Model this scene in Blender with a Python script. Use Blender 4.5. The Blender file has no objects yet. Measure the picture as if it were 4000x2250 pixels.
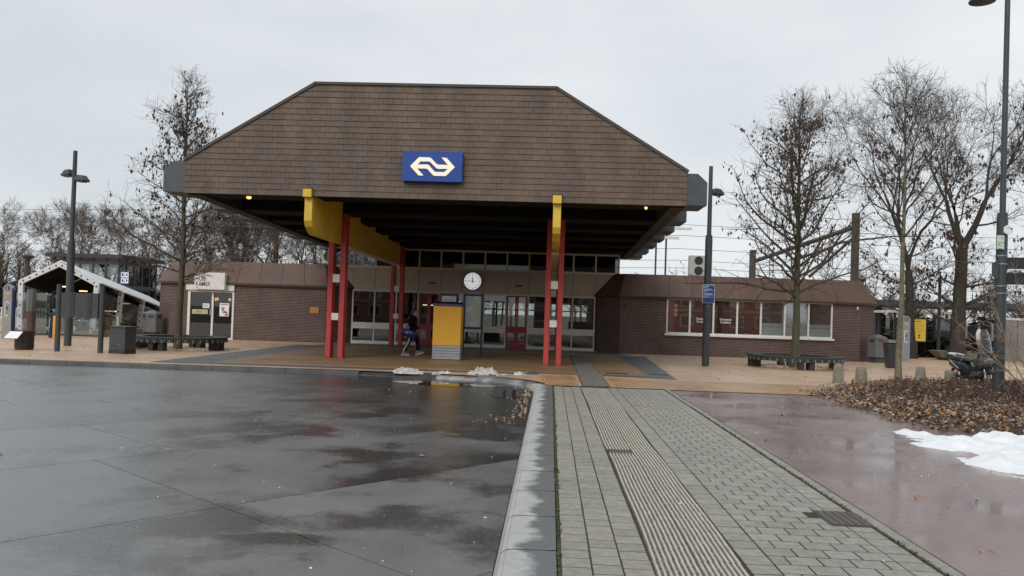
import bpy, bmesh, math, random
import numpy as np
from mathutils import Matrix, Vector, noise as mnoise
R = math.radians
PI = math.pi
scene = bpy.context.scene
COL = scene.collection

# ------------------------------------------------------------------ camera
cam_data = bpy.data.cameras.new('camera')
cam = bpy.data.objects.new('camera', cam_data)
COL.objects.link(cam)
cam.matrix_world = (Matrix.Translation((0, 0, 1.7)) @ Matrix.Rotation(R(2.75), 4, 'Z')
                    @ Matrix.Rotation(R(90.9), 4, 'X') @ Matrix.Rotation(R(1.89), 4, 'Z'))
cam_data.sensor_width = 36
cam_data.lens = 28.8
cam_data.shift_y = 0.01273
cam_data.clip_start = 0.05
cam_data.clip_end = 3000
scene.camera = cam

# ------------------------------------------------------------------ sky, sun, exposure
SUN_EL, SUN_AZ = R(38), R(205)
world = bpy.data.worlds.new('World')
scene.world = world
world.use_nodes = True
wn, wl = world.node_tree.nodes, world.node_tree.links
wn.clear()
w_out = wn.new('ShaderNodeOutputWorld')
w_bg = wn.new('ShaderNodeBackground')
w_bg.inputs['Strength'].default_value = 0.1
w_sky = wn.new('ShaderNodeTexSky')
w_sky.sky_type = 'NISHITA'
w_sky.sun_disc = False
w_sky.sun_elevation = SUN_EL
w_sky.sun_rotation = SUN_AZ
w_tc = wn.new('ShaderNodeTexCoord')
w_map = wn.new('ShaderNodeMapping')
w_map.inputs['Scale'].default_value = (1.0, 1.0, 2.6)
w_map.inputs['Location'].default_value = (1.35, 0.1, 0.55)
w_no = wn.new('ShaderNodeTexNoise')
w_no.inputs['Scale'].default_value = 1.7
w_no.inputs['Detail'].default_value = 6
w_no.inputs['Roughness'].default_value = 0.5
w_ra = wn.new('ShaderNodeValToRGB')
w_ra.color_ramp.elements[0].position = 0.3
w_ra.color_ramp.elements[0].color = (0.58, 0.62, 0.65, 1)
w_ra.color_ramp.elements[1].position = 0.70
w_ra.color_ramp.elements[1].color = (0.815, 0.835, 0.85, 1)
w_mul = wn.new('ShaderNodeVectorMath')
w_mul.operation = 'SCALE'
w_mul.inputs['Scale'].default_value = 9.5
w_mix = wn.new('ShaderNodeMix')
w_mix.data_type = 'RGBA'
w_mix.inputs[0].default_value = 0.95
wl.new(w_tc.outputs['Generated'], w_map.inputs['Vector'])
wl.new(w_map.outputs['Vector'], w_no.inputs['Vector'])
wl.new(w_no.outputs['Fac'], w_ra.inputs['Fac'])
wl.new(w_ra.outputs['Color'], w_mul.inputs[0])
wl.new(w_sky.outputs['Color'], w_mix.inputs[6])
wl.new(w_mul.outputs['Vector'], w_mix.inputs[7])
wl.new(w_mix.outputs[2], w_bg.inputs['Color'])
wl.new(w_bg.outputs['Background'], w_out.inputs['Surface'])

sun_data = bpy.data.lights.new('sun', 'SUN')
sun_data.energy = 1.2
sun_data.angle = R(25)
sun_data.color = (1.0, 0.97, 0.93)
sun = bpy.data.objects.new('sun', sun_data)
COL.objects.link(sun)
# sky azimuth is measured from +Y clockwise; light travels away from that point
sd = Vector((math.sin(SUN_AZ) * math.cos(SUN_EL), math.cos(SUN_AZ) * math.cos(SUN_EL), math.sin(SUN_EL)))
sun.rotation_euler = sd.to_track_quat('Z', 'Y').to_euler()
sun.location = (0, -20, 40)

vs = scene.view_settings
vs.view_transform = 'Standard'
vs.look = 'None'
vs.exposure = 0.30
vs.gamma = 1.0
vs.use_curve_mapping = False
try:
    scene.cycles.use_denoising = True
    scene.cycles.max_bounces = 8
    scene.cycles.transparent_max_bounces = 12
    scene.cycles.caustics_reflective = False
    scene.cycles.caustics_refractive = False
except Exception:
    pass

# ------------------------------------------------------------------ materials
def S(c):
    return tuple(((v / 255 + 0.055) / 1.055) ** 2.4 if v > 10 else v / 255 / 12.92 for v in c)

def pm(name, col, rough=0.6, col2=None, scale=6.0, bump=0.0, bscale=60.0, island=0.0, metal=0.0,
       spec=0.5, detail=5, rough2=None, stretch=(1, 1, 1), emit=None, estr=1.0, alpha_mid=(0.35, 0.65)):
    m = bpy.data.materials.new(name)
    m.use_nodes = True
    n, l = m.node_tree.nodes, m.node_tree.links
    b = n['Principled BSDF']
    b.inputs['Roughness'].default_value = rough
    b.inputs['Metallic'].default_value = metal
    b.inputs['Specular IOR Level'].default_value = spec
    col = tuple(col) + (1,)
    geo = n.new('ShaderNodeNewGeometry')
    mp = n.new('ShaderNodeMapping')
    mp.inputs['Scale'].default_value = stretch
    l.new(geo.outputs['Position'], mp.inputs['Vector'])
    csock = None
    if col2 is not None or rough2 is not None:
        no = n.new('ShaderNodeTexNoise')
        no.inputs['Scale'].default_value = scale
        no.inputs['Detail'].default_value = detail
        no.inputs['Roughness'].default_value = 0.6
        l.new(mp.outputs['Vector'], no.inputs['Vector'])
        mr = n.new('ShaderNodeMapRange')
        mr.inputs['From Min'].default_value = alpha_mid[0]
        mr.inputs['From Max'].default_value = alpha_mid[1]
        l.new(no.outputs['Fac'], mr.inputs['Value'])
        if col2 is not None:
            mx = n.new('ShaderNodeMix')
            mx.data_type = 'RGBA'
            mx.inputs[6].default_value = col
            mx.inputs[7].default_value = tuple(col2) + (1,)
            l.new(mr.outputs['Result'], mx.inputs[0])
            csock = mx.outputs[2]
        if rough2 is not None:
            rr = n.new('ShaderNodeMapRange')
            rr.inputs['To Min'].default_value = rough
            rr.inputs['To Max'].default_value = rough2
            l.new(mr.outputs['Result'], rr.inputs['Value'])
            l.new(rr.outputs['Result'], b.inputs['Roughness'])
    if island > 0:
        oi = n.new('ShaderNodeObjectInfo')
        ad = n.new('ShaderNodeMath')
        ad.operation = 'ADD'
        l.new(geo.outputs['Random Per Island'], ad.inputs[0])
        l.new(oi.outputs['Random'], ad.inputs[1])
        fr = n.new('ShaderNodeMath')
        fr.operation = 'FRACT'
        l.new(ad.outputs[0], fr.inputs[0])
        hv = n.new('ShaderNodeHueSaturation')
        mv = n.new('ShaderNodeMapRange')
        mv.inputs['To Min'].default_value = 1 - island
        mv.inputs['To Max'].default_value = 1 + island
        l.new(fr.outputs[0], mv.inputs['Value'])
        l.new(mv.outputs['Result'], hv.inputs['Value'])
        mh = n.new('ShaderNodeMath')
        mh.operation = 'MULTIPLY_ADD'
        mh.inputs[1].default_value = 7.31
        mh.inputs[2].default_value = 0.37
        l.new(fr.outputs[0], mh.inputs[0])
        f2 = n.new('ShaderNodeMath')
        f2.operation = 'FRACT'
        l.new(mh.outputs[0], f2.inputs[0])
        mh2 = n.new('ShaderNodeMapRange')
        mh2.inputs['To Min'].default_value = 1 - island * 1.2
        mh2.inputs['To Max'].default_value = 1 + island * 1.2
        l.new(f2.outputs[0], mh2.inputs['Value'])
        l.new(mh2.outputs['Result'], hv.inputs['Saturation'])
        if csock is None:
            hv.inputs['Color'].default_value = col
        else:
            l.new(csock, hv.inputs['Color'])
        csock = hv.outputs['Color']
    if csock is None:
        b.inputs['Base Color'].default_value = col
    else:
        l.new(csock, b.inputs['Base Color'])
    if bump > 0:
        nb = n.new('ShaderNodeTexNoise')
        nb.inputs['Scale'].default_value = bscale
        nb.inputs['Detail'].default_value = 4
        l.new(geo.outputs['Position'], nb.inputs['Vector'])
        bp = n.new('ShaderNodeBump')
        bp.inputs['Strength'].default_value = bump
        bp.inputs['Distance'].default_value = 0.02
        l.new(nb.outputs['Fac'], bp.inputs['Height'])
        l.new(bp.outputs['Normal'], b.inputs['Normal'])
    if emit is not None:
        b.inputs['Emission Color'].default_value = tuple(emit) + (1,)
        b.inputs['Emission Strength'].default_value = estr
    return m

def glass_mat(name, tint=(0.85, 0.9, 0.88), rough=0.02, amount=1.0):
    m = bpy.data.materials.new(name)
    m.use_nodes = True
    n, l = m.node_tree.nodes, m.node_tree.links
    n.clear()
    o = n.new('ShaderNodeOutputMaterial')
    tr = n.new('ShaderNodeBsdfTransparent')
    tr.inputs['Color'].default_value = tuple(tint) + (1,)
    gl = n.new('ShaderNodeBsdfGlossy')
    gl.inputs['Roughness'].default_value = rough
    gl.inputs['Color'].default_value = (1, 1, 1, 1)
    fr = n.new('ShaderNodeFresnel')
    fr.inputs['IOR'].default_value = 1.5
    mu = n.new('ShaderNodeMath')
    mu.operation = 'MULTIPLY'
    mu.use_clamp = True
    mu.inputs[1].default_value = 1.8 * amount
    l.new(fr.outputs[0], mu.inputs[0])
    mx = n.new('ShaderNodeMixShader')
    l.new(mu.outputs[0], mx.inputs[0])
    l.new(tr.outputs[0], mx.inputs[1])
    l.new(gl.outputs[0], mx.inputs[2])
    l.new(mx.outputs[0], o.inputs['Surface'])
    return m

M = {}
M['asphalt'] = pm('asphalt', (0.092, 0.094, 0.096), 0.22, (0.140, 0.142, 0.142), 0.55, 0.16, 190, rough2=0.45, stretch=(1, 0.6, 1), island=0.10)
M['asphalt_far'] = pm('asphalt_far', (0.052, 0.054, 0.056), 0.2, (0.08, 0.08, 0.082), 0.5, 0.3, 120, rough2=0.4)
M['joint'] = pm('joint', (0.022, 0.022, 0.020), 0.8)
M['puddle'] = pm('puddle', (0.030, 0.030, 0.029), 0.03, spec=0.6, bump=0.02, bscale=3)
M['damp'] = pm('damp', (0.030, 0.029, 0.027), 0.13, (0.045, 0.043, 0.041), 1.2, 0.12, 60, rough2=0.3)
M['ground'] = pm('ground', (0.11, 0.10, 0.075), 0.9, (0.07, 0.075, 0.045), 0.4)
M['soil'] = pm('soil', (0.055, 0.038, 0.026), 0.95, (0.10, 0.065, 0.042), 7, 0.6, 40)
M['redpath'] = pm('redpath', (0.165, 0.098, 0.090), 0.10, (0.235, 0.160, 0.146), 0.5, 0.14, 150, rough2=0.36)
M['paver'] = pm('paver', (0.235, 0.222, 0.188), 0.62, (0.310, 0.297, 0.258), 12, 0.35, 160, island=0.10, rough2=0.42)
M['paver_moss'] = pm('paver_moss', (0.026, 0.023, 0.015), 0.95, (0.042, 0.040, 0.015), 4)
M['tactile'] = pm('tactile', (0.54, 0.52, 0.44), 0.65, (0.40, 0.385, 0.325), 8, 0.2, 120, island=0.05)
M['tactile_base'] = pm('tactile_base', (0.060, 0.052, 0.032), 0.8, (0.20, 0.18, 0.14), 22, 0.4, 90)
M['band'] = pm('band', (0.30, 0.29, 0.255), 0.7, (0.21, 0.21, 0.16), 5, 0.3, 120, island=0.06)
M['plaza'] = pm('plaza', (0.50, 0.335, 0.205), 0.42, (0.42, 0.26, 0.145), 0.55, 0.25, 90, rough2=0.6)
M['plaza_brick'] = pm('plaza_brick', (0.43, 0.27, 0.145), 0.36, (0.34, 0.20, 0.10), 0.7, 0.3, 90, island=0.13, rough2=0.22)
M['clinker_dark'] = pm('clinker_dark', (0.085, 0.088, 0.098), 0.45, (0.12, 0.12, 0.13), 1.2, 0.3, 90)
M['strip_light'] = pm('strip_light', (0.50, 0.46, 0.40), 0.6, (0.42, 0.38, 0.32), 3)
M['brick'] = pm('brick', (0.100, 0.054, 0.043), 0.75, (0.066, 0.040, 0.035), 0.9, 0.2, 70, island=0.2)
M['mortar'] = pm('mortar', (0.27, 0.225, 0.195), 0.9, (0.19, 0.155, 0.13), 1.3)
M['shingle'] = pm('shingle', (0.156, 0.111, 0.081), 0.75, (0.110, 0.082, 0.063), 1.5, 0.25, 60, island=0.09, stretch=(1, 1, 0.3))
M['sheath'] = pm('sheath', (0.035, 0.028, 0.024), 0.9)
M['verge'] = pm('verge', (0.075, 0.062, 0.052), 0.7)
M['mansard'] = pm('mansard', (0.118, 0.064, 0.042), 0.6, (0.088, 0.050, 0.035), 1.3, 0.1, 40, island=0.06)
M['mansard_dark'] = pm('mansard_dark', (0.055, 0.036, 0.030), 0.7)
M['roof_felt'] = pm('roof_felt', (0.06, 0.06, 0.058), 0.9)
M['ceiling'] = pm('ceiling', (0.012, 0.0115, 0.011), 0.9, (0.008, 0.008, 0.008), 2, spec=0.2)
M['fascia'] = pm('fascia', (0.045, 0.040, 0.035), 0.8, (0.032, 0.029, 0.026), 2)
M['greybox'] = pm('greybox', (0.078, 0.088, 0.098), 0.5, (0.060, 0.068, 0.076), 2.5)
M['yellow'] = pm('yellow', (0.78, 0.535, 0.055), 0.5, (0.64, 0.43, 0.045), 1.6, 0.1, 40, rough2=0.7)
M['red'] = pm('red', (0.52, 0.058, 0.054), 0.45, (0.40, 0.045, 0.042), 2.2, 0.1, 40, rough2=0.65, stretch=(1, 1, 0.35))
M['white'] = pm('white', (0.78, 0.77, 0.73), 0.45, (0.66, 0.65, 0.61), 4)
M['offwhite'] = pm('offwhite', (0.76, 0.74, 0.68), 0.5, (0.66, 0.64, 0.58), 3)
M['frame'] = pm('frame', (0.70, 0.67, 0.59), 0.5, (0.60, 0.57, 0.50), 3)
M['cream'] = pm('cream', (0.74, 0.67, 0.53), 0.5)
M['beige'] = pm('beige', (0.52, 0.46, 0.355), 0.6, (0.46, 0.405, 0.31), 2.5)
M['doorred'] = pm('doorred', (0.36, 0.020, 0.026), 0.4, (0.30, 0.017, 0.022), 3)
M['glass'] = glass_mat('glass', (0.62, 0.66, 0.64))
M['glass_dark'] = glass_mat('glass_dark', (0.20, 0.20, 0.17))
M['glass_clear'] = glass_mat('glass_clear', (0.86, 0.90, 0.90))
M['glass_upper'] = glass_mat('glass_upper', (0.35, 0.36, 0.36), amount=0.6)
M['pane_brown'] = pm('pane_brown', (0.045, 0.028, 0.022), 0.025, (0.028, 0.019, 0.016), 0.9, spec=1.0)
M['pane_brown'].node_tree.nodes['Principled BSDF'].inputs['IOR'].default_value = 2.3
M['pane_brown'].node_tree.nodes['Principled BSDF'].inputs['Specular Tint'].default_value = (1.0, 0.86, 0.80, 1)
M['pane_grey'] = pm('pane_grey', (0.040, 0.048, 0.043), 0.025, (0.028, 0.034, 0.031), 0.9, spec=1.0)
M['pane_grey'].node_tree.nodes['Principled BSDF'].inputs['IOR'].default_value = 2.1
M['frosted'] = pm('frosted', (0.20, 0.23, 0.225), 0.25, (0.16, 0.185, 0.18), 2, spec=0.6)
M['pink'] = pm('pink', (0.55, 0.33, 0.27), 0.6)
M['interior'] = pm('interior', (0.085, 0.075, 0.060), 0.8, (0.06, 0.055, 0.045), 1.0)
M['interior_floor'] = pm('interior_floor', (0.10, 0.095, 0.085), 0.35)
M['interior_green'] = pm('interior_green', (0.095, 0.095, 0.035), 0.7, (0.05, 0.055, 0.03), 1.1)
M['black'] = pm('black', (0.016, 0.016, 0.017), 0.5)
M['blackmetal'] = pm('blackmetal', (0.028, 0.030, 0.032), 0.42, (0.038, 0.04, 0.042), 5)
M['anthracite'] = pm('anthracite', (0.050, 0.056, 0.060), 0.45, (0.040, 0.045, 0.048), 4)
M['anthracite_dark'] = pm('anthracite_dark', (0.024, 0.027, 0.029), 0.5)
M['post'] = pm('post', (0.050, 0.062, 0.068), 0.45, (0.040, 0.050, 0.054), 3)
M['steel'] = pm('steel', (0.34, 0.34, 0.33), 0.38, (0.29, 0.29, 0.285), 4, metal=0.6)
M['galv'] = pm('galv', (0.40, 0.42, 0.43), 0.5, (0.32, 0.34, 0.35), 4, metal=0.3)
M['bingrey'] = pm('bingrey', (0.165, 0.170, 0.175), 0.4, (0.13, 0.135, 0.14), 3, metal=0.3)
M['blue'] = pm('blue', (0.018, 0.062, 0.30), 0.35, (0.015, 0.052, 0.26), 3)
M['nsblue'] = pm('nsblue', (0.010, 0.055, 0.30), 0.35, (0.012, 0.065, 0.33), 4)
M['navy'] = pm('navy', (0.012, 0.016, 0.085), 0.4)
M['cream_light'] = pm('cream_light', (0.86, 0.78, 0.62), 0.5, emit=(1.0, 0.88, 0.68), estr=0.25)
M['orange'] = pm('orange', (0.82, 0.43, 0.035), 0.4, (0.78, 0.40, 0.033), 2)
M['noticeyellow'] = pm('noticeyellow', (0.66, 0.47, 0.06), 0.5)
M['plaque'] = pm('plaque', (0.52, 0.22, 0.065), 0.5, (0.46, 0.19, 0.055), 8)
M['dial'] = pm('dial', (0.80, 0.81, 0.82), 0.5, emit=(0.9, 0.95, 1.0), estr=0.42)
M['paper'] = pm('paper', (0.80, 0.81, 0.82), 0.5)
M['map'] = pm('map', (0.62, 0.66, 0.60), 0.4, (0.50, 0.56, 0.50), 4)
M['mapgreen'] = pm('mapgreen', (0.10, 0.35, 0.22), 0.5)
M['signwhite'] = pm('signwhite', (0.80, 0.82, 0.80), 0.4)
M['signgreen'] = pm('signgreen', (0.55, 0.68, 0.55), 0.4)
M['ink'] = pm('ink', (0.02, 0.02, 0.02), 0.6)
M['wood_dark'] = pm('wood_dark', (0.040, 0.046, 0.038), 0.6, (0.028, 0.032, 0.026), 9, 0.3, 60, island=0.15)
M['concrete_dark'] = pm('concrete_dark', (0.035, 0.034, 0.031), 0.85, (0.050, 0.048, 0.042), 8)
M['bollard'] = pm('bollard', (0.30, 0.275, 0.215), 0.9, (0.17, 0.158, 0.125), 28, 0.9, 60)
M['bark_green'] = pm('bark_green', (0.095, 0.088, 0.050), 0.9, (0.060, 0.054, 0.035), 7, 0.5, 40, stretch=(1, 1, 0.4))
M['bark_dark'] = pm('bark_dark', (0.052, 0.044, 0.034), 0.95, (0.030, 0.026, 0.021), 7, 0.6, 30, stretch=(1, 1, 0.3))
M['bark_pale'] = pm('bark_pale', (0.205, 0.185, 0.125), 0.85, (0.10, 0.092, 0.062), 6, 0.4, 40, stretch=(1, 1, 1.6))
M['bark_bg'] = pm('bark_bg', (0.075, 0.060, 0.048), 0.95, (0.050, 0.041, 0.034), 2)
M['twig'] = pm('twig', (0.085, 0.068, 0.054), 0.9)
M['twig_dark'] = pm('twig_dark', (0.070, 0.058, 0.049), 0.9)
M['twig_bg'] = pm('twig_bg', (0.100, 0.080, 0.065), 0.95)
M['twig_tan'] = pm('twig_tan', (0.30, 0.22, 0.155), 0.85)
M['leaf'] = pm('leaf', (0.085, 0.050, 0.036), 0.8, island=0.5)
M['leaf_red'] = pm('leaf_red', (0.080, 0.040, 0.030), 0.8, island=0.5)
M['litter'] = pm('litter', (0.270, 0.178, 0.120), 0.75, island=0.6)
M['wetleaf'] = pm('wetleaf', (0.085, 0.048, 0.032), 0.45, island=0.6)
M['cover'] = pm('cover', (0.080, 0.048, 0.036), 0.9, island=0.45)
M['hedge'] = pm('hedge', (0.022, 0.020, 0.015), 0.95, island=0.4)
M['evergreen'] = pm('evergreen', (0.035, 0.055, 0.028), 0.9, island=0.4)
M['snow'] = pm('snow', (0.80, 0.82, 0.84), 0.7, (0.72, 0.74, 0.76), 6, 0.5, 25)
M['snow_dirty'] = pm('snow_dirty', (0.62, 0.61, 0.58), 0.8, (0.34, 0.31, 0.27), 5, 0.6, 18)
M['iron'] = pm('iron', (0.075, 0.065, 0.055), 0.55, (0.11, 0.075, 0.05), 9, 0.5, 60)
M['whitepaint'] = pm('whitepaint', (0.70, 0.71, 0.72), 0.35, (0.60, 0.61, 0.62), 3)
M['pole_brown'] = pm('pole_brown', (0.10, 0.085, 0.07), 0.8, (0.07, 0.062, 0.052), 3)
M['lampglow'] = pm('lampglow', (0.9, 0.7, 0.4), 0.4, emit=(1.0, 0.52, 0.15), estr=1.9)
M['warmglow'] = pm('warmglow', (0.9, 0.8, 0.5), 0.4, emit=(1.0, 0.70, 0.22), estr=11)
M['tubeglow'] = pm('tubeglow', (0.9, 0.8, 0.6), 0.4, emit=(1.0, 0.72, 0.40), estr=2)
M['acwhite'] = pm('acwhite', (0.50, 0.49, 0.45), 0.5, (0.43, 0.42, 0.39), 3)
M['skin'] = pm('skin', (0.42, 0.24, 0.17), 0.5)
M['jacket'] = pm('jacket', (0.004, 0.0045, 0.006), 0.85, spec=0.2)
M['trouser'] = pm('trouser', (0.005, 0.006, 0.010), 0.85, spec=0.2)
M['hair'] = pm('hair', (0.060, 0.040, 0.024), 0.6)
M['bagblue'] = pm('bagblue', (0.012, 0.022, 0.16), 0.5, (0.010, 0.018, 0.12), 6)
M['shoe'] = pm('shoe', (0.20, 0.20, 0.20), 0.6)
M['tyre'] = pm('tyre', (0.018, 0.018, 0.018), 0.8)
M['scooter'] = pm('scooter', (0.028, 0.030, 0.036), 0.25)
M['seat'] = pm('seat', (0.040, 0.046, 0.056), 0.45)
M['apron'] = pm('apron', (0.10, 0.097, 0.088), 0.3, (0.035, 0.034, 0.031), 11, 0.6, 12)
M['chrome'] = pm('chrome', (0.6, 0.6, 0.6), 0.2, metal=0.9)
M['housebrick'] = pm('housebrick', (0.33, 0.155, 0.115), 0.8, (0.26, 0.125, 0.095), 3)
M['rooftile'] = pm('rooftile', (0.12, 0.06, 0.045), 0.7)
M['wallgrey'] = pm('wallgrey', (0.27, 0.27, 0.27), 0.8, (0.21, 0.21, 0.21), 1.5)
M['wire'] = pm('wire', (0.10, 0.10, 0.10), 0.6)
M['far_canopy'] = pm('far_canopy', (0.11, 0.115, 0.115), 0.6)

def kerb_mat():
    m = pm('kerb', (0.36, 0.365, 0.355), 0.6, (0.43, 0.43, 0.42), 6, 0.3, 120)
    n, l = m.node_tree.nodes, m.node_tree.links
    b = n['Principled BSDF']
    geo = n.new('ShaderNodeNewGeometry')
    sx = n.new('ShaderNodeSeparateXYZ')
    l.new(geo.outputs['Position'], sx.inputs[0])
    mp = n.new('ShaderNodeMapping')
    mp.inputs['Scale'].default_value = (1.6, 2.0, 1)
    l.new(geo.outputs['Position'], mp.inputs['Vector'])
    no = n.new('ShaderNodeTexNoise')
    no.inputs['Scale'].default_value = 1.3
    no.inputs['Detail'].default_value = 7
    no.inputs['Roughness'].default_value = 0.65
    l.new(mp.outputs['Vector'], no.inputs['Vector'])
    ad = n.new('ShaderNodeMath')
    ad.operation = 'MULTIPLY_ADD'
    ad.inputs[1].default_value = 0.62
    l.new(no.outputs['Fac'], ad.inputs[0])
    l.new(sx.outputs['X'], ad.inputs[2])
    mr = n.new('ShaderNodeMapRange')
    mr.inputs['From Min'].default_value = 0.15
    mr.inputs['From Max'].default_value = 0.25
    l.new(ad.outputs[0], mr.inputs['Value'])
    old = b.inputs['Base Color'].links[0].from_socket
    mx = n.new('ShaderNodeMix')
    mx.data_type = 'RGBA'
    l.new(mr.outputs['Result'], mx.inputs[0])
    l.new(old, mx.inputs[6])
    mx.inputs[7].default_value = (0.140, 0.150, 0.152, 1)
    l.new(mx.outputs[2], b.inputs['Base Color'])
    r2 = n.new('ShaderNodeMapRange')
    r2.inputs['To Min'].default_value = 0.65
    r2.inputs['To Max'].default_value = 0.32
    l.new(mr.outputs['Result'], r2.inputs['Value'])
    l.new(r2.outputs['Result'], b.inputs['Roughness'])
    return m
M['kerb'] = kerb_mat()
M['kerb_damp'] = pm('kerb_damp', (0.13, 0.135, 0.135), 0.35, (0.29, 0.29, 0.285), 2.6, 0.2, 90, alpha_mid=(0.42, 0.58))
M['kerb_dark'] = pm('kerb_dark', (0.040, 0.041, 0.042), 0.5, (0.075, 0.075, 0.074), 3, 0.3, 90, island=0.12)

def brick_paving_mat(name, c1, c2, cm, rough=0.45):
    m = pm(name, c1, rough, c2, 0.6, 0.0, 60, rough2=rough * 1.4)
    n, l = m.node_tree.nodes, m.node_tree.links
    b = n['Principled BSDF']
    old = b.inputs['Base Color'].links[0].from_socket
    geo = n.new('ShaderNodeNewGeometry')
    br = n.new('ShaderNodeTexBrick')
    br.inputs['Scale'].default_value = 1.0
    br.inputs['Brick Width'].default_value = 0.21
    br.inputs['Row Height'].default_value = 0.105
    br.inputs['Mortar Size'].default_value = 0.006
    br.inputs['Color1'].default_value = (0.82, 0.82, 0.82, 1)
    br.inputs['Color2'].default_value = (1.12, 1.08, 1.02, 1)
    br.inputs['Mortar'].default_value = (0.4, 0.38, 0.36, 1)
    l.new(geo.outputs['Position'], br.inputs['Vector'])
    mu = n.new('ShaderNodeMix')
    mu.data_type = 'RGBA'
    mu.blend_type = 'MULTIPLY'
    mu.inputs[0].default_value = 1.0
    l.new(old, mu.inputs[6])
    l.new(br.outputs['Color'], mu.inputs[7])
    l.new(mu.outputs[2], b.inputs['Base Color'])
    return m
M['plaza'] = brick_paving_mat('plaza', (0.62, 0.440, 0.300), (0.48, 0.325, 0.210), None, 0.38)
M['canopy_brick_shaded'] = brick_paving_mat('canopy_brick_shaded', (0.30, 0.190, 0.100), (0.23, 0.142, 0.072), None, 0.45)  # yellow-brown brick, its colour darkened further for the shade under the canopy
M['clinker_dark'] = brick_paving_mat('clinker_dark', (0.095, 0.099, 0.110), (0.13, 0.132, 0.14), None, 0.42)

# ------------------------------------------------------------------ geometry helpers
OFF = {}

def rot_z(x, y, a):
    return x * math.cos(a) - y * math.sin(a), x * math.sin(a) + y * math.cos(a)

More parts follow.
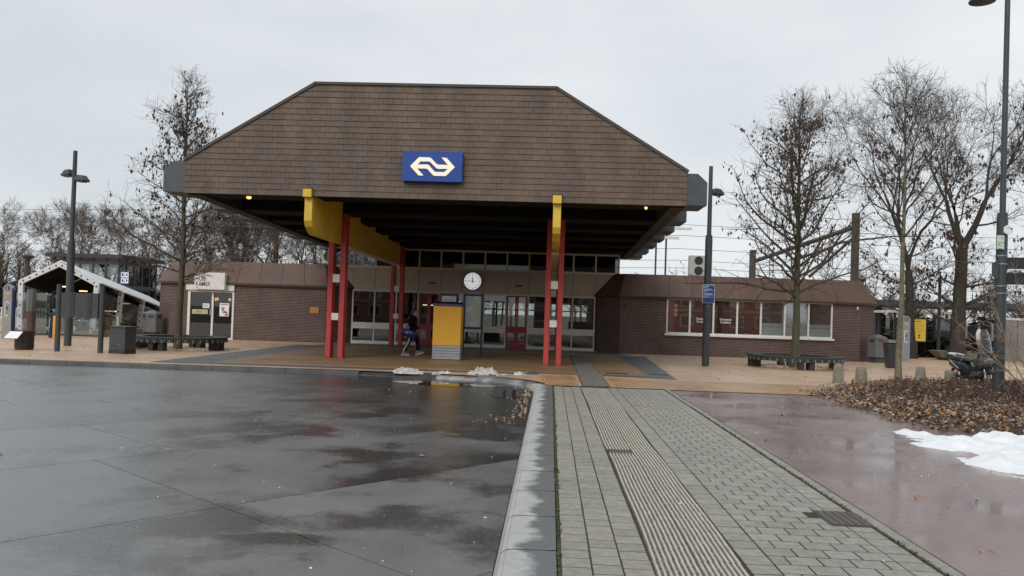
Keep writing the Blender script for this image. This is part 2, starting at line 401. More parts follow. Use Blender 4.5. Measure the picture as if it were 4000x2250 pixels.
class MB:
    def __init__(self):
        self.v, self.f = [], []
    def add(self, vs, fs):
        k = len(self.v)
        self.v.extend(vs)
        self.f.extend([tuple(i + k for i in q) for q in fs])
        return self
    def box(self, x0, x1, y0, y1, z0, z1):
        return self.add([(x0, y0, z0), (x1, y0, z0), (x1, y1, z0), (x0, y1, z0),
                         (x0, y0, z1), (x1, y0, z1), (x1, y1, z1), (x0, y1, z1)],
                        [(0, 3, 2, 1), (4, 5, 6, 7), (0, 1, 5, 4), (1, 2, 6, 5), (2, 3, 7, 6), (3, 0, 4, 7)])
    def obox(self, c, size, a=0.0):
        hx, hy, hz = size[0] / 2, size[1] / 2, size[2] / 2
        vs = []
        for z in (-hz, hz):
            for x, y in ((-hx, -hy), (hx, -hy), (hx, hy), (-hx, hy)):
                rx, ry = rot_z(x, y, a)
                vs.append((c[0] + rx, c[1] + ry, c[2] + z))
        return self.add(vs, [(0, 3, 2, 1), (4, 5, 6, 7), (0, 1, 5, 4), (1, 2, 6, 5), (2, 3, 7, 6), (3, 0, 4, 7)])
    def prism(self, poly, axis, a0, a1):
        n = len(poly)
        def P(p, a):
            return {'x': (a, p[0], p[1]), 'y': (p[0], a, p[1]), 'z': (p[0], p[1], a)}[axis]
        vs = [P(p, a0) for p in poly] + [P(p, a1) for p in poly]
        fs = [tuple(range(n)), tuple(range(2 * n - 1, n - 1, -1))]
        fs += [(i, i + n, (i + 1) % n + n, (i + 1) % n) for i in range(n)]
        return self.add(vs, fs)
    def tube(self, pts, rads, n=6, cap=True):
        rings = []
        k = len(pts)
        for i in range(k):
            p = pts[i]
            a = pts[max(0, i - 1)]
            b = pts[min(k - 1, i + 1)]
            dx, dy, dz = b[0] - a[0], b[1] - a[1], b[2] - a[2]
            L = math.sqrt(dx * dx + dy * dy + dz * dz) or 1.0
            dx, dy, dz = dx / L, dy / L, dz / L
            if abs(dz) < 0.9:
                ux, uy, uz = -dy, dx, 0.0
            else:
                ux, uy, uz = 0.0, -dz, dy
                if abs(dz) > 0.9:
                    ux, uy, uz = dz, 0.0, -dx
            L = math.sqrt(ux * ux + uy * uy + uz * uz) or 1.0
            ux, uy, uz = ux / L, uy / L, uz / L
            wx, wy, wz = dy * uz - dz * uy, dz * ux - dx * uz, dx * uy - dy * ux
            r = rads[i]
            ring = []
            for j in range(n):
                t = 2 * PI * j / n
                c, s = math.cos(t) * r, math.sin(t) * r
                ring.append((p[0] + ux * c + wx * s, p[1] + uy * c + wy * s, p[2] + uz * c + wz * s))
            rings.append(ring)
        base = len(self.v)
        for r in rings:
            self.v.extend(r)
        for i in range(k - 1):
            for j in range(n):
                a = base + i * n + j
                b = base + i * n + (j + 1) % n
                self.f.append((a, b, b + n, a + n))
        if cap:
            self.f.append(tuple(base + j for j in range(n - 1, -1, -1)))
            self.f.append(tuple(base + (k - 1) * n + j for j in range(n)))
        return self
    def cyl(self, p0, p1, r0, r1=None, n=12):
        return self.tube([p0, p1], [r0, r0 if r1 is None else r1], n)
    def lathe(self, c, prof, n=16, sx=1.0, sy=1.0):
        k = len(prof)
        base = len(self.v)
        for r, z in prof:
            for j in range(n):
                t = 2 * PI * j / n
                self.v.append((c[0] + r * sx * math.cos(t), c[1] + r * sy * math.sin(t), c[2] + z))
        for i in range(k - 1):
            for j in range(n):
                a = base + i * n + j
                b = base + i * n + (j + 1) % n
                self.f.append((a, b, b + n, a + n))
        self.f.append(tuple(base + j for j in range(n - 1, -1, -1)))
        self.f.append(tuple(base + (k - 1) * n + j for j in range(n)))
        return self
    def mesh(self, name, off=(0, 0, 0), mat=None, smooth=False, bevel=0.0):
        me = bpy.data.meshes.new(name)
        vs = np.array(self.v, dtype=np.float64).reshape(-1, 3) - np.array(off)
        me.from_pydata(vs.tolist(), [], self.f)
        if bevel > 0:
            bm = bmesh.new()
            bm.from_mesh(me)
            bmesh.ops.recalc_face_normals(bm, faces=bm.faces)
            bmesh.ops.bevel(bm, geom=list(bm.edges), offset=bevel, segments=1, affect='EDGES', profile=0.5, clamp_overlap=True)
            bm.to_mesh(me)
            bm.free()
        if mat is not None:
            me.materials.append(mat)
        if smooth:
            me.shade_smooth()
            try:
                me.set_sharp_from_angle(angle=R(40))
            except Exception:
                pass
        me.update()
        return me
    def build(self, name, mat, parent=None, smooth=False, local=False, bevel=0.0):
        off = (0, 0, 0) if (parent is None or local) else OFF[parent.name]
        me = self.mesh(name, off, M[mat] if isinstance(mat, str) else mat, smooth, bevel)
        return link(name, me, parent)

def link(name, me, parent=None, loc=None, rz=0.0, scale=None):
    o = bpy.data.objects.new(name, me)
    COL.objects.link(o)
    if parent is not None:
        o.parent = parent
        OFF[o.name] = OFF[parent.name]
    else:
        OFF[o.name] = (0, 0, 0)
    if loc is not None:
        f = OFF[parent.name] if parent is not None else (0, 0, 0)
        o.location = (loc[0] - f[0], loc[1] - f[1], loc[2] - f[2])
    if rz:
        o.rotation_euler.z = rz
    if scale is not None:
        o.scale = scale
    return o

def tag(o, label=None, cat=None, group=None, kind=None):
    if label:
        o['label'] = label
    if cat:
        o['category'] = cat
    if group:
        o['group'] = group
    if kind:
        o['kind'] = kind
    return o

def thing(name, loc, label, cat, group=None, rz=0.0):
    o = bpy.data.objects.new(name, None)
    COL.objects.link(o)
    o.empty_display_size = 0.2
    o.location = loc
    o.rotation_euler.z = rz
    OFF[o.name] = tuple(loc)
    return tag(o, label, cat, group)

def copy_tree(o, loc=None, label=None, rz=None, scale=None):
    c = o.copy()
    COL.objects.link(c)
    if loc is not None:
        c.location = loc
    if rz is not None:
        c.rotation_euler.z = rz
    if scale is not None:
        c.scale = scale
    if label:
        c['label'] = label
    OFF[c.name] = tuple(c.location)
    for ch in o.children:
        d = ch.copy()
        COL.objects.link(d)
        d.parent = c
        for g in ch.children:
            e = g.copy()
            COL.objects.link(e)
            e.parent = d
    return c

def struct(name, mb, mat, **kw):
    o = mb.build(name, mat, **kw)
    o['kind'] = 'structure'
    return o

def sheet(name, poly, z, mat):
    mb = MB()
    mb.add([(p[0], p[1], z) for p in poly], [tuple(range(len(poly)))])
    o = struct(name, mb, mat)
    return o

def pieces(name, stuff_name, mesh, items, parent, limit=300, mat=None):
    """items: (x, y, z, rz, sx, sy, sz); the first `limit` are objects, the rest one joined part"""
    for it in items[:limit]:
        link(name, mesh, parent, it[:3], it[3], it[4:7])
    rest = items[limit:]
    if not rest:
        return
    nv = len(mesh.vertices)
    co = np.empty(nv * 3)
    mesh.vertices.foreach_get('co', co)
    co = co.reshape(-1, 3)
    faces = [tuple(p.vertices) for p in mesh.polygons]
    V, F = [], []
    for i, it in enumerate(rest):
        c, s = math.cos(it[3]), math.sin(it[3])
        q = co * np.array(it[4:7])
        x = q[:, 0] * c - q[:, 1] * s + it[0]
        y = q[:, 0] * s + q[:, 1] * c + it[1]
        V.append(np.stack([x, y, q[:, 2] + it[2]], 1))
        F.extend([tuple(k + i * nv for k in f) for f in faces])
    mb = MB()
    mb.v = np.concatenate(V).tolist()
    mb.f = F
    o = mb.build(stuff_name, mat or mesh.materials[0], parent)
    o['kind'] = 'stuff'
    return o

def clip(poly, convex):
    """Sutherland-Hodgman; convex is counter-clockwise"""
    out = poly
    n = len(convex)
    for i in range(n):
        a, b = convex[i], convex[(i + 1) % n]
        inp, out = out, []
        if not inp:
            return []
        def side(p):
            return (b[0] - a[0]) * (p[1] - a[1]) - (b[1] - a[1]) * (p[0] - a[0])
        for j in range(len(inp)):
            p, q = inp[j], inp[(j + 1) % len(inp)]
            sp, sq = side(p), side(q)
            if sp >= 0:
                out.append(p)
            if (sp >= 0) != (sq >= 0):
                t = sp / (sp - sq)
                out.append((p[0] + t * (q[0] - p[0]), p[1] + t * (q[1] - p[1])))
    return out

def text_mb(s, width=None, height=None, bold=0.0, extrude=0.0):
    cu = bpy.data.curves.new('t', 'FONT')
    cu.body = s
    cu.offset = bold
    cu.extrude = extrude
    cu.resolution_u = 3
    ob = bpy.data.objects.new('t', cu)
    COL.objects.link(ob)
    dg = bpy.context.evaluated_depsgraph_get()
    dg.update()
    me = bpy.data.meshes.new_from_object(ob.evaluated_get(dg))
    vs = np.array([tuple(v.co) for v in me.vertices]) if len(me.vertices) else np.zeros((0, 3))
    fs = [tuple(p.vertices) for p in me.polygons]
    bpy.data.objects.remove(ob)
    bpy.data.curves.remove(cu)
    bpy.data.meshes.remove(me)
    mn, mxx = vs.min(0), vs.max(0)
    vs = vs - np.array([mn[0], mn[1], 0])
    w, h = mxx[0] - mn[0], mxx[1] - mn[1]
    kx = width / w if width else (height / h)
    ky = height / h if height else kx
    vs[:, 0] *= kx
    vs[:, 1] *= ky
    return vs, fs

def text_part(name, s, x, y, z, mat, parent, width=None, height=None, bold=0.0, local=False, tilt=0.0):
    """flat lettering facing -Y with its lower left corner at x, z"""
    vs, fs = text_mb(s, width, height, bold)
    c, sn = math.cos(tilt), math.sin(tilt)
    mb = MB()
    mb.add([(x + v[0] * c - v[1] * sn, y, z + v[0] * sn + v[1] * c) for v in vs], fs)
    return mb.build(name, mat, parent, local=local)

def curve_fill(loops, thick):
    cu = bpy.data.curves.new('c', 'CURVE')
    cu.dimensions = '2D'
    cu.fill_mode = 'BOTH'
    cu.extrude = thick / 2
    for lp in loops:
        sp = cu.splines.new('POLY')
        sp.points.add(len(lp) - 1)
        for i, p in enumerate(lp):
            sp.points[i].co = (p[0], p[1], 0, 1)
        sp.use_cyclic_u = True
    ob = bpy.data.objects.new('c', cu)
    COL.objects.link(ob)
    dg = bpy.context.evaluated_depsgraph_get()
    dg.update()
    me = bpy.data.meshes.new_from_object(ob.evaluated_get(dg))
    vs = [tuple(v.co) for v in me.vertices]
    fs = [tuple(p.vertices) for p in me.polygons]
    bpy.data.objects.remove(ob)
    bpy.data.curves.remove(cu)
    bpy.data.meshes.remove(me)
    return vs, fs

def skin_mb(verts, edges, radii, root=0, sub=2):
    me = bpy.data.meshes.new('sk')
    me.from_pydata(verts, edges, [])
    ob = bpy.data.objects.new('sk', me)
    COL.objects.link(ob)
    ob.modifiers.new('s', 'SKIN')
    if not me.skin_vertices:
        raise RuntimeError('no skin layer')
    for i, r in enumerate(radii):
        sv = me.skin_vertices[0].data[i]
        sv.radius = (r, r) if not isinstance(r, tuple) else r
        sv.use_root = (i == root)
    md = ob.modifiers.new('u', 'SUBSURF')
    md.levels = sub
    md.render_levels = sub
    dg = bpy.context.evaluated_depsgraph_get()
    dg.update()
    m2 = bpy.data.meshes.new_from_object(ob.evaluated_get(dg))
    mb = MB()
    mb.v = [tuple(v.co) for v in m2.vertices]
    mb.f = [tuple(p.vertices) for p in m2.polygons]
    bpy.data.objects.remove(ob)
    bpy.data.meshes.remove(me)
    bpy.data.meshes.remove(m2)
    return mb

def inside(poly, x, y):
    c = False
    n = len(poly)
    j = n - 1
    for i in range(n):
        xi, yi = poly[i]
        xj, yj = poly[j]
        if (yi > y) != (yj > y) and x < (xj - xi) * (y - yi) / (yj - yi) + xi:
            c = not c
        j = i
    return c

def edge_dist(poly, x, y):
    best = 1e9
    n = len(poly)
    for i in range(n):
        ax, ay = poly[i]
        bx, by = poly[(i + 1) % n]
        dx, dy = bx - ax, by - ay
        t = max(0, min(1, ((x - ax) * dx + (y - ay) * dy) / (dx * dx + dy * dy + 1e-9)))
        best = min(best, math.hypot(x - ax - t * dx, y - ay - t * dy))
    return best

def mound(poly, h, z0, step, nscale, ramp, seed=0.0, rag=0.25, sink=0.03):
    """a lumpy heap filling poly with a ragged outline"""
    xs = [p[0] for p in poly]
    ys = [p[1] for p in poly]
    nx = int((max(xs) - min(xs)) / step) + 3
    ny = int((max(ys) - min(ys)) / step) + 3
    mb = MB()
    idx = {}
    H = {}
    for i in range(nx):
        for j in range(ny):
            x, y = min(xs) - step + i * step, min(ys) - step + j * step
            d = edge_dist(poly, x, y)
            if not inside(poly, x, y):
                d = -d
            nz = mnoise.noise(Vector((x * nscale, y * nscale, seed)))
            n2 = mnoise.noise(Vector((x * nscale * 3.1, y * nscale * 3.1, seed + 4)))
            n3 = mnoise.noise(Vector((x * nscale * 8.1, y * nscale * 8.1, seed + 9)))
            d += rag * (nz + 0.5 * n2)
            t = max(0.0, min(1.0, d / ramp))
            t = t * t * (3 - 2 * t)
            z = h * t * (0.75 + 0.6 * nz + 0.35 * n2 + 0.18 * n3) if t > 0 else -sink
            H[i, j] = (x, y, z0 + (z if t > 0 else -sink))
    for i in range(nx - 1):
        for j in range(ny - 1):
            q = [(i, j), (i + 1, j), (i + 1, j + 1), (i, j + 1)]
            if max(H[k][2] for k in q) > z0:
                f = []
                for k in q:
                    if k not in idx:
                        idx[k] = len(mb.v)
                        mb.v.append(H[k])
                    f.append(idx[k])
                mb.f.append(tuple(f))
    return mb

# ------------------------------------------------------------------ ground, road, pavement
def wet_asphalt():
    m = M['asphalt']
    n, l = m.node_tree.nodes, m.node_tree.links
    b = n['Principled BSDF']
    geo = n.new('ShaderNodeNewGeometry')
    def math_(op, a, b_=None, c=None):
        k = n.new('ShaderNodeMath')
        k.operation = op
        for i, v in enumerate((a, b_, c)):
            if v is None:
                continue
            if isinstance(v, (int, float)):
                k.inputs[i].default_value = v
            else:
                l.new(v, k.inputs[i])
        return k.outputs[0]
    def mrange(v, a, c, d=0.0, e=1.0):
        k = n.new('ShaderNodeMapRange')
        k.interpolation_type = 'SMOOTHSTEP'
        k.inputs['From Min'].default_value = a
        k.inputs['From Max'].default_value = c
        k.inputs['To Min'].default_value = d
        k.inputs['To Max'].default_value = e
        l.new(v, k.inputs['Value'])
        return k.outputs['Result']
    sx = n.new('ShaderNodeSeparateXYZ')
    l.new(geo.outputs['Position'], sx.inputs[0])
    X, Y = sx.outputs['X'], sx.outputs['Y']
    no = n.new('ShaderNodeTexNoise')
    no.inputs['Scale'].default_value = 0.9
    no.inputs['Detail'].default_value = 6
    no.inputs['Roughness'].default_value = 0.6
    l.new(geo.outputs['Position'], no.inputs['Vector'])
    N = no.outputs['Fac']
    w = math_('ADD', math_('MULTIPLY', X, 0.77), math_('MULTIPLY', Y, -0.64))
    def streak(off, width, x0, x1):
        a = math_('ADD', w, off)
        s = mrange(math_('ADD', a, math_('MULTIPLY', N, 0.8)), -width + 0.3, 0.35)
        s = math_('MULTIPLY', s, math_('LESS_THAN', a, 0.0))
        return math_('MULTIPLY', s, mrange(math_('ADD', X, math_('MULTIPLY', N, 2.0)), x0 + 1, x1 + 1))
    s1 = math_('MULTIPLY', streak(6.87, 1.3, -2.9, -1.6), mrange(N, 0.36, 0.58, 0.35, 1.0))
    s2 = math_('MULTIPLY', streak(9.25, 1.6, -2.8, -1.6), 0.8)
    s3 = mrange(math_('ADD', math_('ADD', math_('MULTIPLY', Y, 0.25), math_('MULTIPLY', X, 0.30)), math_('MULTIPLY', N, 2.6)), 3.3, 5.2)
    no5 = n.new('ShaderNodeTexNoise')
    no5.inputs['Scale'].default_value = 0.55
    no5.inputs['Detail'].default_value = 7
    no5.inputs['Roughness'].default_value = 0.62
    l.new(geo.outputs['Position'], no5.inputs['Vector'])
    s4 = math_('MULTIPLY', mrange(no5.outputs['Fac'], 0.47, 0.60), mrange(X, -9.0, -2.5, 0.35, 1.0))
    ex = math_('MULTIPLY', math_('ADD', X, 2.05), 1.3)
    ey = math_('MULTIPLY', math_('ADD', Y, -6.35), 5.5)
    s6 = mrange(math_('ADD', math_('ADD', math_('MULTIPLY', ex, ex), math_('MULTIPLY', ey, ey)), math_('MULTIPLY', math_('ADD', N, -0.5), 5.0)), 1.2, 0.15)
    s2 = math_('MAXIMUM', s2, s6)
    tot = math_('MAXIMUM', math_('MAXIMUM', s1, s2), math_('MAXIMUM', math_('MULTIPLY', s3, 0.85), math_('MULTIPLY', s4, 0.85)))
    old = b.inputs['Base Color'].links[0].from_socket
    mx = n.new('ShaderNodeMix')
    mx.data_type = 'RGBA'
    l.new(tot, mx.inputs[0])
    l.new(old, mx.inputs[6])
    mx.inputs[7].default_value = (0.020, 0.0185, 0.0165, 1)
    # a smooth water film lies over the damp parts
    cr1 = n.new('ShaderNodeMapRange')
    cr1.inputs['To Min'].default_value = 0.40
    cr1.inputs['To Max'].default_value = 0.23
    l.new(tot, cr1.inputs['Value'])
    l.new(cr1.outputs['Result'], b.inputs['Coat Roughness'])
    oldr = b.inputs['Roughness'].links[0].from_socket
    mr_ = n.new('ShaderNodeMix')
    mr_.data_type = 'FLOAT'
    l.new(tot, mr_.inputs[0])
    l.new(oldr, mr_.inputs[2])
    mr_.inputs[3].default_value = 0.16
    l.new(mr_.outputs[0], b.inputs['Roughness'])
    # fine light grit
    gr = n.new('ShaderNodeTexNoise')
    gr.inputs['Scale'].default_value = 140
    gr.inputs['Detail'].default_value = 2
    l.new(geo.outputs['Position'], gr.inputs['Vector'])
    gr2 = n.new('ShaderNodeTexNoise')
    gr2.inputs['Scale'].default_value = 38
    gr2.inputs['Detail'].default_value = 3
    l.new(geo.outputs['Position'], gr2.inputs['Vector'])
    g = math_('MULTIPLY', math_('ADD', mrange(gr.outputs['Fac'], 0.56, 0.70), math_('MULTIPLY', mrange(gr2.outputs['Fac'], 0.52, 0.68), 0.8)), 0.26)
    m2 = n.new('ShaderNodeMix')
    m2.data_type = 'RGBA'
    l.new(g, m2.inputs[0])
    l.new(mx.outputs[2], m2.inputs[6])
    m2.inputs[7].default_value = (0.30, 0.29, 0.27, 1)
    l.new(m2.outputs[2], b.inputs['Base Color'])
wet_asphalt()
for nm, cw, cr_ in (('asphalt', 0.55, 0.40), ('redpath', 0.6, 0.24)):
    b_ = M[nm].node_tree.nodes['Principled BSDF']
    b_.inputs['Coat Weight'].default_value = cw
    b_.inputs['Coat Roughness'].default_value = cr_
    b_.inputs['Coat IOR'].default_value = 1.38
nt_ = M['redpath'].node_tree
b_ = nt_.nodes['Principled BSDF']
no_ = nt_.nodes.new('ShaderNodeTexNoise')
no_.inputs['Scale'].default_value = 0.6
no_.inputs['Detail'].default_value = 6
ge_ = nt_.nodes.new('ShaderNodeNewGeometry')
nt_.links.new(ge_.outputs['Position'], no_.inputs['Vector'])
mm_ = nt_.nodes.new('ShaderNodeMapRange')
mm_.interpolation_type = 'SMOOTHSTEP'
mm_.inputs['From Min'].default_value = 0.42
mm_.inputs['From Max'].default_value = 0.62
mm_.inputs['To Min'].default_value = 0.32
mm_.inputs['To Max'].default_value = 0.07
nt_.links.new(no_.outputs['Fac'], mm_.inputs['Value'])
nt_.links.new(mm_.outputs['Result'], b_.inputs['Coat Roughness'])

sheet('ground', [(-1500, -600), (1500, -600), (1500, 2400), (-1500, 2400)], -0.30, 'ground')
sheet('road', [(-70, -40), (-0.34, -40), (-0.34, 19.4), (-0.6, 20.9), (-1.8, 22.1), (-5.3, 22.45), (-70, 20.0)], -0.150, 'joint')
ROAD = bpy.data.objects['road']
sheet('plaza', [(0.1, 19.9), (70, 20.1), (70, 90), (-70, 90), (-70, 20.2), (-15, 21.95), (-5.3, 22.42), (-2.9, 22.3), (-1.6, 22.0),
                (-0.75, 21.3), (-0.25, 20.5), (0.0, 19.9)], 0.0, 'plaza')
sheet('cycle_path', [(2.86, -40), (40, -40), (40, 20.02), (2.86, 20.02)], -0.012, 'redpath')
sheet('pavement_bed', [(0.05, -40), (2.92, -40), (2.92, 19.9), (0.05, 19.9)], -0.0012, 'paver_moss')

# concrete road slabs with open joints
RP = [(-46, 1.5), (-0.352, 1.5), (-0.352, 19.3), (-0.52, 20.45), (-1.0, 21.22), (-1.75, 21.77), (-2.9, 22.0), (-5.3, 22.2), (-15, 21.75), (-46, 20.35)]
dux, duy = 0.64, 0.77
dwx, dwy = 0.77, -0.64
slabs = []
for kw in range(-13, 4):
    w0, w1 = -6.87 + 2.9 * kw, -6.87 + 2.9 * (kw + 1)
    for ku in range(-9, 7):
        sh = 0.0 if kw in (-1, 0) else (2.3 if kw % 2 else 0.9)
        u0, u1 = 3.73 + 5.4 * ku + sh, 3.73 + 5.4 * (ku + 1) + sh
        g = 0.0055
        q = [(w0 + g, u0 + g), (w1 - g, u0 + g), (w1 - g, u1 - g), (w0 + g, u1 - g)]
        poly = [(a * dwx + c * dux, a * dwy + c * duy) for a, c in q]
        poly = clip(poly, RP)
        if len(poly) >= 3:
            ar = 0.5 * abs(sum(poly[i][0] * poly[(i + 1) % len(poly)][1] - poly[(i + 1) % len(poly)][0] * poly[i][1] for i in range(len(poly))))
            if ar > 0.05:
                slabs.append(poly)
for p in slabs:
    mb = MB().prism(p, 'z', -0.20, -0.12)
    mb.build('road_slab', 'asphalt', ROAD)

# kerbs: swept stones
KERB = thing('kerb', (0, 12, 0), None, None)
KERB['kind'] = 'structure'
def kerb_stone(parent, a, b, na, nb, prof, mat, name='kerb_stone', bev=0.008):
    """a,b: road-edge points; na,nb: unit normals towards the pavement; prof: (s, z)"""
    mb = MB()
    n = len(prof)
    vs = [(a[0] + na[0] * s, a[1] + na[1] * s, z) for s, z in prof] + [(b[0] + nb[0] * s, b[1] + nb[1] * s, z) for s, z in prof]
    fs = [tuple(range(n)), tuple(range(2 * n - 1, n - 1, -1))] + [(i, i + n, (i + 1) % n + n, (i + 1) % n) for i in range(n)]
    mb.add(vs, fs)
    return mb.build(name, mat, parent, bevel=bev)
prof_r = [(-0.03, -0.35), (0.0, -0.12), (0.035, -0.035), (0.075, -0.008), (0.13, 0.0), (0.445, 0.0), (0.445, -0.35)]
y = 1.96
while y < 18.9:
    kerb_stone(KERB, (-0.345, y + 0.006), (-0.345, y + 0.994), (1, 0), (1, 0), prof_r, 'kerb')
    y += 1.0
arc = [(-0.345, 18.965), (-0.36, 19.6), (-0.46, 20.2), (-0.68, 20.75), (-1.02, 21.2), (-1.45, 21.55), (-1.95, 21.78), (-2.55, 21.92), (-3.05, 21.98)]
def normals(path):
    out = []
    for i in range(len(path)):
        a, b = path[max(0, i - 1)], path[min(len(path) - 1, i + 1)]
        dx, dy = b[0] - a[0], b[1] - a[1]
        L = math.hypot(dx, dy)
        out.append((dy / L, -dx / L))
    return out
core = MB()
pc = [(s_ + (0.0012 if s_ < 0.4 else 0.0), z_ - 0.0012) for s_, z_ in prof_r]
nk_ = len(pc)
core.add([(-0.345 + s_, 1.9, z_) for s_, z_ in pc] + [(-0.345 + s_, 18.96, z_) for s_, z_ in pc], [(i, i + nk_, (i + 1) % nk_ + nk_, (i + 1) % nk_) for i in range(nk_)])
core.build('joint_bed', 'joint', KERB)
nn = normals(arc)
for i in range(len(arc) - 1):
    h = 0.0 if i < 6 else -0.03
    pr = [(s, z + (h if z > -0.2 else 0)) for s, z in prof_r]
    kerb_stone(KERB, arc[i], arc[i + 1], nn[i], nn[i + 1], pr, 'kerb' if i < 2 else 'kerb_damp')
prof_l = [(-0.02, -0.35), (0.0, -0.12), (0.02, -0.02), (0.05, 0.002), (0.30, 0.002), (0.30, -0.35)]
prof_low = [(-0.02, -0.35), (0.0, -0.105), (0.05, -0.095), (0.40, 0.002), (0.46, 0.002), (0.46, -0.35)]
KERB2 = thing('kerb', (-15, 22, 0), None, None)
KERB2['kind'] = 'structure'
path = [(-3.06, 21.985), (-4.1, 22.10), (-5.2, 22.20)]
x = -5.2
while x > -46:
    x -= 1.0
    path.append((x, 22.20 + (x + 5.2) * 0.0465 if x > -15 else 21.744 + (x + 15) * 0.0455))
nl = normals(path)
for i in range(len(path) - 1):
    kerb_stone(KERB2, path[i], path[i + 1], nl[i], nl[i + 1], prof_low if i < 2 else prof_l, 'kerb_dark')

# standing water along the kerb and a few wet spots
def blob(name, c, rx, ry, z, mat, seed, n=40, a=0.0):
    poly = []
    for i in range(n):
        t = 2 * PI * i / n
        k = 1 + 0.45 * mnoise.noise(Vector((math.cos(t) * 1.3 + seed, math.sin(t) * 1.3, seed)))
        x, y = rot_z(math.cos(t) * rx * k, math.sin(t) * ry * k, a)
        poly.append((c[0] + x, c[1] + y))
    return sheet(name, poly, z, mat)
blob('water', (-2.55, 20.55), 1.35, 0.55, -0.1155, 'puddle', 2.1)
blob('water', (-0.95, 18.6), 0.4, 1.0, -0.1155, 'puddle', 7.9)

# pavement pieces
PAVE = thing('pavement', (1.5, 10, 0), None, None)
PAVE['kind'] = 'structure'
rng = random.Random(7)
pv = MB().box(-0.0985, 0.0985, -0.0955, 0.0955, -0.03, 0.0).mesh('paver', mat=M['paver'], bevel=0.002)
items = []
def add_col(xc, ph, y0=3.6, y1=19.78, st=0.2075, w=1.0):
    y = y0 + ph
    while y + st * 0.5 < y1:
        items.append((xc + rng.uniform(-0.0015, 0.0015), y, rng.uniform(0.0002, 0.0025), rng.uniform(-0.009, 0.009), w, 1, 1))
        y += st
for xc, ph in ((0.228, 0.02), (0.438, 0.10), (0.648, 0.04)):
    add_col(xc, ph)
add_col(1.518, 0.06)
add_col(2.652, 0.09)
y = 3.6
k = 0
while y < 19.7:
    x0 = 1.624
    off = -0.1075 if k % 2 else 0.0
    for c in range(5 if k % 2 else 4):
        a = x0 + off + c * 0.2315
        b = a + 0.2315
        a, b = max(a, x0), min(b, 2.549)
        if b - a > 0.03:
            items.append(((a + b) / 2, y + 0.1, rng.uniform(0.0002, 0.0025), rng.uniform(-0.008, 0.008), (b - a - 0.014) / 0.197, 1, 1))
    y += 0.2075
    k += 1
# leave the hole for the manhole lid and the small service lid
def in_hole(it):
    return (2.40 < it[0] < 2.80 and 7.05 < it[1] < 7.62)
items = [it for it in items if not in_hole(it)]
near = sorted([it for it in items if it[1] > 4.9], key=lambda t: t[1])
before = [it for it in items if it[1] <= 4.9]
pieces('paver', 'pavers', pv, near + before, PAVE)

tt = MB().box(-0.147, 0.147, -0.147, 0.147, -0.03, -0.003)
nbase = len(tt.f)
for i in range(8):
    x = -0.147 + 0.0184 + i * 0.0368
    tt.add([(x - 0.0085, -0.146, -0.004), (x + 0.0085, -0.146, -0.004), (x + 0.0085, 0.146, -0.004), (x - 0.0085, 0.146, -0.004),
            (x - 0.0055, -0.143, 0.006), (x + 0.0055, -0.143, 0.006), (x + 0.0055, 0.143, 0.006), (x - 0.0055, 0.143, 0.006)],
           [(4, 5, 6, 7), (0, 1, 5, 4), (1, 2, 6, 5), (2, 3, 7, 6), (3, 0, 4, 7)])
ttm = tt.mesh('tactile_tile', mat=M['tactile_base'])
ttm.materials.append(M['tactile'])
for i, p in enumerate(ttm.polygons):
    p.material_index = 1 if i >= nbase else 0
y = 4.2
tiles = []
while y < 19.65:
    dx = 0.010 * math.sin(y * 0.8 + 1.0) + 0.006 * math.sin(y * 2.1)
    for c in (0, 1):
        xx = 0.925 + c * 0.317 + dx
        tiles.append((xx, y, rng.uniform(0.003, 0.006), rng.uniform(-0.006, 0.006) - 0.009 * math.cos(y * 0.8 + 1.0)))
    y += 0.2985
for t in tiles:
    if 0.78 < t[0] < 1.08 and 10.28 < t[1] < 10.55:
        continue
    link('tactile_tile', ttm, PAVE, t[:3], t[3], (1.062, 1, 1))
ttd = ttm.copy()
ttd.materials[1] = pm('tactile_dark', (0.27, 0.265, 0.235), 0.65, (0.17, 0.165, 0.145), 5)  # darker, greyer ribs for the plaza strip
TACT = thing('plaza_guide_strip', (1.15, 28, 0.004), None, None)
TACT['kind'] = 'structure'
sheet('guide_strip_bed', [(0.80, 19.98), (1.52, 19.98), (1.60, 35.7), (0.82, 35.7)], 0.004, 'tactile_base')
y = 20.15
while y < 35.6:
    if not (23.75 < y < 24.0):
        for c in (0, 1):
            link('tactile_tile', ttd, TACT, (0.995 + c * 0.302 + (y - 20) * 0.003, y, 0.031), 0.0)
    y += 0.2985
sheet('guide_strip_bar', [(0.82, 23.72), (1.52, 23.72), (1.52, 23.98), (0.82, 23.98)], 0.012, 'tactile')

bandm = MB()
bd = MB().box(-0.05, 0.05, -0.497, 0.497, -0.1, 0.012).mesh('edging', mat=M['band'], bevel=0.006)
y = 2.5
while y < 19.6:
    link('edging_block', bd, PAVE, (2.835 + rng.uniform(-0.004, 0.004), y, rng.uniform(-0.002, 0.002)), rng.uniform(-0.006, 0.006))
    y += 1.0

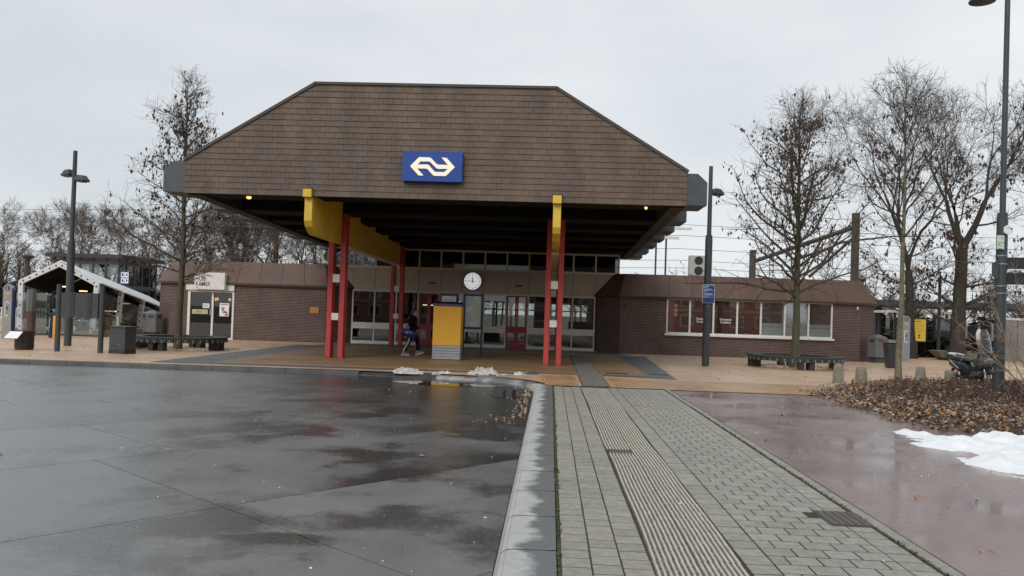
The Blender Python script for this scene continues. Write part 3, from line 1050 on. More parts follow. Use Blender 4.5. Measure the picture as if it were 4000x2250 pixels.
# service covers
t = thing('service_cover', (0.93, 10.41, 0), 'small rusty metal service cover set in the ribbed guide strip', 'cover', 'metal covers in the pavement')
MB().box(0.80, 1.07, 10.27, 10.55, -0.02, 0.006).build('lid', 'iron', t, bevel=0.003)
MB().box(0.79, 1.08, 10.26, 10.56, -0.03, 0.002).build('frame', 'blackmetal', t)
t = thing('drain_cover', (2.63, 7.33, 0), 'rectangular iron drain cover at the edge of the grey pavers beside the red path', 'cover', 'metal covers in the pavement')
MB().box(2.42, 2.80, 7.06, 7.61, -0.03, 0.006).build('frame', 'blackmetal', t, bevel=0.004)
for i in range(5):
    MB().box(2.445 + i * 0.068, 2.445 + i * 0.068 + 0.058, 7.09, 7.58, 0.0, 0.012).build('slat', 'iron', t, bevel=0.002)

# plaza bands
sheet('dark_paving_band', [(-11.3, 23.0), (-9.9, 24.05), (-9.9, 36.3), (-11.3, 36.3)], 0.004, 'clinker_dark')
sheet('dark_paving_band', [(-11.3, 22.65), (-0.3, 23.35), (-0.3, 23.8), (-9.9, 23.6), (-9.9, 24.05), (-11.3, 23.0)], 0.008, 'clinker_dark')
sheet('dark_paving_band', [(-0.6, 23.75), (0.80, 23.72), (0.80, 24.15), (-0.6, 24.2)], 0.004, 'clinker_dark')
sheet('dark_paving_band', [(1.53, 23.7), (3.6, 23.2), (4.2, 36.3), (2.93, 36.3), (2.93, 24.3), (1.53, 24.3)], 0.004, 'clinker_dark')
sheet('light_paving_strip', [(-19, 36.35), (16, 36.35), (16, 36.65), (-19, 36.65)], 0.008, 'strip_light')
sheet('entrance_floor', [(-10.6, 36.65), (3.6, 36.65), (3.2, 39.9), (-10.2, 39.9)], 0.005, 'clinker_dark')
sheet('canopy_paving_shaded', [(-9.9, 23.8), (-0.6, 24.2), (0.80, 24.15), (0.82, 36.3), (-9.9, 36.3)], 0.003, 'canopy_brick_shaded')  # yellow brick sheet with the canopy's shade put into its colour
sheet('canopy_paving_shaded', [(1.55, 24.3), (2.93, 24.3), (2.93, 36.3), (1.6, 36.3)], 0.003, 'canopy_brick_shaded')
sheet('drain_channel', [(0.05, 19.80), (2.9, 19.80), (2.9, 19.98), (0.05, 19.98)], 0.003, 'joint')
for a in ((1.72, 2.38, 24.75, 25.12), (3.05, 3.62, 25.0, 25.3)):
    t = thing('plaza_grate', ((a[0] + a[1]) / 2, (a[2] + a[3]) / 2, 0), None, 'grate', 'grates in the plaza')
    t['label'] = 'flat dark grate in the yellow bricks beside the guide strip' if a[0] < 2 else 'flat dark grate within the dark paving band'
    MB().box(a[0], a[1], a[2], a[3], -0.02, 0.012).build('frame', 'blackmetal', t)
    nb_ = 9
    for i in range(nb_):
        x0 = a[0] + 0.02 + i * (a[1] - a[0] - 0.04) / nb_
        MB().box(x0, x0 + 0.035, a[2] + 0.02, a[3] - 0.02, 0.0, 0.018).build('bar', 'iron', t)

# yellow clinkers that can be told apart, between the pavement and the canopy
pb = MB().box(-0.1015, 0.1015, -0.0495, 0.0495, -0.02, 0.010).mesh('clinker', mat=M['plaza_brick'], bevel=0.003)
its = []
row = 0
y = 20.04
while y < 23.15:
    x = -0.1 + (0.105 if row % 2 else 0)
    while x < 9.0:
        if not (0.72 < x < 1.62) and not (x < -0.05 and y < 20.5):
            if y < 22.9 or x < 1.4:
                its.append((x, y, rng.uniform(-0.001, 0.001), rng.uniform(-0.01, 0.01), 1, 1, 1))
        x += 0.2065
    y += 0.1035
    row += 1
its.sort(key=lambda t: (round(t[1] * 4), abs(t[0] - 2.0)))
PL = bpy.data.objects['plaza']
pieces('paving_brick', 'paving_bricks', pb, its, PL)

# ------------------------------------------------------------------ station building
ST = thing('station_building', (-3.7, 40, 0), 'low brown brick railway station with a huge shingled canopy on red columns', 'station')
YF = 39.2
YG = 40.2

# brick walls
bm_full = MB().box(-0.105, 0.105, -0.006, 0.05, -0.0250, 0.0250).mesh('brick', mat=M['brick'])
def wall_bricks(p0, p1, z0, z1, holes=(), seed=0, course=0.0725, L=0.22):
    """front face runs from p0 to p1 (plan); normal is to the right hand side looking along p0->p1 turned -90"""
    dx, dy = p1[0] - p0[0], p1[1] - p0[1]
    LL = math.hypot(dx, dy)
    ux, uy = dx / LL, dy / LL
    rz = math.atan2(uy, ux)
    out = []
    nrow = int(round((z1 - z0) / course))
    r = random.Random(seed)
    for i in range(nrow):
        zc = z0 + (i + 0.5) * course
        s = -0.11 if i % 2 else 0.0
        while s < LL:
            a, b = max(s, 0.0), min(s + L, LL)
            segs = [(a, b)]
            for (hs0, hs1, hz0, hz1) in holes:
                if hz0 < zc < hz1:
                    ns = []
                    for (p, q) in segs:
                        if q <= hs0 or p >= hs1:
                            ns.append((p, q))
                        else:
                            if p < hs0:
                                ns.append((p, hs0))
                            if q > hs1:
                                ns.append((hs1, q))
                    segs = ns
            for (p, q) in segs:
                if q - p > 0.035:
                    m = (p + q) / 2
                    out.append((p0[0] + ux * m, p0[1] + uy * m, zc, rz, (q - p - 0.010) / 0.21, 1 + r.uniform(-0.08, 0.08), 1))
            s += L
    return out

def wall_backing(parent, segs, z0, z1, hole=None, name='wall', mat='mortar', t=0.3):
    mb = MB()
    for (p0, p1, h) in segs:
        dx, dy = p1[0] - p0[0], p1[1] - p0[1]
        LL = math.hypot(dx, dy)
        ux, uy = dx / LL, dy / LL
        nx, ny = -uy, ux  # pointing away from viewer (inwards) for left to right walls
        rects = [(0, LL, z0, z1)]
        if h:
            s0, s1, a0, a1 = h
            rects = [(0, s0, z0, z1), (s1, LL, z0, z1)]
            if a0 > z0:
                rects.append((s0, s1, z0, a0))
            if a1 < z1:
                rects.append((s0, s1, a1, z1))
        for (a, b, c, d) in rects:
            if b - a < 0.01:
                continue
            pa = (p0[0] + ux * a, p0[1] + uy * a)
            pb_ = (p0[0] + ux * b, p0[1] + uy * b)
            vs = []
            for z in (c, d):
                for q, o in ((pa, 0.0), (pb_, 0.0), (pb_, t), (pa, t)):
                    vs.append((q[0] + nx * o, q[1] + ny * o, z))
            mb.add(vs, [(0, 3, 2, 1), (4, 5, 6, 7), (0, 1, 5, 4), (1, 2, 6, 5), (2, 3, 7, 6), (3, 0, 4, 7)])
    return mb.build(name, mat, parent)

ZW = 2.66
# right wing
RW = [(2.14, 40.35), (3.3, YF), (14.5, YF), (15.5, 40.2), (15.5, 49.0)]
win = (5.47 - 3.3, 13.22 - 3.3, 1.02, 2.72)
w_right = wall_backing(ST, [(RW[0], RW[1], None), (RW[1], RW[2], win), (RW[2], RW[3], None), (RW[3], RW[4], None)], 0.0, ZW + 0.1)
w_right['label'] = 'brick wall of the right wing with the wide window'
br = wall_bricks(RW[1], RW[2], 0.0, ZW, [win], 3)
br.sort(key=lambda t: (abs(t[2] - 0.55), t[0]))
vis = [b for b in br if 0.3 < b[2] < 2.3]
rest = [b for b in br if not (0.3 < b[2] < 2.3)]
br2 = wall_bricks(RW[0], RW[1], 0.0, ZW, (), 5) + wall_bricks(RW[2], RW[3], 0.0, ZW, (), 6)
pieces('brick', 'bricks', bm_full, vis + rest + br2, w_right)
# left wing
LW = [(-19.6, 49.0), (-19.6, 40.2), (-18.6, YF), (-10.9, YF), (-9.84, 40.35)]
dr = (-17.72 + 18.6, -15.42 + 18.6, 0.0, 2.76)
w_left = wall_backing(ST, [(LW[0], LW[1], None), (LW[1], LW[2], None), (LW[2], LW[3], dr), (LW[3], LW[4], None)], 0.0, ZW + 0.1)
w_left['label'] = 'brick wall of the left wing with the glass door'
bl = wall_bricks(LW[2], LW[3], 0.0, ZW, [dr], 8)
bl.sort(key=lambda t: (t[0] < -15.4, abs(t[2] - 1.3)))
bl2 = wall_bricks(LW[1], LW[2], 0.0, ZW, (), 9) + wall_bricks(LW[3], LW[4], 0.0, ZW, (), 10)
pieces('brick', 'bricks', bm_full, bl + bl2, w_left)

# mansards of metal panels
def offset_path(path, d):
    """d > 0 moves to the left of travel"""
    out = []
    n = len(path)
    for i in range(n):
        ds = []
        if i > 0:
            ds.append((path[i][0] - path[i - 1][0], path[i][1] - path[i - 1][1]))
        if i < n - 1:
            ds.append((path[i + 1][0] - path[i][0], path[i + 1][1] - path[i][1]))
        ns = []
        for dx, dy in ds:
            L = math.hypot(dx, dy)
            ns.append((-dy / L, dx / L))
        if len(ns) == 1:
            nx, ny = ns[0]
            k = 1.0
        else:
            nx, ny = ns[0][0] + ns[1][0], ns[0][1] + ns[1][1]
            L = math.hypot(nx, ny)
            nx, ny = nx / L, ny / L
            k = 1.0 / max(0.3, nx * ns[0][0] + ny * ns[0][1])
        out.append((path[i][0] + nx * d * k, path[i][1] + ny * d * k))
    return out
def mansard(path, zE, zT, counts, side):
    e = offset_path(path, -0.16 * side)
    t = offset_path(path, 0.52 * side)
    root = MB()
    flat = MB()
    flat.prism([(p[0], p[1]) for p in offset_path(path, 0.5 * side)], 'z', zT - 0.12, zT - 0.03)
    rf = flat.build('roof', 'roof_felt', ST)
    so = MB()
    for i in range(len(path) - 1):
        a, b = path[i], path[i + 1]
        ea, eb = e[i], e[i + 1]
        so.add([(ea[0], ea[1], zE - 0.10), (eb[0], eb[1], zE - 0.10), (eb[0], eb[1], zE), (ea[0], ea[1], zE),
                (a[0], a[1], zE - 0.10), (b[0], b[1], zE - 0.10), (b[0], b[1], zE), (a[0], a[1], zE)],
               [(0, 1, 2, 3), (0, 4, 5, 1), (3, 2, 6, 7), (4, 7, 6, 5), (0, 3, 7, 4), (1, 5, 6, 2)])
    so.build('eave', 'mansard_dark', rf)
    for i in range(len(path) - 1):
        n = counts[i]
        for k in range(n):
            f0, f1 = k / n, (k + 1) / n
            L = math.hypot(e[i + 1][0] - e[i][0], e[i + 1][1] - e[i][1])
            g = 0.012 / L
            f0 += g if k > 0 else 0
            f1 -= g if k < n - 1 else 0
            def lerp(p, q, f):
                return (p[0] + (q[0] - p[0]) * f, p[1] + (q[1] - p[1]) * f)
            A, B = lerp(e[i], e[i + 1], f0), lerp(e[i], e[i + 1], f1)
            C, D = lerp(t[i], t[i + 1], f1), lerp(t[i], t[i + 1], f0)
            nx, ny = -(e[i + 1][1] - e[i][1]) / L * side, (e[i + 1][0] - e[i][0]) / L * side
            d = 0.03
            vs = [(A[0], A[1], zE), (B[0], B[1], zE), (C[0], C[1], zT), (D[0], D[1], zT)]
            vs += [(v[0] + nx * d, v[1] + ny * d, v[2] - d * 0.5) for v in vs]
            m = MB().add(vs, [(0, 1, 2, 3), (7, 6, 5, 4), (0, 4, 5, 1), (1, 5, 6, 2), (2, 6, 7, 3), (3, 7, 4, 0)])
            m.build('panel', 'mansard', rf)
            if k < n - 1:
                seam = MB()
                p, q = lerp(e[i], e[i + 1], (k + 1) / n), lerp(t[i], t[i + 1], (k + 1) / n)
                seam.tube([(p[0] - nx * 0.004, p[1] - ny * 0.004, zE + 0.01), (q[0] - nx * 0.004, q[1] - ny * 0.004, zT - 0.01)], [0.012, 0.012], 4)
                seam.build('seam', 'mansard_dark', rf)
mansard(RW, 2.76, 3.82, [1, 10, 1, 6], 1)
mansard(LW, 2.76, 3.82, [6, 1, 7, 1], 1)

# right wing window: frame, seven panes, sill
fr = MB()
X0, X1, Z0, Z1 = 5.47, 13.22, 1.02, 2.72
fr.box(X0, X1, YF - 0.03, YF + 0.09, Z1 - 0.085, Z1)
fr.box(X0, X1, YF - 0.03, YF + 0.09, Z0, Z0 + 0.07)
pw = (X1 - X0) / 7
for i in range(8):
    xc = X0 + i * pw
    a, b = max(X0, xc - 0.04), min(X1, xc + 0.04)
    if i in (0, 7):
        a, b = (X0, X0 + 0.075) if i == 0 else (X1 - 0.075, X1)
    fr.box(a, b, YF - 0.028, YF + 0.088, Z0 + 0.07, Z1 - 0.085)
wf = fr.build('window', 'white', ST)
wf['label'] = 'wide white framed window of the right wing'
MB().box(X0 - 0.08, X1 + 0.08, YF - 0.14, YF + 0.05, Z0 - 0.09, Z0 + 0.001).build('sill', 'white', wf, bevel=0.008)
for i in range(7):
    a, b = X0 + i * pw + 0.04, X0 + (i + 1) * pw - 0.04
    p = MB().box(a - 0.01, b + 0.01, YF + 0.035, YF + 0.05, Z0 + 0.06, Z1 - 0.08).build('pane', 'pane_brown' if i < 4 else 'pane_grey', wf)
    p['label'] = 'brown tinted pane of the right wing' if i < 4 else 'grey pane with a frosted lower band'
    if i >= 4:
        MB().box(a - 0.005, b + 0.005, YF + 0.026, YF + 0.032, Z0 + 0.068, Z0 + 0.46).build('frosted_band', 'frosted', wf)
        MB().box(a - 0.005, b + 0.005, YF + 0.026, YF + 0.032, Z0 + 0.48, Z0 + 0.55).build('frosted_band', 'frosted', wf)
        MB().box(a - 0.005, b + 0.005, YF + 0.026, YF + 0.032, Z0 + 0.565, Z0 + 0.64).build('frosted_band', 'frosted', wf)
# shop prints on the brown panes
for i in (1, 2):
    a = X0 + i * pw + 0.30
    text_part('lettering', 'Chocolaterie', a, YF + 0.030, Z0 + 0.70, 'paper', wf, width=0.56, height=0.10, bold=0.01)
    text_part('lettering', 'De Delillerie', a + 0.04, YF + 0.030, Z0 + 0.56, 'paper', wf, width=0.48, height=0.10, bold=0.01)
    cup = MB()
    cup.tube([(a - 0.02, YF + 0.03, Z0 + 0.84), (a + 0.2, YF + 0.03, Z0 + 0.86), (a + 0.3, YF + 0.03, Z0 + 0.83), (a + 0.42, YF + 0.03, Z0 + 0.86), (a + 0.60, YF + 0.03, Z0 + 0.86),
              (a + 0.64, YF + 0.03, Z0 + 0.76), (a + 0.60, YF + 0.03, Z0 + 0.62), (a + 0.52, YF + 0.03, Z0 + 0.52)], [0.014] * 8, 4)
    cup.tube([(a + 0.16, YF + 0.03, Z0 + 1.02), (a + 0.34, YF + 0.03, Z0 + 1.10), (a + 0.42, YF + 0.03, Z0 + 1.24), (a + 0.55, YF + 0.03, Z0 + 1.36)], [0.010] * 4, 4)
    cup.build('cup_print', 'ink', wf)
for k in range(3):
    fl = MB()
    zc = Z0 + 1.33 - k * 0.21
    for j in range(6):
        t = j * PI / 3
        fl.cyl((X0 + 0.44 + 0.05 * math.cos(t), YF + 0.026, zc + 0.05 * math.sin(t)), (X0 + 0.44 + 0.05 * math.cos(t), YF + 0.034, zc + 0.05 * math.sin(t)), 0.040, n=8)
    fl.build('flower_print', 'pink', wf)
# wall lamp/vent bits on right wing
MB().box(3.46, 3.56, YF - 0.07, YF, 2.22, 2.33).build('wall_camera', 'black', ST)
MB().box(4.18, 4.30, YF - 0.03, YF, 0.30, 0.36).build('wall_vent', 'black', ST)
MB().cyl((13.9 + 0.45, YF - 0.06, 2.42), (13.9 + 0.45, YF - 0.06, 2.58), 0.035).build('wall_lamp', 'white', ST)

# left wing door unit
D0, D1 = -17.72, -15.42
dm = -16.5
fr = MB()
fr.box(D0, D0 + 0.13, YF - 0.02, YF + 0.10, 0.0, 2.34)
fr.box(D1 - 0.09, D1, YF - 0.02, YF + 0.10, 0.0, 2.34)
fr.box(dm - 0.03, dm + 0.07, YF - 0.02, YF + 0.10, 0.0, 2.28)
fr.box(D0 + 0.13, D1 - 0.09, YF - 0.018, YF + 0.098, 2.28, 2.34)
fr.box(dm + 0.07, D1 - 0.09, YF - 0.018, YF + 0.098, 0.0, 0.07)
door = fr.build('door', 'white', ST)
door['label'] = 'white framed glass shop door in the left wing'
MB().box(D0 + 0.13, dm - 0.03, YF + 0.03, YF + 0.045, 0.02, 2.28).build('pane', 'glass_dark', door)
MB().box(dm + 0.07, D1 - 0.09, YF + 0.03, YF + 0.045, 0.07, 2.28).build('pane', 'glass_dark', door)
MB().box(dm - 0.10, dm - 0.02, YF - 0.06, YF - 0.019, 1.15, 1.46).build('door_handle', 'steel', door, bevel=0.01)
MB().box(D0 + 0.22, D0 + 1.0, YF + 0.022, YF + 0.028, 1.20, 1.42).build('banner', pm('banner', (0.50, 0.44, 0.22), 0.6), door)
text_part('lettering', 'Open', D0 + 0.42, YF + 0.019, 1.25, 'ink', door, height=0.11)
MB().box(dm - 0.48, dm - 0.15, YF + 0.022, YF + 0.028, 1.49, 1.72).build('notice', 'paper', door)
ln = MB()
for k in range(3):
    ln.box(dm - 0.44, dm - 0.20 - 0.04 * (k % 2), YF + 0.019, YF + 0.0205, 1.55 + k * 0.05, 1.562 + k * 0.05)
ln.build('lettering', 'ink', door)
px0 = dm + 0.36
MB().box(px0, px0 + 0.47, YF + 0.022, YF + 0.028, 1.12, 1.76).build('poster', 'paper', door)
MB().box(px0 + 0.05, px0 + 0.42, YF + 0.019, YF + 0.021, 1.68, 1.72).build('poster_print', pm('poster_red', (0.5, 0.09, 0.07), 0.6), door)
ps = MB()
ps.prism([(px0 + 0.09, 1.56), (px0 + 0.25, 1.56), (px0 + 0.22, 1.36), (px0 + 0.12, 1.36)], 'y', YF + 0.019, YF + 0.021)
ps.build('poster_print', 'mapgreen', door)
ps = MB()
ps.prism([(px0 + 0.14, 1.28), (px0 + 0.26, 1.40), (px0 + 0.40, 1.32), (px0 + 0.42, 1.27)], 'y', YF + 0.018, YF + 0.020)
ps.prism([(px0 + 0.26, 1.20), (px0 + 0.33, 1.25), (px0 + 0.44, 1.22), (px0 + 0.44, 1.15), (px0 + 0.30, 1.15)], 'y', YF + 0.018, YF + 0.020)
ps.build('poster_print', pm('poster_brown', (0.30, 0.09, 0.06), 0.6), door)
# room behind the door
rm = MB()
rm.box(-18.3, -12.0, 43.2, 43.3, 0, 2.7)
rm.box(-18.4, -18.3, 39.52, 43.2, 0, 2.7)
rm.box(-12.0, -11.9, 39.52, 43.2, 0, 2.7)
rm.box(-18.3, -12.0, 39.52, 43.2, 2.62, 2.7)
rm.build('room', 'interior_green', ST)
MB().box(-18.3, -12.0, 39.52, 43.2, 0.0, 0.02).build('room_floor', 'interior_floor', ST)
for xx, zz in ((-16.95, 1.94), (-16.83, 1.97), (-16.2, 1.95), (-15.92, 1.94)):
    MB().lathe((xx, 40.6, zz), [(0.005, 0.085), (0.055, 0.06), (0.08, 0.0), (0.055, -0.06), (0.005, -0.085)], 8).build('room_lamp', 'warmglow', ST, smooth=True)

# glazed entrance front
GX1 = 2.12
MOD = 1.086
gx = [GX1 - MOD * i for i in range(12)][::-1]
doors_i = (3, 7)
fm = MB()
y0, y1 = YG - 0.03, YG + 0.06
for i, x in enumerate(gx):
    fm.box(x - 0.035, x + 0.035, y0, y1, 0.0, 2.585)
for i in range(11):
    a, b = gx[i] + 0.035, gx[i + 1] - 0.035
    fm.box(a, b, y0 + 0.002, y1 - 0.002, 2.585, 2.66)
    if i not in doors_i:
        fm.box(a, b, y0 + 0.002, y1 - 0.002, 0.0, 0.15)
front = fm.build('entrance_front', 'frame', ST)
front['label'] = 'glazed entrance front with cream frames'
fx = MB()
for i, x in enumerate(gx):
    fx.box(x - 0.035, x + 0.035, y0 + 0.001, y1 - 0.001, 2.585, 2.66)
fx.build('frame_caps', 'frame', front)
for i in range(11):
    a, b = gx[i] + 0.035, gx[i + 1] - 0.035
    if i in doors_i:
        continue
    MB().box(a, b, y0 - 0.01, y1, 0.74, 1.05).build('infill_panel', 'offwhite', front, bevel=0.006)
    MB().box(a, b, YG + 0.01, YG + 0.022, 0.15, 0.74).build('pane', 'glass', front)
    MB().box(a, b, YG + 0.01, YG + 0.022, 1.05, 2.585).build('pane', 'glass', front)
for i in doors_i:
    a, b = gx[i] + 0.035, gx[i + 1] - 0.035
    mid = (a + b) / 2
    for (p, q, hs) in ((a, mid - 0.004, 1), (mid + 0.004, b, -1)):
        d = MB()
        d.box(p, p + 0.085, y0 - 0.008, y1, 0.01, 2.57)
        d.box(q - 0.085, q, y0 - 0.008, y1, 0.01, 2.57)
        d.box(p + 0.085, q - 0.085, y0 - 0.007, y1 - 0.001, 0.01, 0.24)
        d.box(p + 0.085, q - 0.085, y0 - 0.007, y1 - 0.001, 0.78, 1.08)
        d.box(p + 0.085, q - 0.085, y0 - 0.007, y1 - 0.001, 2.52, 2.57)
        dd = d.build('door', 'doorred', ST)
        MB().box(p + 0.085, q - 0.085, YG + 0.01, YG + 0.022, 0.24, 0.78).build('pane', 'glass', dd)
        MB().box(p + 0.085, q - 0.085, YG + 0.01, YG + 0.022, 1.08, 2.52).build('pane', 'glass', dd)
        hx = q - 0.05 if hs > 0 else p + 0.05
        MB().cyl((hx, y0 - 0.06, 1.05), (hx, y0 - 0.06, 1.55), 0.016, n=8).build('door_handle', 'steel', dd)
# beige panels, clerestory
for i in range(-1, 12):
    a = gx[0] + i * MOD + 0.008
    b = a + MOD - 0.016
    if i == -1:
        a = gx[0] - 0.9
    if i == 11:
        b = gx[11] + 1.15
    MB().box(a, b, YG - 0.02, YG + 0.05, 2.66, 3.76).build('infill_panel', 'beige', front)
MB().box(gx[0] - 0.9, gx[11] + 1.15, YG + 0.05, YG + 0.08, 2.60, 3.8).build('panel_backing', 'black', front)
cl = MB()
clx = [gx[0] - MOD + i * MOD for i in range(14)]
clx[-1] = 3.24
clx[0] = gx[0] - 1.3
for x in clx:
    cl.box(x - 0.04, x + 0.04, YG - 0.04, YG + 0.05, 3.86, 4.66)
for i in range(13):
    cl.box(clx[i] - (0.04 if i == 0 else -0.0), clx[i + 1] + 0.04 * (i == 12), YG - 0.05, YG + 0.06, 3.76, 3.86)
    cl.box(clx[i] - (0.04 if i == 0 else -0.0), clx[i + 1] + 0.04 * (i == 12), YG - 0.05, YG + 0.06, 4.66, 4.76)
cle = cl.build('clerestory', 'cream', ST)
for i in range(13):
    MB().box(clx[i] + 0.04, clx[i + 1] - 0.04, YG, YG + 0.012, 3.86, 4.66).build('pane', 'glass_upper', cle)
for xx in (-5.88, -1.62):
    MB().box(xx - 0.17, xx + 0.17, YG - 0.09, YG - 0.021, 3.04, 3.12).build('door_sensor', 'blackmetal', ST)

# hall interior
hall = MB()
hall.box(-9.9, 2.2, YG + 0.10, 49.0, 3.62, 3.74)
hall.box(-10.0, -9.9, YG + 0.10, 49.0, 0, 3.62)
hall.box(2.2, 2.3, YG + 0.10, 49.0, 0, 3.62)
hall.build('hall', 'interior', ST)
MB().box(-9.9, 2.2, YG + 0.07, 49.0, -0.01, 0.006).build('hall_floor', 'interior_floor', ST)
bk = MB()
bk.box(-9.9, 2.2, 48.9, 49.0, 2.35, 3.62)
bk.box(-9.9, 2.2, 48.9, 49.0, 0.0, 0.88)
bk.box(-9.9, -6.9, 48.9, 49.0, 0.35, 2.35)
xs = [-6.9 + i * 0.91 for i in range(11)]
for i, x in enumerate(xs):
    bk.box(x - 0.05, x + 0.05, 48.88, 49.0, 0.35, 2.35)
bk.box(-6.9, 2.2, 48.89, 48.99, 1.92, 1.99)
bk.box(-6.9, 2.2, 48.89, 48.99, 0.85, 0.92)
bk.build('rear_front', 'blackmetal', ST)
for x0, x1, ya, yb, h in ((-9.6, -8.4, 43, 43.6, 1.9), (-8.2, -7.6, 44.5, 45.1, 2.2), (-4.9, -4.3, 46.0, 46.4, 1.75), (-0.9, -0.35, 43.2, 43.5, 2.25), (1.0, 2.1, 45, 47, 1.4)):
    MB().box(x0, x1, ya, yb, 0.006, h).build('hall_furniture', 'anthracite_dark', ST, bevel=0.02)
MB().box(-0.82, -0.30, YG + 0.20, YG + 0.24, 1.45, 2.25).build('hall_poster', 'blue', ST)
MB().box(-0.82, -0.30, YG + 0.20, YG + 0.24, 1.32, 1.45).build('hall_poster', 'mapgreen', ST)
MB().box(-8.02, -7.78, YG + 0.35, YG + 0.39, 2.12, 2.55).build('hall_sign', 'noticeyellow', ST)
tb = MB()
tb.box(-7.4, -5.3, 47.0, 47.06, 2.02, 2.08)
tb.build('hall_lamp', 'tubeglow', ST)

# roof of the canopy
YR = 24.2
XC = -3.66
HW = 7.52
BT = [(XC - HW, 5.03), (XC + HW, 5.03), (XC + HW, 6.02), (XC + 3.62, 8.40), (XC - 3.62, 8.40), (XC - HW, 6.02)]
gable = MB()
gable.prism([(XC - HW, 5.05), (XC + HW, 5.05), (XC + HW, 6.02), (XC + 3.62, 8.38), (XC - 3.62, 8.38), (XC - HW, 6.02)], 'y', YR + 0.02, YR + 0.30)
gab = gable.build('roof_front', 'sheath', ST)
gab['label'] = 'tall shingled front of the canopy roof'
# shingles
SW, SH_ = 0.289, 0.1757
sg = MB()
def shingle_vs(poly):
    pass
th = 0.012
base_sh = MB().add([(-SW / 2 + 0.003, -0.030, 0.002), (SW / 2 - 0.003, -0.030, 0.002), (SW / 2 - 0.003, -0.012, 0.002), (-SW / 2 + 0.003, -0.012, 0.002),
                    (-SW / 2 + 0.003, -0.010, SH_ + 0.012), (SW / 2 - 0.003, -0.010, SH_ + 0.012), (SW / 2 - 0.003, 0.004, SH_ + 0.012), (-SW / 2 + 0.003, 0.004, SH_ + 0.012)],
                   [(0, 3, 2, 1), (4, 5, 6, 7), (0, 1, 5, 4), (1, 2, 6, 5), (2, 3, 7, 6), (3, 0, 4, 7)]).mesh('shingle', mat=M['shingle'])
full, part = [], MB()
rng = random.Random(11)
outline = [(XC - HW, 5.03), (XC + HW, 5.03), (XC + HW, 6.03), (XC + 3.62, 8.39), (XC - 3.62, 8.39), (XC - HW, 6.03)]
for r in range(20):
    zb = 5.03 + r * SH_
    off = (r % 2) * SW / 2 + rng.uniform(-0.012, 0.012)
    c = -1
    while True:
        x0 = XC - HW + (c - 0.3) * SW + off
        c += 1
        if x0 > XC + HW:
            break
        poly = [(x0 + 0.003, zb + 0.002), (x0 + SW - 0.003, zb + 0.002), (x0 + SW - 0.003, zb + SH_ + 0.012), (x0 + 0.003, zb + SH_ + 0.012)]
        q = clip(poly, outline)
        if len(q) < 3:
            continue
        if all(inside(outline, p[0] * 0.9999 + XC * 0.0001, p[1] * 0.9999 + 6.5 * 0.0001) for p in poly):
            full.append((x0 + SW / 2, YR + rng.uniform(-0.003, 0.002), zb, rng.uniform(-0.004, 0.004), 1, 1, 1))
        else:
            vs = []
            for dy0, dy1 in ((-0.030, -0.010), (-0.012, 0.004)):
                for p in q:
                    f = min(1, max(0, (p[1] - zb) / (SH_ + 0.01)))
                    vs.append((p[0], YR + dy0 * (1 - f) + dy1 * f, p[1]))
            n = len(q)
            part.add(vs, [tuple(range(n)), tuple(range(2 * n - 1, n - 1, -1))] + [(i, (i + 1) % n, (i + 1) % n + n, i + n) for i in range(n)])
def clear_of_sign(t):
    return not (-4.8 < t[0] < -2.5 and 5.6 < t[2] < 6.5)
full = [t for t in full if not ((abs(t[0] + 7.37) < 0.0 and t[2] < 5.2))]
full.sort(key=lambda t: (not clear_of_sign(t), abs(t[0] - XC) * 0.35 + abs(t[2] - 6.4)))
pieces('shingle', 'shingles', base_sh, full, gab)
part.build('cut_shingles', 'shingle', gab)['kind'] = 'stuff'
# verges and ridge of the gable
def verge(p, q, t0=0.0, t1=0.085):
    dx, dz = q[0] - p[0], q[1] - p[1]
    L = math.hypot(dx, dz)
    nx, nz = -dz / L, dx / L
    if nz < 0:
        nx, nz = -nx, -nz
    poly = [(p[0] + nx * t0, p[1] + nz * t0), (q[0] + nx * t0, q[1] + nz * t0), (q[0] + nx * t1, q[1] + nz * t1), (p[0] + nx * t1, p[1] + nz * t1)]
    return MB().prism(poly, 'y', YR - 0.06, YR + 0.35)
verge((XC - HW - 0.02, 6.00), (XC - 3.60, 8.395)).build('verge_trim', 'verge', gab)
verge((XC + HW + 0.02, 6.00), (XC + 3.60, 8.395)).build('verge_trim', 'verge', gab)
verge((XC - 3.64, 8.40), (XC + 3.64, 8.40), 0.0, 0.075).build('verge_trim', 'verge', gab)
# roof body behind the gable
body = MB()
body.prism([(XC - HW, 5.72), (XC + HW, 5.72), (XC + HW, 6.0), (XC + 3.60, 8.36), (XC - 3.60, 8.36), (XC - HW, 6.0)], 'y', YR + 0.30, 49.5)
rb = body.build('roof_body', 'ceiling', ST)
for fx0 in (XC - HW, XC + HW - 0.42):
    MB().prism([(YR + 0.31, 5.015), (41.0, 4.65), (41.0, 5.9), (YR + 0.31, 5.9)], 'x', fx0, fx0 + 0.42).build('fascia', 'fascia', rb)
MB().box(-9.2, 3.2, 42.0, 42.1, 3.76, 5.72).build('void_wall', 'ceiling', rb)
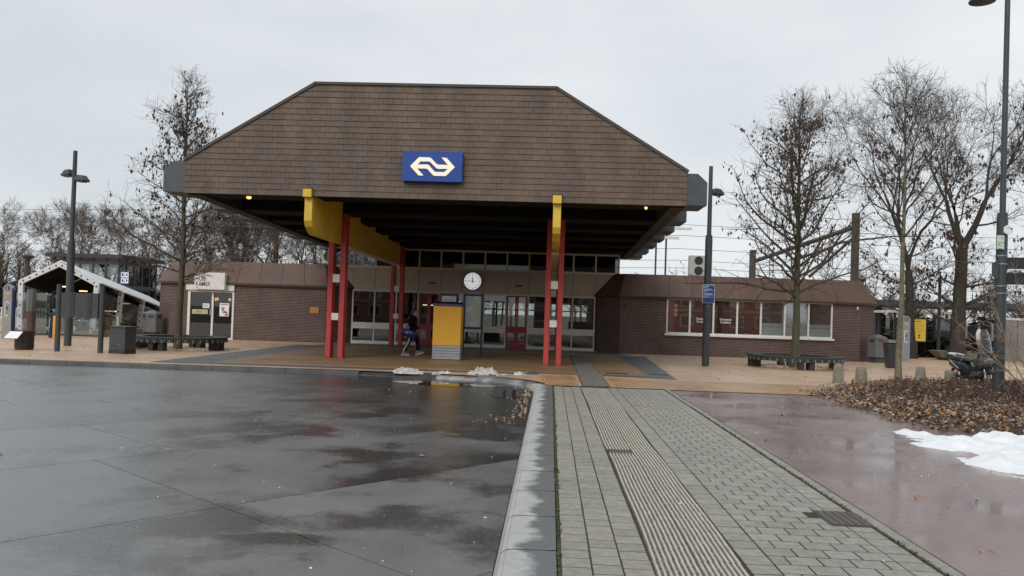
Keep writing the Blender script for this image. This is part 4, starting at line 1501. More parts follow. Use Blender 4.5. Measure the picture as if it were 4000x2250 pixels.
# cut-corner cross beams; roof shade is coloured into the black middle, ends stay grey
for i, yb in enumerate((24.22, 27.8, 30.45, 33.1, 35.75, 38.4, 41.05)):
    z0 = 5.06 - 0.022 * (yb - 24.2)
    z1 = z0 + 0.93
    x0, x1 = -11.84, 4.46
    bmb = MB()
    ya_ = yb + (0.31 if i == 0 else 0)
    bmb.box(XC - HW + 0.004, XC + HW - 0.004, ya_, yb + 1.35, z0, z1)
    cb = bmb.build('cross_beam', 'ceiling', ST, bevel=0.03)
    for xa, xb in ((XC - HW, x0), (XC + HW, x1)):
        c = 0.28 if xb > xa else -0.28
        MB().prism([(xa, z0), (xb, z0), (xb, z1 - 0.26), (xb - c, z1), (xa, z1)], 'y', ya_ - 0.01, yb + 1.36).build('beam_end', 'greybox', cb, bevel=0.015)
    if i == 0:
        for sgn, xa, xb in ((-1, x0, XC - HW - 0.004), (1, XC + HW + 0.004, x1)):
            e = MB()
            if sgn < 0:
                e.prism([(xa, z0), (xb, z0), (xb, z1), (xa + 0.28, z1), (xa, z1 - 0.26)], 'y', yb - 0.02, yb + 0.305)
            else:
                e.prism([(xa, z0), (xb, z0), (xb, z1 - 0.26), (xb - 0.28, z1), (xa, z1)][:0] or [(xa, z0), (xb, z0), (xb, z1 - 0.26), (xb - 0.28, z1), (xa, z1)], 'y', yb - 0.02, yb + 0.305)
            e.build('cross_beam', 'greybox', ST)
# yellow long beams
for xb in (-7.375, 0.085):
    hw = 0.118
    side = [(YR + 0.02, 5.0), (YR + 0.02, 4.30), (YR + 0.13, 4.12), (YR + 0.55, 3.92), (40.1, 3.92), (40.1, 5.70), (YR + 0.32, 5.70), (YR + 0.32, 5.0)]
    MB().prism(side, 'x', xb - hw, xb + hw).build('yellow_beam', 'yellow', ST, bevel=0.012)
    MB().box(xb - hw - 0.02, xb + hw + 0.005, YR - 0.14, YR + 0.018, 4.99, 5.24).build('beam_cap', 'yellow', ST, bevel=0.01)
    MB().box(xb - hw - 0.03, xb + hw + 0.02, YR - 0.15, YR - 0.035, 5.242, 5.262).build('beam_flashing', 'verge', ST)
    MB().box(xb - 0.13, xb + 0.13, 29.0, 40.0, 3.83, 3.917).build('beam_trim', 'cream', ST)
# red twin columns with white spacer blocks
for yc, ztop in ((27.9, 4.95), (38.9, 4.75)):
    for xb in (-7.375, 0.085):
        for s in (-1, 1):
            xx = xb + s * 0.212
            MB().box(xx - 0.088, xx + 0.088, yc - 0.2, yc + 0.2, 0.0, ztop).build('red_column', 'red', ST, bevel=0.01)
        for z0, z1 in ((1.29, 1.53), (2.58, 2.86)):
            MB().box(xb - 0.121, xb + 0.121, yc - 0.215, yc + 0.1, z0, z1).build('spacer_block', 'white', ST, bevel=0.008)
        mbp = MB()
        for s in (-1, 1):
            mbp.box(xb + s * 0.212 - 0.13, xb + s * 0.212 + 0.13, yc - 0.25, yc + 0.25, 0.0, 0.014)
        mbp.build('column_foot', 'blackmetal', ST)
        for s in (-1, 1):
            for z in (3.0, 2.45, 1.66, 1.16):
                MB().cyl((xb + s * 0.212, yc - 0.2, z), (xb + s * 0.212, yc - 0.214, z), 0.022, n=8).build('bolt', 'red', ST)
# lit round lamps under the front
for xx, zz, k_ in ((-9.4, 5.03, 1.0), (2.75, 5.035, 0.55)):
    MB().lathe((xx, 24.75, zz - 0.02), [(k_ * 0.075, 0.03), (k_ * 0.075, 0.0), (k_ * 0.06, -0.03), (k_ * 0.02, -0.04)], 14).build('ceiling_lamp', 'lampglow', ST, smooth=True)

# ------------------------------------------------------------------ signs and fittings on the station
# railway emblem sign on the shingles
SX0, SX1, SZ0, SZ1 = -4.53, -2.75, 5.53, 6.42
t = thing('emblem_sign', ((SX0 + SX1) / 2, YR, SZ0), 'blue box sign with a cream double arrow emblem on the shingled roof front', 'sign')
MB().box(SX0, SX1, YR - 0.20, YR - 0.035, SZ0, SZ1).build('sign_box', 'nsblue', t, bevel=0.008)
def logo(p):
    ax, ay = p[0] - 412, p[1] - 500
    # solve ax = u*1303 + v*-20 ; ay = u*40 + v*638
    det = 1303 * 638 + 20 * 40
    u = (ax * 638 + 20 * ay) / det
    v = (1303 * ay - 40 * ax) / det
    return (SX0 + u * (SX1 - SX0), SZ1 - v * (SZ1 - SZ0))
outer = [(572, 828), (765, 640), (975, 645), (1010, 652), (1045, 678), (1150, 788), (1180, 803), (1392, 810), (1255, 652), (1365, 658), (1545, 858),
         (1350, 1045), (1110, 1040), (1075, 1028), (1050, 1005), (955, 900), (925, 884), (725, 878), (862, 1030), (755, 1028)]
inner = [(735, 795), (800, 728), (985, 733), (1010, 745), (1115, 850), (1150, 880), (1190, 892), (1395, 893), (1315, 960), (1125, 957), (1095, 940), (1000, 830), (975, 808), (940, 798)]
vs, fs = curve_fill([[logo(p) for p in outer], [logo(p) for p in inner]], 0.02)
MB().add([(v[0], YR - 0.215 - v[2], v[1]) for v in vs], fs).build('emblem', 'cream_light', t)

# clock
cx, cz, cr = -3.89, 3.24, 0.43
t = thing('wall_clock', (cx, YG - 0.1, cz), 'round white station clock with a dark rim on the beige panels', 'clock')
MB().cyl((cx, YG - 0.021, cz), (cx, YG - 0.15, cz), cr + 0.02, n=40).build('rim', 'blackmetal', t)
MB().cyl((cx, YG - 0.151, cz), (cx, YG - 0.158, cz), cr - 0.01, n=40).build('dial', 'dial', t)
tk = MB()
for k in range(12):
    a = k * PI / 6
    L = 0.07
    r1, r0 = cr - 0.05, cr - 0.05 - L
    w = 0.016
    c, s = math.sin(a), math.cos(a)
    tk.prism([(cx + c * r0 - s * w, cz + s * r0 + c * w), (cx + c * r1 - s * w, cz + s * r1 + c * w),
              (cx + c * r1 + s * w, cz + s * r1 - c * w), (cx + c * r0 + s * w, cz + s * r0 - c * w)], 'y', YG - 0.164, YG - 0.1585)
tk.build('tick_marks', 'ink', t)
def hand(a, L, w, name):
    c, s = math.sin(a), math.cos(a)
    b = 0.09
    MB().prism([(cx - c * b - s * w, cz - s * b + c * w), (cx + c * L - s * w * 0.7, cz + s * L + c * w * 0.7),
                (cx + c * L + s * w * 0.7, cz + s * L - c * w * 0.7), (cx - c * b + s * w, cz - s * b - c * w)], 'y', YG - 0.172, YG - 0.166).build(name, 'ink', t)
hand(R(353), 0.23, 0.021, 'hour_hand')
hand(R(271), 0.375, 0.015, 'minute_hand')

# shop sign over the left door
t = thing('shop_sign', (-16.5, YF, 2.34), 'white stepped sign with black letters above the left shop door', 'sign')
MB().box(-17.80, -15.40, YF - 0.10, YF + 0.02, 2.36, 2.86).build('lower_box', 'white', t, bevel=0.006)
MB().box(-17.27, -15.78, YF - 0.36, YF - 0.101, 2.40, 3.22).build('upper_box', 'white', t, bevel=0.006)
text_part('lettering', 'HUIS', -17.20, YF - 0.362, 2.80, 'ink', t, width=0.47, height=0.22, bold=0.012)
text_part('lettering', 'KAMER', -17.20, YF - 0.362, 2.55, 'ink', t, width=0.72, height=0.22, bold=0.012)
MB().box(-17.19, -17.10, YF - 0.364, YF - 0.3605, 2.46, 2.495).build('logo_mark', 'ink', t)

t = thing('wall_plaque', (-11.45, YF, 1.55), 'small orange brown plaque on the brick wall left of the red columns', 'plaque')
MB().box(-11.66, -11.22, YF - 0.05, YF - 0.014, 1.41, 1.71).build('plate', 'plaque', t, bevel=0.004)
pl = MB()
for k in range(4):
    pl.box(-11.60, -11.30 + 0.04 * (k % 2), YF - 0.052, YF - 0.0505, 1.47 + k * 0.05, 1.482 + k * 0.05)
pl.build('lettering', pm('plaque_text', (0.30, 0.12, 0.04), 0.6), t)

def ac_unit(x0, x1, y0, z0, z1, label, fans=2, d=0.4):
    t = thing('air_conditioner', ((x0 + x1) / 2, y0, z0), label, 'air conditioner', 'cooling units on the station roofs')
    MB().box(x0, x1, y0, y0 + d, z0, z1).build('casing', 'acwhite', t, bevel=0.01)
    w = x1 - x0
    for k in range(fans):
        h = (z1 - z0) / fans
        c = (x0 + w * 0.42, z0 + h * (k + 0.5))
        r = min(h * 0.40, w * 0.34)
        f = MB().cyl((c[0], y0 - 0.004, c[1]), (c[0], y0 - 0.012, c[1]), r, n=24).build('fan_grille', 'anthracite', t)
        g = MB()
        for q in range(4):
            rr = r * (0.25 + 0.25 * q)
            pts = [(c[0] + rr * math.cos(a * PI / 8), y0 - 0.02, c[1] + rr * math.sin(a * PI / 8)) for a in range(17)]
            g.tube(pts, [0.008] * 17, 4)
        g.build('guard_ring', 'anthracite_dark', f)
    for xx in (x0 + 0.1, x1 - 0.1):
        MB().box(xx - 0.04, xx + 0.04, y0, y0 + d, z0 - 0.35, z0 + 0.002).build('foot', 'anthracite', t)
    MB().box(x0 + w * 0.80, x0 + w * 0.81, y0 - 0.006, y0 - 0.001, z0, z1).build('seam', 'anthracite', t)
ac_unit(6.95, 8.05, 42.0, 3.95, 4.98, 'pale twin fan cooling unit on the roof of the right wing')
ac_unit(-11.95, -11.2, 42.0, 4.0, 4.75, 'pale cooling unit on the roof of the left wing behind the red columns', 1)

# ------------------------------------------------------------------ things under and beside the canopy
# back of the ticket machine
mx0, mx1, my = -4.165, -3.17, 28.9
t = thing('ticket_machine', (-3.67, my, 0), 'orange yellow ticket machine with a blue top, seen from behind', 'machine')
MB().box(mx0, mx1, my, my + 0.75, 0.50, 1.90).build('back_panel', 'orange', t, bevel=0.012)
MB().prism([(my - 0.02, 1.90), (my + 0.77, 1.90), (my + 0.77, 2.06), (my + 0.2, 2.06), (my + 0.0, 1.99)], 'x', mx0 - 0.02, mx1 + 0.02).build('top', 'navy', t, bevel=0.008)
for k in range(5):
    MB().box(mx0, mx1, my + 0.004, my + 0.746, 0.02 + k * 0.097, 0.02 + k * 0.097 + 0.086).build('base_slat', 'galv', t, bevel=0.004)
MB().box(mx0 + 0.01, mx1 - 0.01, my + 0.02, my + 0.73, 0.0, 0.5).build('plinth', 'blackmetal', t)

# map board behind the machine
mbx0, mbx1, mby = -3.40, -2.62, 31.6
t = thing('map_board', (-3.0, mby, 0), 'blue framed map board on two black posts right of the ticket machine', 'sign')
for x in (mbx0 + 0.035, mbx1 - 0.035):
    MB().box(x - 0.035, x + 0.035, mby - 0.03, mby + 0.05, 0, 2.44).build('post', 'blackmetal', t)
b = MB()
b.box(mbx0 + 0.001, mbx1 - 0.001, mby - 0.05, mby + 0.06, 2.34, 2.42)
b.box(mbx0 + 0.001, mbx1 - 0.001, mby - 0.05, mby + 0.06, 1.06, 1.14)
b.box(mbx0 + 0.001, mbx0 + 0.085, mby - 0.05, mby + 0.06, 1.14, 2.34)
b.box(mbx1 - 0.085, mbx1 - 0.001, mby - 0.05, mby + 0.06, 1.14, 2.34)
b.build('frame', 'navy', t)
MB().box(mbx0 + 0.085, mbx1 - 0.085, mby - 0.02, mby + 0.02, 1.14, 2.34).build('map', 'map', t)
mp_ = MB()
mp_.prism([(mbx0 + 0.09, 2.33), (mbx0 + 0.45, 2.33), (mbx0 + 0.35, 2.0), (mbx0 + 0.09, 1.85)], 'y', mby - 0.024, mby - 0.021)
mp_.build('map_print', pm('map_blue', (0.42, 0.52, 0.55), 0.5), t)
mp_ = MB()
mp_.tube([(mbx0 + 0.10, mby - 0.022, 1.17), (mbx0 + 0.28, mby - 0.022, 1.36), (mbx0 + 0.45, mby - 0.022, 1.50), (mbx1 - 0.10, mby - 0.022, 1.53)], [0.02] * 4, 4)
for k in range(4):
    mp_.box(mbx0 + 0.3 + k * 0.08, mbx0 + 0.345 + k * 0.08, mby - 0.026, mby - 0.0205, 1.17, 1.34 - 0.02 * k)
mp_.build('map_print', 'paper', t)
t = thing('timetable_board', (-3.95, 31.9, 0), 'small blue framed white timetable board above the ticket machine', 'sign')
MB().box(-4.36, -3.62, 31.9, 31.98, 1.60, 2.42).build('frame', 'navy', t, bevel=0.006)
MB().box(-4.28, -3.72, 31.89, 31.899, 1.70, 2.32).build('sheet', 'paper', t)
for x in (-4.30, -3.68):
    MB().box(x - 0.03, x + 0.03, 31.985, 32.04, 0, 1.9).build('post', 'blackmetal', t)
tl_ = MB()
for k in range(7):
    tl_.box(-4.24, -3.85 + 0.07 * ((k * 3) % 2), 31.886, 31.889, 1.82 + k * 0.06, 1.835 + k * 0.06)
tl_.build('lettering', 'bingrey', t)

# lamp posts
def square_post(t, x, y, H, zs, w0, w1, mat='post'):
    MB().tube([(x, y, 0), (x, y, zs)], [w0, w0], 12).build('lower_pole', mat, t, smooth=True)
    MB().tube([(x, y, zs), (x, y, zs + 0.12), (x, y, zs + 0.13), (x, y, H)], [w0 * 0.92, w0 * 0.92, w1, w1 * 0.85], 12).build('upper_pole', mat, t, smooth=True)
def lamp_head(t, x, y, z, d, side=0.0):
    """a shallow housing reaching from the pole in plan direction d"""
    dx, dy = d
    px, py = -dy, dx
    def P(s, w, zz):
        return (x + dx * s + px * w, y + dy * s + py * w, z + zz)
    vs = [P(0.16, -0.15, 0), P(0.56, -0.16, -0.03), P(0.56, 0.16, -0.03), P(0.16, 0.15, 0),
          P(0.14, -0.17, 0.05), P(0.60, -0.18, 0.02), P(0.60, 0.18, 0.02), P(0.14, 0.17, 0.05),
          P(0.22, -0.11, 0.22), P(0.48, -0.11, 0.20), P(0.48, 0.11, 0.20), P(0.22, 0.11, 0.22)]
    h = MB().add(vs, [(0, 3, 2, 1), (0, 1, 5, 4), (1, 2, 6, 5), (2, 3, 7, 6), (3, 0, 4, 7), (4, 5, 9, 8), (5, 6, 10, 9), (6, 7, 11, 10), (7, 4, 8, 11), (8, 9, 10, 11)])
    hd = h.build('lamp_head', 'anthracite', t)
    MB().add([P(0.20, -0.12, -0.004), P(0.52, -0.13, -0.030), P(0.52, 0.13, -0.030), P(0.20, 0.12, -0.004), P(0.22, -0.1, -0.04), P(0.5, -0.1, -0.055), P(0.5, 0.1, -0.055), P(0.22, 0.1, -0.04)],
             [(0, 1, 2, 3), (4, 7, 6, 5), (0, 4, 5, 1), (1, 5, 6, 2), (2, 6, 7, 3), (3, 7, 4, 0)]).build('lens', 'bingrey', hd)
    MB().tube([(x, y, z + 0.02), (x + dx * 0.2, y + dy * 0.2, z + 0.04)], [0.035, 0.035], 8).build('bracket', 'anthracite', t)
t = thing('lamp_post', (-17.6, 29.15, 0), 'tall grey twin headed lamp post behind the blank dark notice board', 'lamp post', 'street lamps of the square')
square_post(t, -17.6, 29.15, 7.15, 3.72, 0.13, 0.085)
lamp_head(t, -17.6, 29.15, 6.25, (-0.85, 0.35))
lamp_head(t, -17.6, 29.15, 6.03, (0.92, -0.25))
t = thing('lamp_post', (5.79, 30.8, 0), 'grey lamp post carrying a blue text sign in front of the right wing', 'lamp post', 'street lamps of the square')
square_post(t, 5.79, 30.8, 7.45, 4.75, 0.135, 0.085)
lamp_head(t, 5.79, 30.8, 6.42, (0.80, 0.45))
MB().cyl((5.79, 30.66, 2.22), (5.79, 30.64, 2.22), 0.025, n=8).build('bolt', 'steel', t)
t = thing('text_sign', (5.79, 30.62, 2.35), 'blue sign with small white text fixed to the lamp post', 'sign')
MB().box(5.57, 6.02, 30.615, 30.64, 2.34, 3.02).build('border', 'signwhite', t, bevel=0.004)
MB().box(5.585, 6.005, 30.606, 30.6145, 2.355, 3.005).build('plate', 'blue', t)
tx = MB()
rng = random.Random(4)
z = 2.95
for k, (wd, hh, gap) in enumerate([(0.21, 0.022, 0.045), (0.16, 0.014, 0.05), (0.30, 0.009, 0.02), (0.31, 0.009, 0.02), (0.37, 0.009, 0.02), (0.22, 0.009, 0.045), (0.12, 0.014, 0.05),
                                  (0.35, 0.009, 0.02), (0.31, 0.009, 0.02), (0.34, 0.009, 0.02), (0.36, 0.009, 0.02), (0.25, 0.009, 0.045), (0.22, 0.009, 0.02), (0.36, 0.009, 0.02), (0.11, 0.009, 0.02)]):
    x = 5.605
    while x < 5.605 + wd:
        q = min(5.605 + wd, x + rng.uniform(0.012, 0.05))
        tx.box(x, q, 30.602, 30.6055, z, z + hh)
        x = q + 0.007
    z -= gap
tx.build('lettering', 'signwhite', t)
t = thing('lamp_post', (10.98, 20.6, 0), 'thick grey lamp post rising out of the leaf bed beside the scooter', 'lamp post', 'street lamps of the square')
square_post(t, 10.98, 20.6, 10.2, 4.45, 0.125, 0.070)
MB().tube([(10.98, 20.6, 9.86), (10.6, 20.5, 9.90), (10.3, 20.42, 9.86)], [0.035, 0.03, 0.03], 8).build('bracket', 'anthracite', t)
MB().lathe((10.28, 20.42, 9.70), [(0.02, 0.2), (0.17, 0.15), (0.30, 0.04), (0.30, 0.0), (0.12, -0.05)], 16).build('lamp_head', 'anthracite', t, smooth=True)
for z in (3.50, 3.30, 2.76, 2.58):
    MB().cyl((10.98, 20.6, z), (10.98, 20.6, z + 0.03), 0.14, n=14).build('clamp', 'steel', t)
# direction boards on it
def board(z0, z1, label, txt):
    t = thing('direction_board', (10.98, 20.6, z0), label, 'sign', 'signs on the thick lamp post')
    a = math.atan2(-0.28, 1.0)
    c, s = math.cos(a), math.sin(a)
    def P(u, v, z):
        return (10.98 + u * c - v * s, 20.6 + u * s + v * c, z)
    vs = []
    for z in (z0, z1):
        for u, v in ((0.12, -0.02), (1.55, -0.02), (1.55, 0.02), (0.12, 0.02)):
            vs.append(P(u, v, z))
    MB().add(vs, [(0, 3, 2, 1), (4, 5, 6, 7), (0, 1, 5, 4), (1, 2, 6, 5), (2, 3, 7, 6), (3, 0, 4, 7)]).build('board', 'black', t)
    vs2, fs2 = text_mb(txt, height=0.11, bold=0.01)
    MB().add([P(0.62 + v[0], -0.022, z0 + 0.11 + v[1]) for v in vs2], fs2).build('lettering', 'cream', t)
    MB().add([P(0.13, -0.021, z0 + 0.002), P(1.54, -0.021, z0 + 0.002), P(1.54, -0.021, z0 + 0.035), P(0.13, -0.021, z0 + 0.035)], [(0, 1, 2, 3)]).build('line', 'signwhite', t)
board(3.16, 3.48, 'upper black direction board on the thick lamp post', 'i')
board(2.78, 3.10, 'lower black direction board on the thick lamp post', '-')
t = thing('board_end', (10.8, 20.5, 3.0), 'grey hexagonal end plate of a sign on the left side of the lamp post', 'sign', 'signs on the thick lamp post')
MB().prism([(10.86, 3.40), (10.86, 2.92), (10.78, 2.97), (10.72, 3.04), (10.72, 3.33)], 'y', 20.50, 20.54).build('plate', 'post', t)
t = thing('route_sign', (11.0, 20.4, 4.0), 'white hexagonal cycle route sign on the thick lamp post', 'sign', 'signs on the thick lamp post')
hx = [(11.04 + 0.125 * math.cos(PI / 2 + k * PI / 3), 4.14 + 0.13 * math.sin(PI / 2 + k * PI / 3)) for k in range(6)]
MB().prism(hx, 'y', 20.43, 20.45).build('plate', 'signwhite', t)
hx2 = [(11.04 + 0.105 * math.cos(PI / 2 + k * PI / 3), 4.14 + 0.11 * math.sin(PI / 2 + k * PI / 3)) for k in range(6)]
MB().prism(hx2, 'y', 20.424, 20.4295).build('face', 'paper', t)
ar = MB()
ar.prism([(11.0, 4.195), (11.05, 4.195), (11.05, 4.205), (11.07, 4.19), (11.05, 4.175), (11.05, 4.185), (11.0, 4.185)], 'y', 20.420, 20.4235)
ar.box(11.085, 11.13, 20.420, 20.4235, 4.145, 4.18)
ar.build('print', 'ink', t)
t = thing('route_sign', (10.87, 20.4, 3.6), 'pale green rectangular cycle route sign below the hexagonal one', 'sign', 'signs on the thick lamp post')
MB().box(10.77, 10.94, 20.42, 20.44, 3.66, 4.00).build('plate', 'signgreen', t, bevel=0.003)
gl_ = MB()
gl_.box(10.775, 10.935, 20.414, 20.4195, 3.82, 3.832)
gl_.box(10.79, 10.90, 20.414, 20.4195, 3.665, 3.685)
gl_.build('print', 'mapgreen', t)
ar = MB()
ar.box(10.87, 10.905, 20.414, 20.4195, 3.93, 3.95)
ar.box(10.79, 10.83, 20.414, 20.4195, 3.765, 3.785)
ar.box(10.85, 10.88, 20.414, 20.4195, 3.74, 3.75)
ar.build('print', 'ink', t)

# check-in posts
def info_post(x, y, label):
    t = thing('information_post', (x, y, 0), label, 'information post', 'silver information posts')
    hw = 0.19
    prof = [(x - hw, 0), (x + hw, 0), (x + hw, 2.05)] + [(x + hw * math.cos(a * PI / 8), 2.05 + hw * math.sin(a * PI / 8)) for a in range(1, 8)] + [(x - hw, 2.05)]
    MB().prism(prof, 'y', y - 0.07, y + 0.05).build('body', 'steel', t)
    MB().prism([(x + hw + 0.002, 0.25), (x + hw + 0.06, 0.25), (x + hw + 0.06, 2.0), (x + hw + 0.002, 2.08)], 'y', y - 0.05, y + 0.12).build('side_panel', 'navy', t)
    MB().cyl((x, y - 0.071, 2.08), (x, y - 0.078, 2.08), 0.095, n=20).build('info_disc', 'blue', t)
    text_part('lettering', 'i', x - 0.02, y - 0.08, 2.02, 'paper', t, height=0.12, bold=0.012)
    MB().box(x - 0.085, x + 0.085, y - 0.078, y - 0.071, 1.82, 1.90).build('label', 'orange', t)
    text_part('lettering', 'SOS', x - 0.06, y - 0.0795, 1.84, 'navy', t, height=0.035)
    rr = []
    for a in range(25):
        q = a * 2 * PI / 24
        sx_ = 0.07 * math.cos(q)
        sz_ = 0.07 * math.sin(q) + (0.22 if math.sin(q) >= 0 else -0.22)
        rr.append((x + sx_, y - 0.075, 1.22 + sz_))
    MB().tube(rr, [0.018] * 25, 5, cap=False).build('light_ring', 'paper', t)
    MB().box(x - 0.035, x + 0.035, y - 0.08, y - 0.071, 1.20, 1.32).build('button', 'blue', t)
    MB().box(x - 0.03, x + 0.03, y - 0.08, y - 0.071, 1.04, 1.12).build('button', 'mapgreen', t)
info_post(-22.25, 32.6, 'silver information post with a blue side at the far left edge of the square')
info_post(17.45, 41.2, 'silver information post half hidden behind the pale young trunk')

# black round planter with a white label
t = thing('black_planter', (-17.28, 26.2, 0), 'black drum with a tilted white label near the left kerb', 'planter')
MB().lathe((-17.28, 26.2, 0), [(0.27, 0.0), (0.285, 0.1), (0.285, 0.55), (0.30, 0.58), (0.30, 0.62), (0.26, 0.62), (0.24, 0.5)], 24).build('drum', 'black', t, smooth=True)
MB().add([(-17.66, 25.72, 0.38), (-17.20, 25.70, 0.38), (-17.12, 25.86, 0.60), (-17.56, 25.88, 0.60), (-17.66, 25.74, 0.37), (-17.20, 25.72, 0.37), (-17.12, 25.88, 0.59), (-17.56, 25.90, 0.59)],
         [(0, 1, 2, 3), (7, 6, 5, 4), (0, 4, 5, 1), (1, 5, 6, 2), (2, 6, 7, 3), (3, 7, 4, 0)]).build('label_plate', 'paper', t)

# blank notice board on two posts
t = thing('notice_board', (-15.25, 25.9, 0), 'blank dark grey notice board between two round posts on the square', 'sign')
for x in (-15.98, -14.54):
    MB().cyl((x, 25.9, 0), (x, 25.9, 2.18), 0.085, 0.08, 14).build('post', 'anthracite', t, smooth=True)
for a, b, m in ((-15.88, -15.58, 'anthracite'), (-15.58, -15.42, 'anthracite_dark'), (-15.42, -14.98, 'anthracite'), (-14.98, -14.85, 'anthracite_dark'), (-14.85, -14.64, 'anthracite')):
    MB().box(a + 0.002, b - 0.002, 25.84 - (0.012 if m == 'anthracite_dark' else 0), 25.94, 1.12, 1.90).build('panel', m, t, bevel=0.004)
MB().box(-15.9, -14.62, 25.86, 25.93, 1.90, 1.92).build('top_rail', 'anthracite_dark', t)

# utility cabinet
t = thing('utility_cabinet', (-13.85, 25.9, 0), 'dark grey utility cabinet standing left of the round bench', 'cabinet')
c0 = (-13.86, 26.0)
MB().obox((c0[0], c0[1], 0.48), (0.62, 0.50, 0.72), R(-14)).build('body', 'anthracite', t, bevel=0.006)
MB().obox((c0[0], c0[1], 0.06), (0.63, 0.51, 0.12), R(-14)).build('base', 'anthracite_dark', t)
MB().obox((c0[0], c0[1], 0.865), (0.68, 0.56, 0.05), R(-14)).build('lid', 'anthracite', t, bevel=0.008)
MB().obox((c0[0] + 0.02, c0[1] - 0.262, 0.30), (0.03, 0.02, 0.05), R(-14)).build('lock', 'steel', t)

# street waste containers
def container(x, y, a, label):
    t = thing('waste_container', (x, y, 0), label, 'waste container', 'faceted grey waste containers')
    n = 6
    ring = lambda r, z: [(x + r * math.cos(a + k * PI / 3) * 1.0, y + r * math.sin(a + k * PI / 3) * 0.9, z) for k in range(n)]
    def hexa(r0, z0, r1, z1):
        return MB().add(ring(r0, z0) + ring(r1, z1), [tuple(range(n - 1, -1, -1)), tuple(range(n, 2 * n))] + [(i, (i + 1) % n, (i + 1) % n + n, i + n) for i in range(n)])
    hexa(0.36, 0.0, 0.36, 0.24).build('base', 'anthracite', t)
    hexa(0.47, 0.24, 0.47, 1.14).build('body', 'bingrey', t, bevel=0.015)
    hexa(0.49, 1.141, 0.10, 1.30).build('lid', 'bingrey', t)
    for k in range(n):
        m = a + (k + 0.5) * PI / 3
        nx, ny = math.cos(m), math.sin(m)
        if ny > 0.2:
            continue
        tx_, ty_ = -ny, nx
        d = 0.47 * math.cos(PI / 6)
        def P(u, z, o):
            return (x + nx * (d + o) + tx_ * u, y + (ny * (d + o) + ty_ * u) * 0.9, z)
        MB().add([P(-0.12, 0.95, 0.004), P(0.12, 0.95, 0.004), P(0.12, 1.05, 0.004), P(-0.12, 1.05, 0.004)], [(0, 1, 2, 3)]).build('slot', 'black', t)
        st_ = MB()
        for i in range(3):
            for j in range(4):
                p = P(-0.11 + i * 0.11, 0.40 + j * 0.13, 0.0)
                q = P(-0.11 + i * 0.11, 0.40 + j * 0.13, 0.012)
                st_.cyl(p, q, 0.016, 0.008, 6)
        st_.build('studs', 'steel', t)['kind'] = 'stuff'
container(-19.35, 39.0, 0.25, 'grey waste container at the corner of the left wing')
container(15.25, 39.0, 0.05, 'grey waste container at the corner of the right wing')
# wheelie bin
t = thing('litter_bin', (14.0, 34.3, 0), 'black tapered litter bin with a grey lid leaning behind the pale young trunk', 'bin')
MB().add([(13.82, 34.1, 0), (14.18, 34.1, 0), (14.18, 34.5, 0), (13.82, 34.5, 0), (13.72, 34.05, 1.02), (14.26, 34.05, 1.02), (14.26, 34.55, 1.02), (13.72, 34.55, 1.02)],
         [(0, 3, 2, 1), (4, 5, 6, 7), (0, 1, 5, 4), (1, 2, 6, 5), (2, 3, 7, 6), (3, 0, 4, 7)]).build('body', 'blackmetal', t, bevel=0.01)
MB().add([(13.70, 34.0, 1.03), (14.28, 34.0, 1.03), (14.28, 34.58, 1.03), (13.70, 34.58, 1.03), (13.78, 34.1, 1.17), (14.20, 34.1, 1.13), (14.20, 34.5, 1.13), (13.78, 34.5, 1.17)],
         [(0, 3, 2, 1), (4, 5, 6, 7), (0, 1, 5, 4), (1, 2, 6, 5), (2, 3, 7, 6), (3, 0, 4, 7)]).build('lid', 'bingrey', t, bevel=0.01)
t = thing('barrier_tape', (14.6, 36.5, 0.9), 'red and white striped tape stretched between the container and the bin', 'tape')
tp = MB()
for z in (1.08, 0.86):
    tp.add([(15.15, 38.5, z + 0.12), (14.15, 34.6, z - 0.08), (14.15, 34.6, z - 0.03), (15.15, 38.5, z + 0.17)], [(0, 1, 2, 3)])
tp.build('tape', pm('tape', (0.75, 0.20, 0.19), 0.5), t)

# yellow and blue card reader post
t = thing('card_reader', (-21.6, 34.8, 0), 'blue and yellow card reader arch left of the notice board', 'card reader')
MB().box(-21.85, -21.68, 34.72, 34.95, 0.0, 0.98).build('blue_side', 'navy', t, bevel=0.03)
MB().prism([(-21.85, 0.98), (-21.40, 0.98), (-21.40, 1.06), (-21.52, 1.12), (-21.70, 1.12), (-21.82, 1.06)], 'y', 34.72, 34.95).build('blue_top', 'navy', t)
MB().box(-21.675, -21.40, 34.74, 34.93, 0.0, 0.975).build('reader_face', 'orange', t, bevel=0.01)
text_part('lettering', 'Inchecken', -21.79, 34.715, 0.45, 'paper', t, width=0.42, height=0.055, tilt=PI / 2)

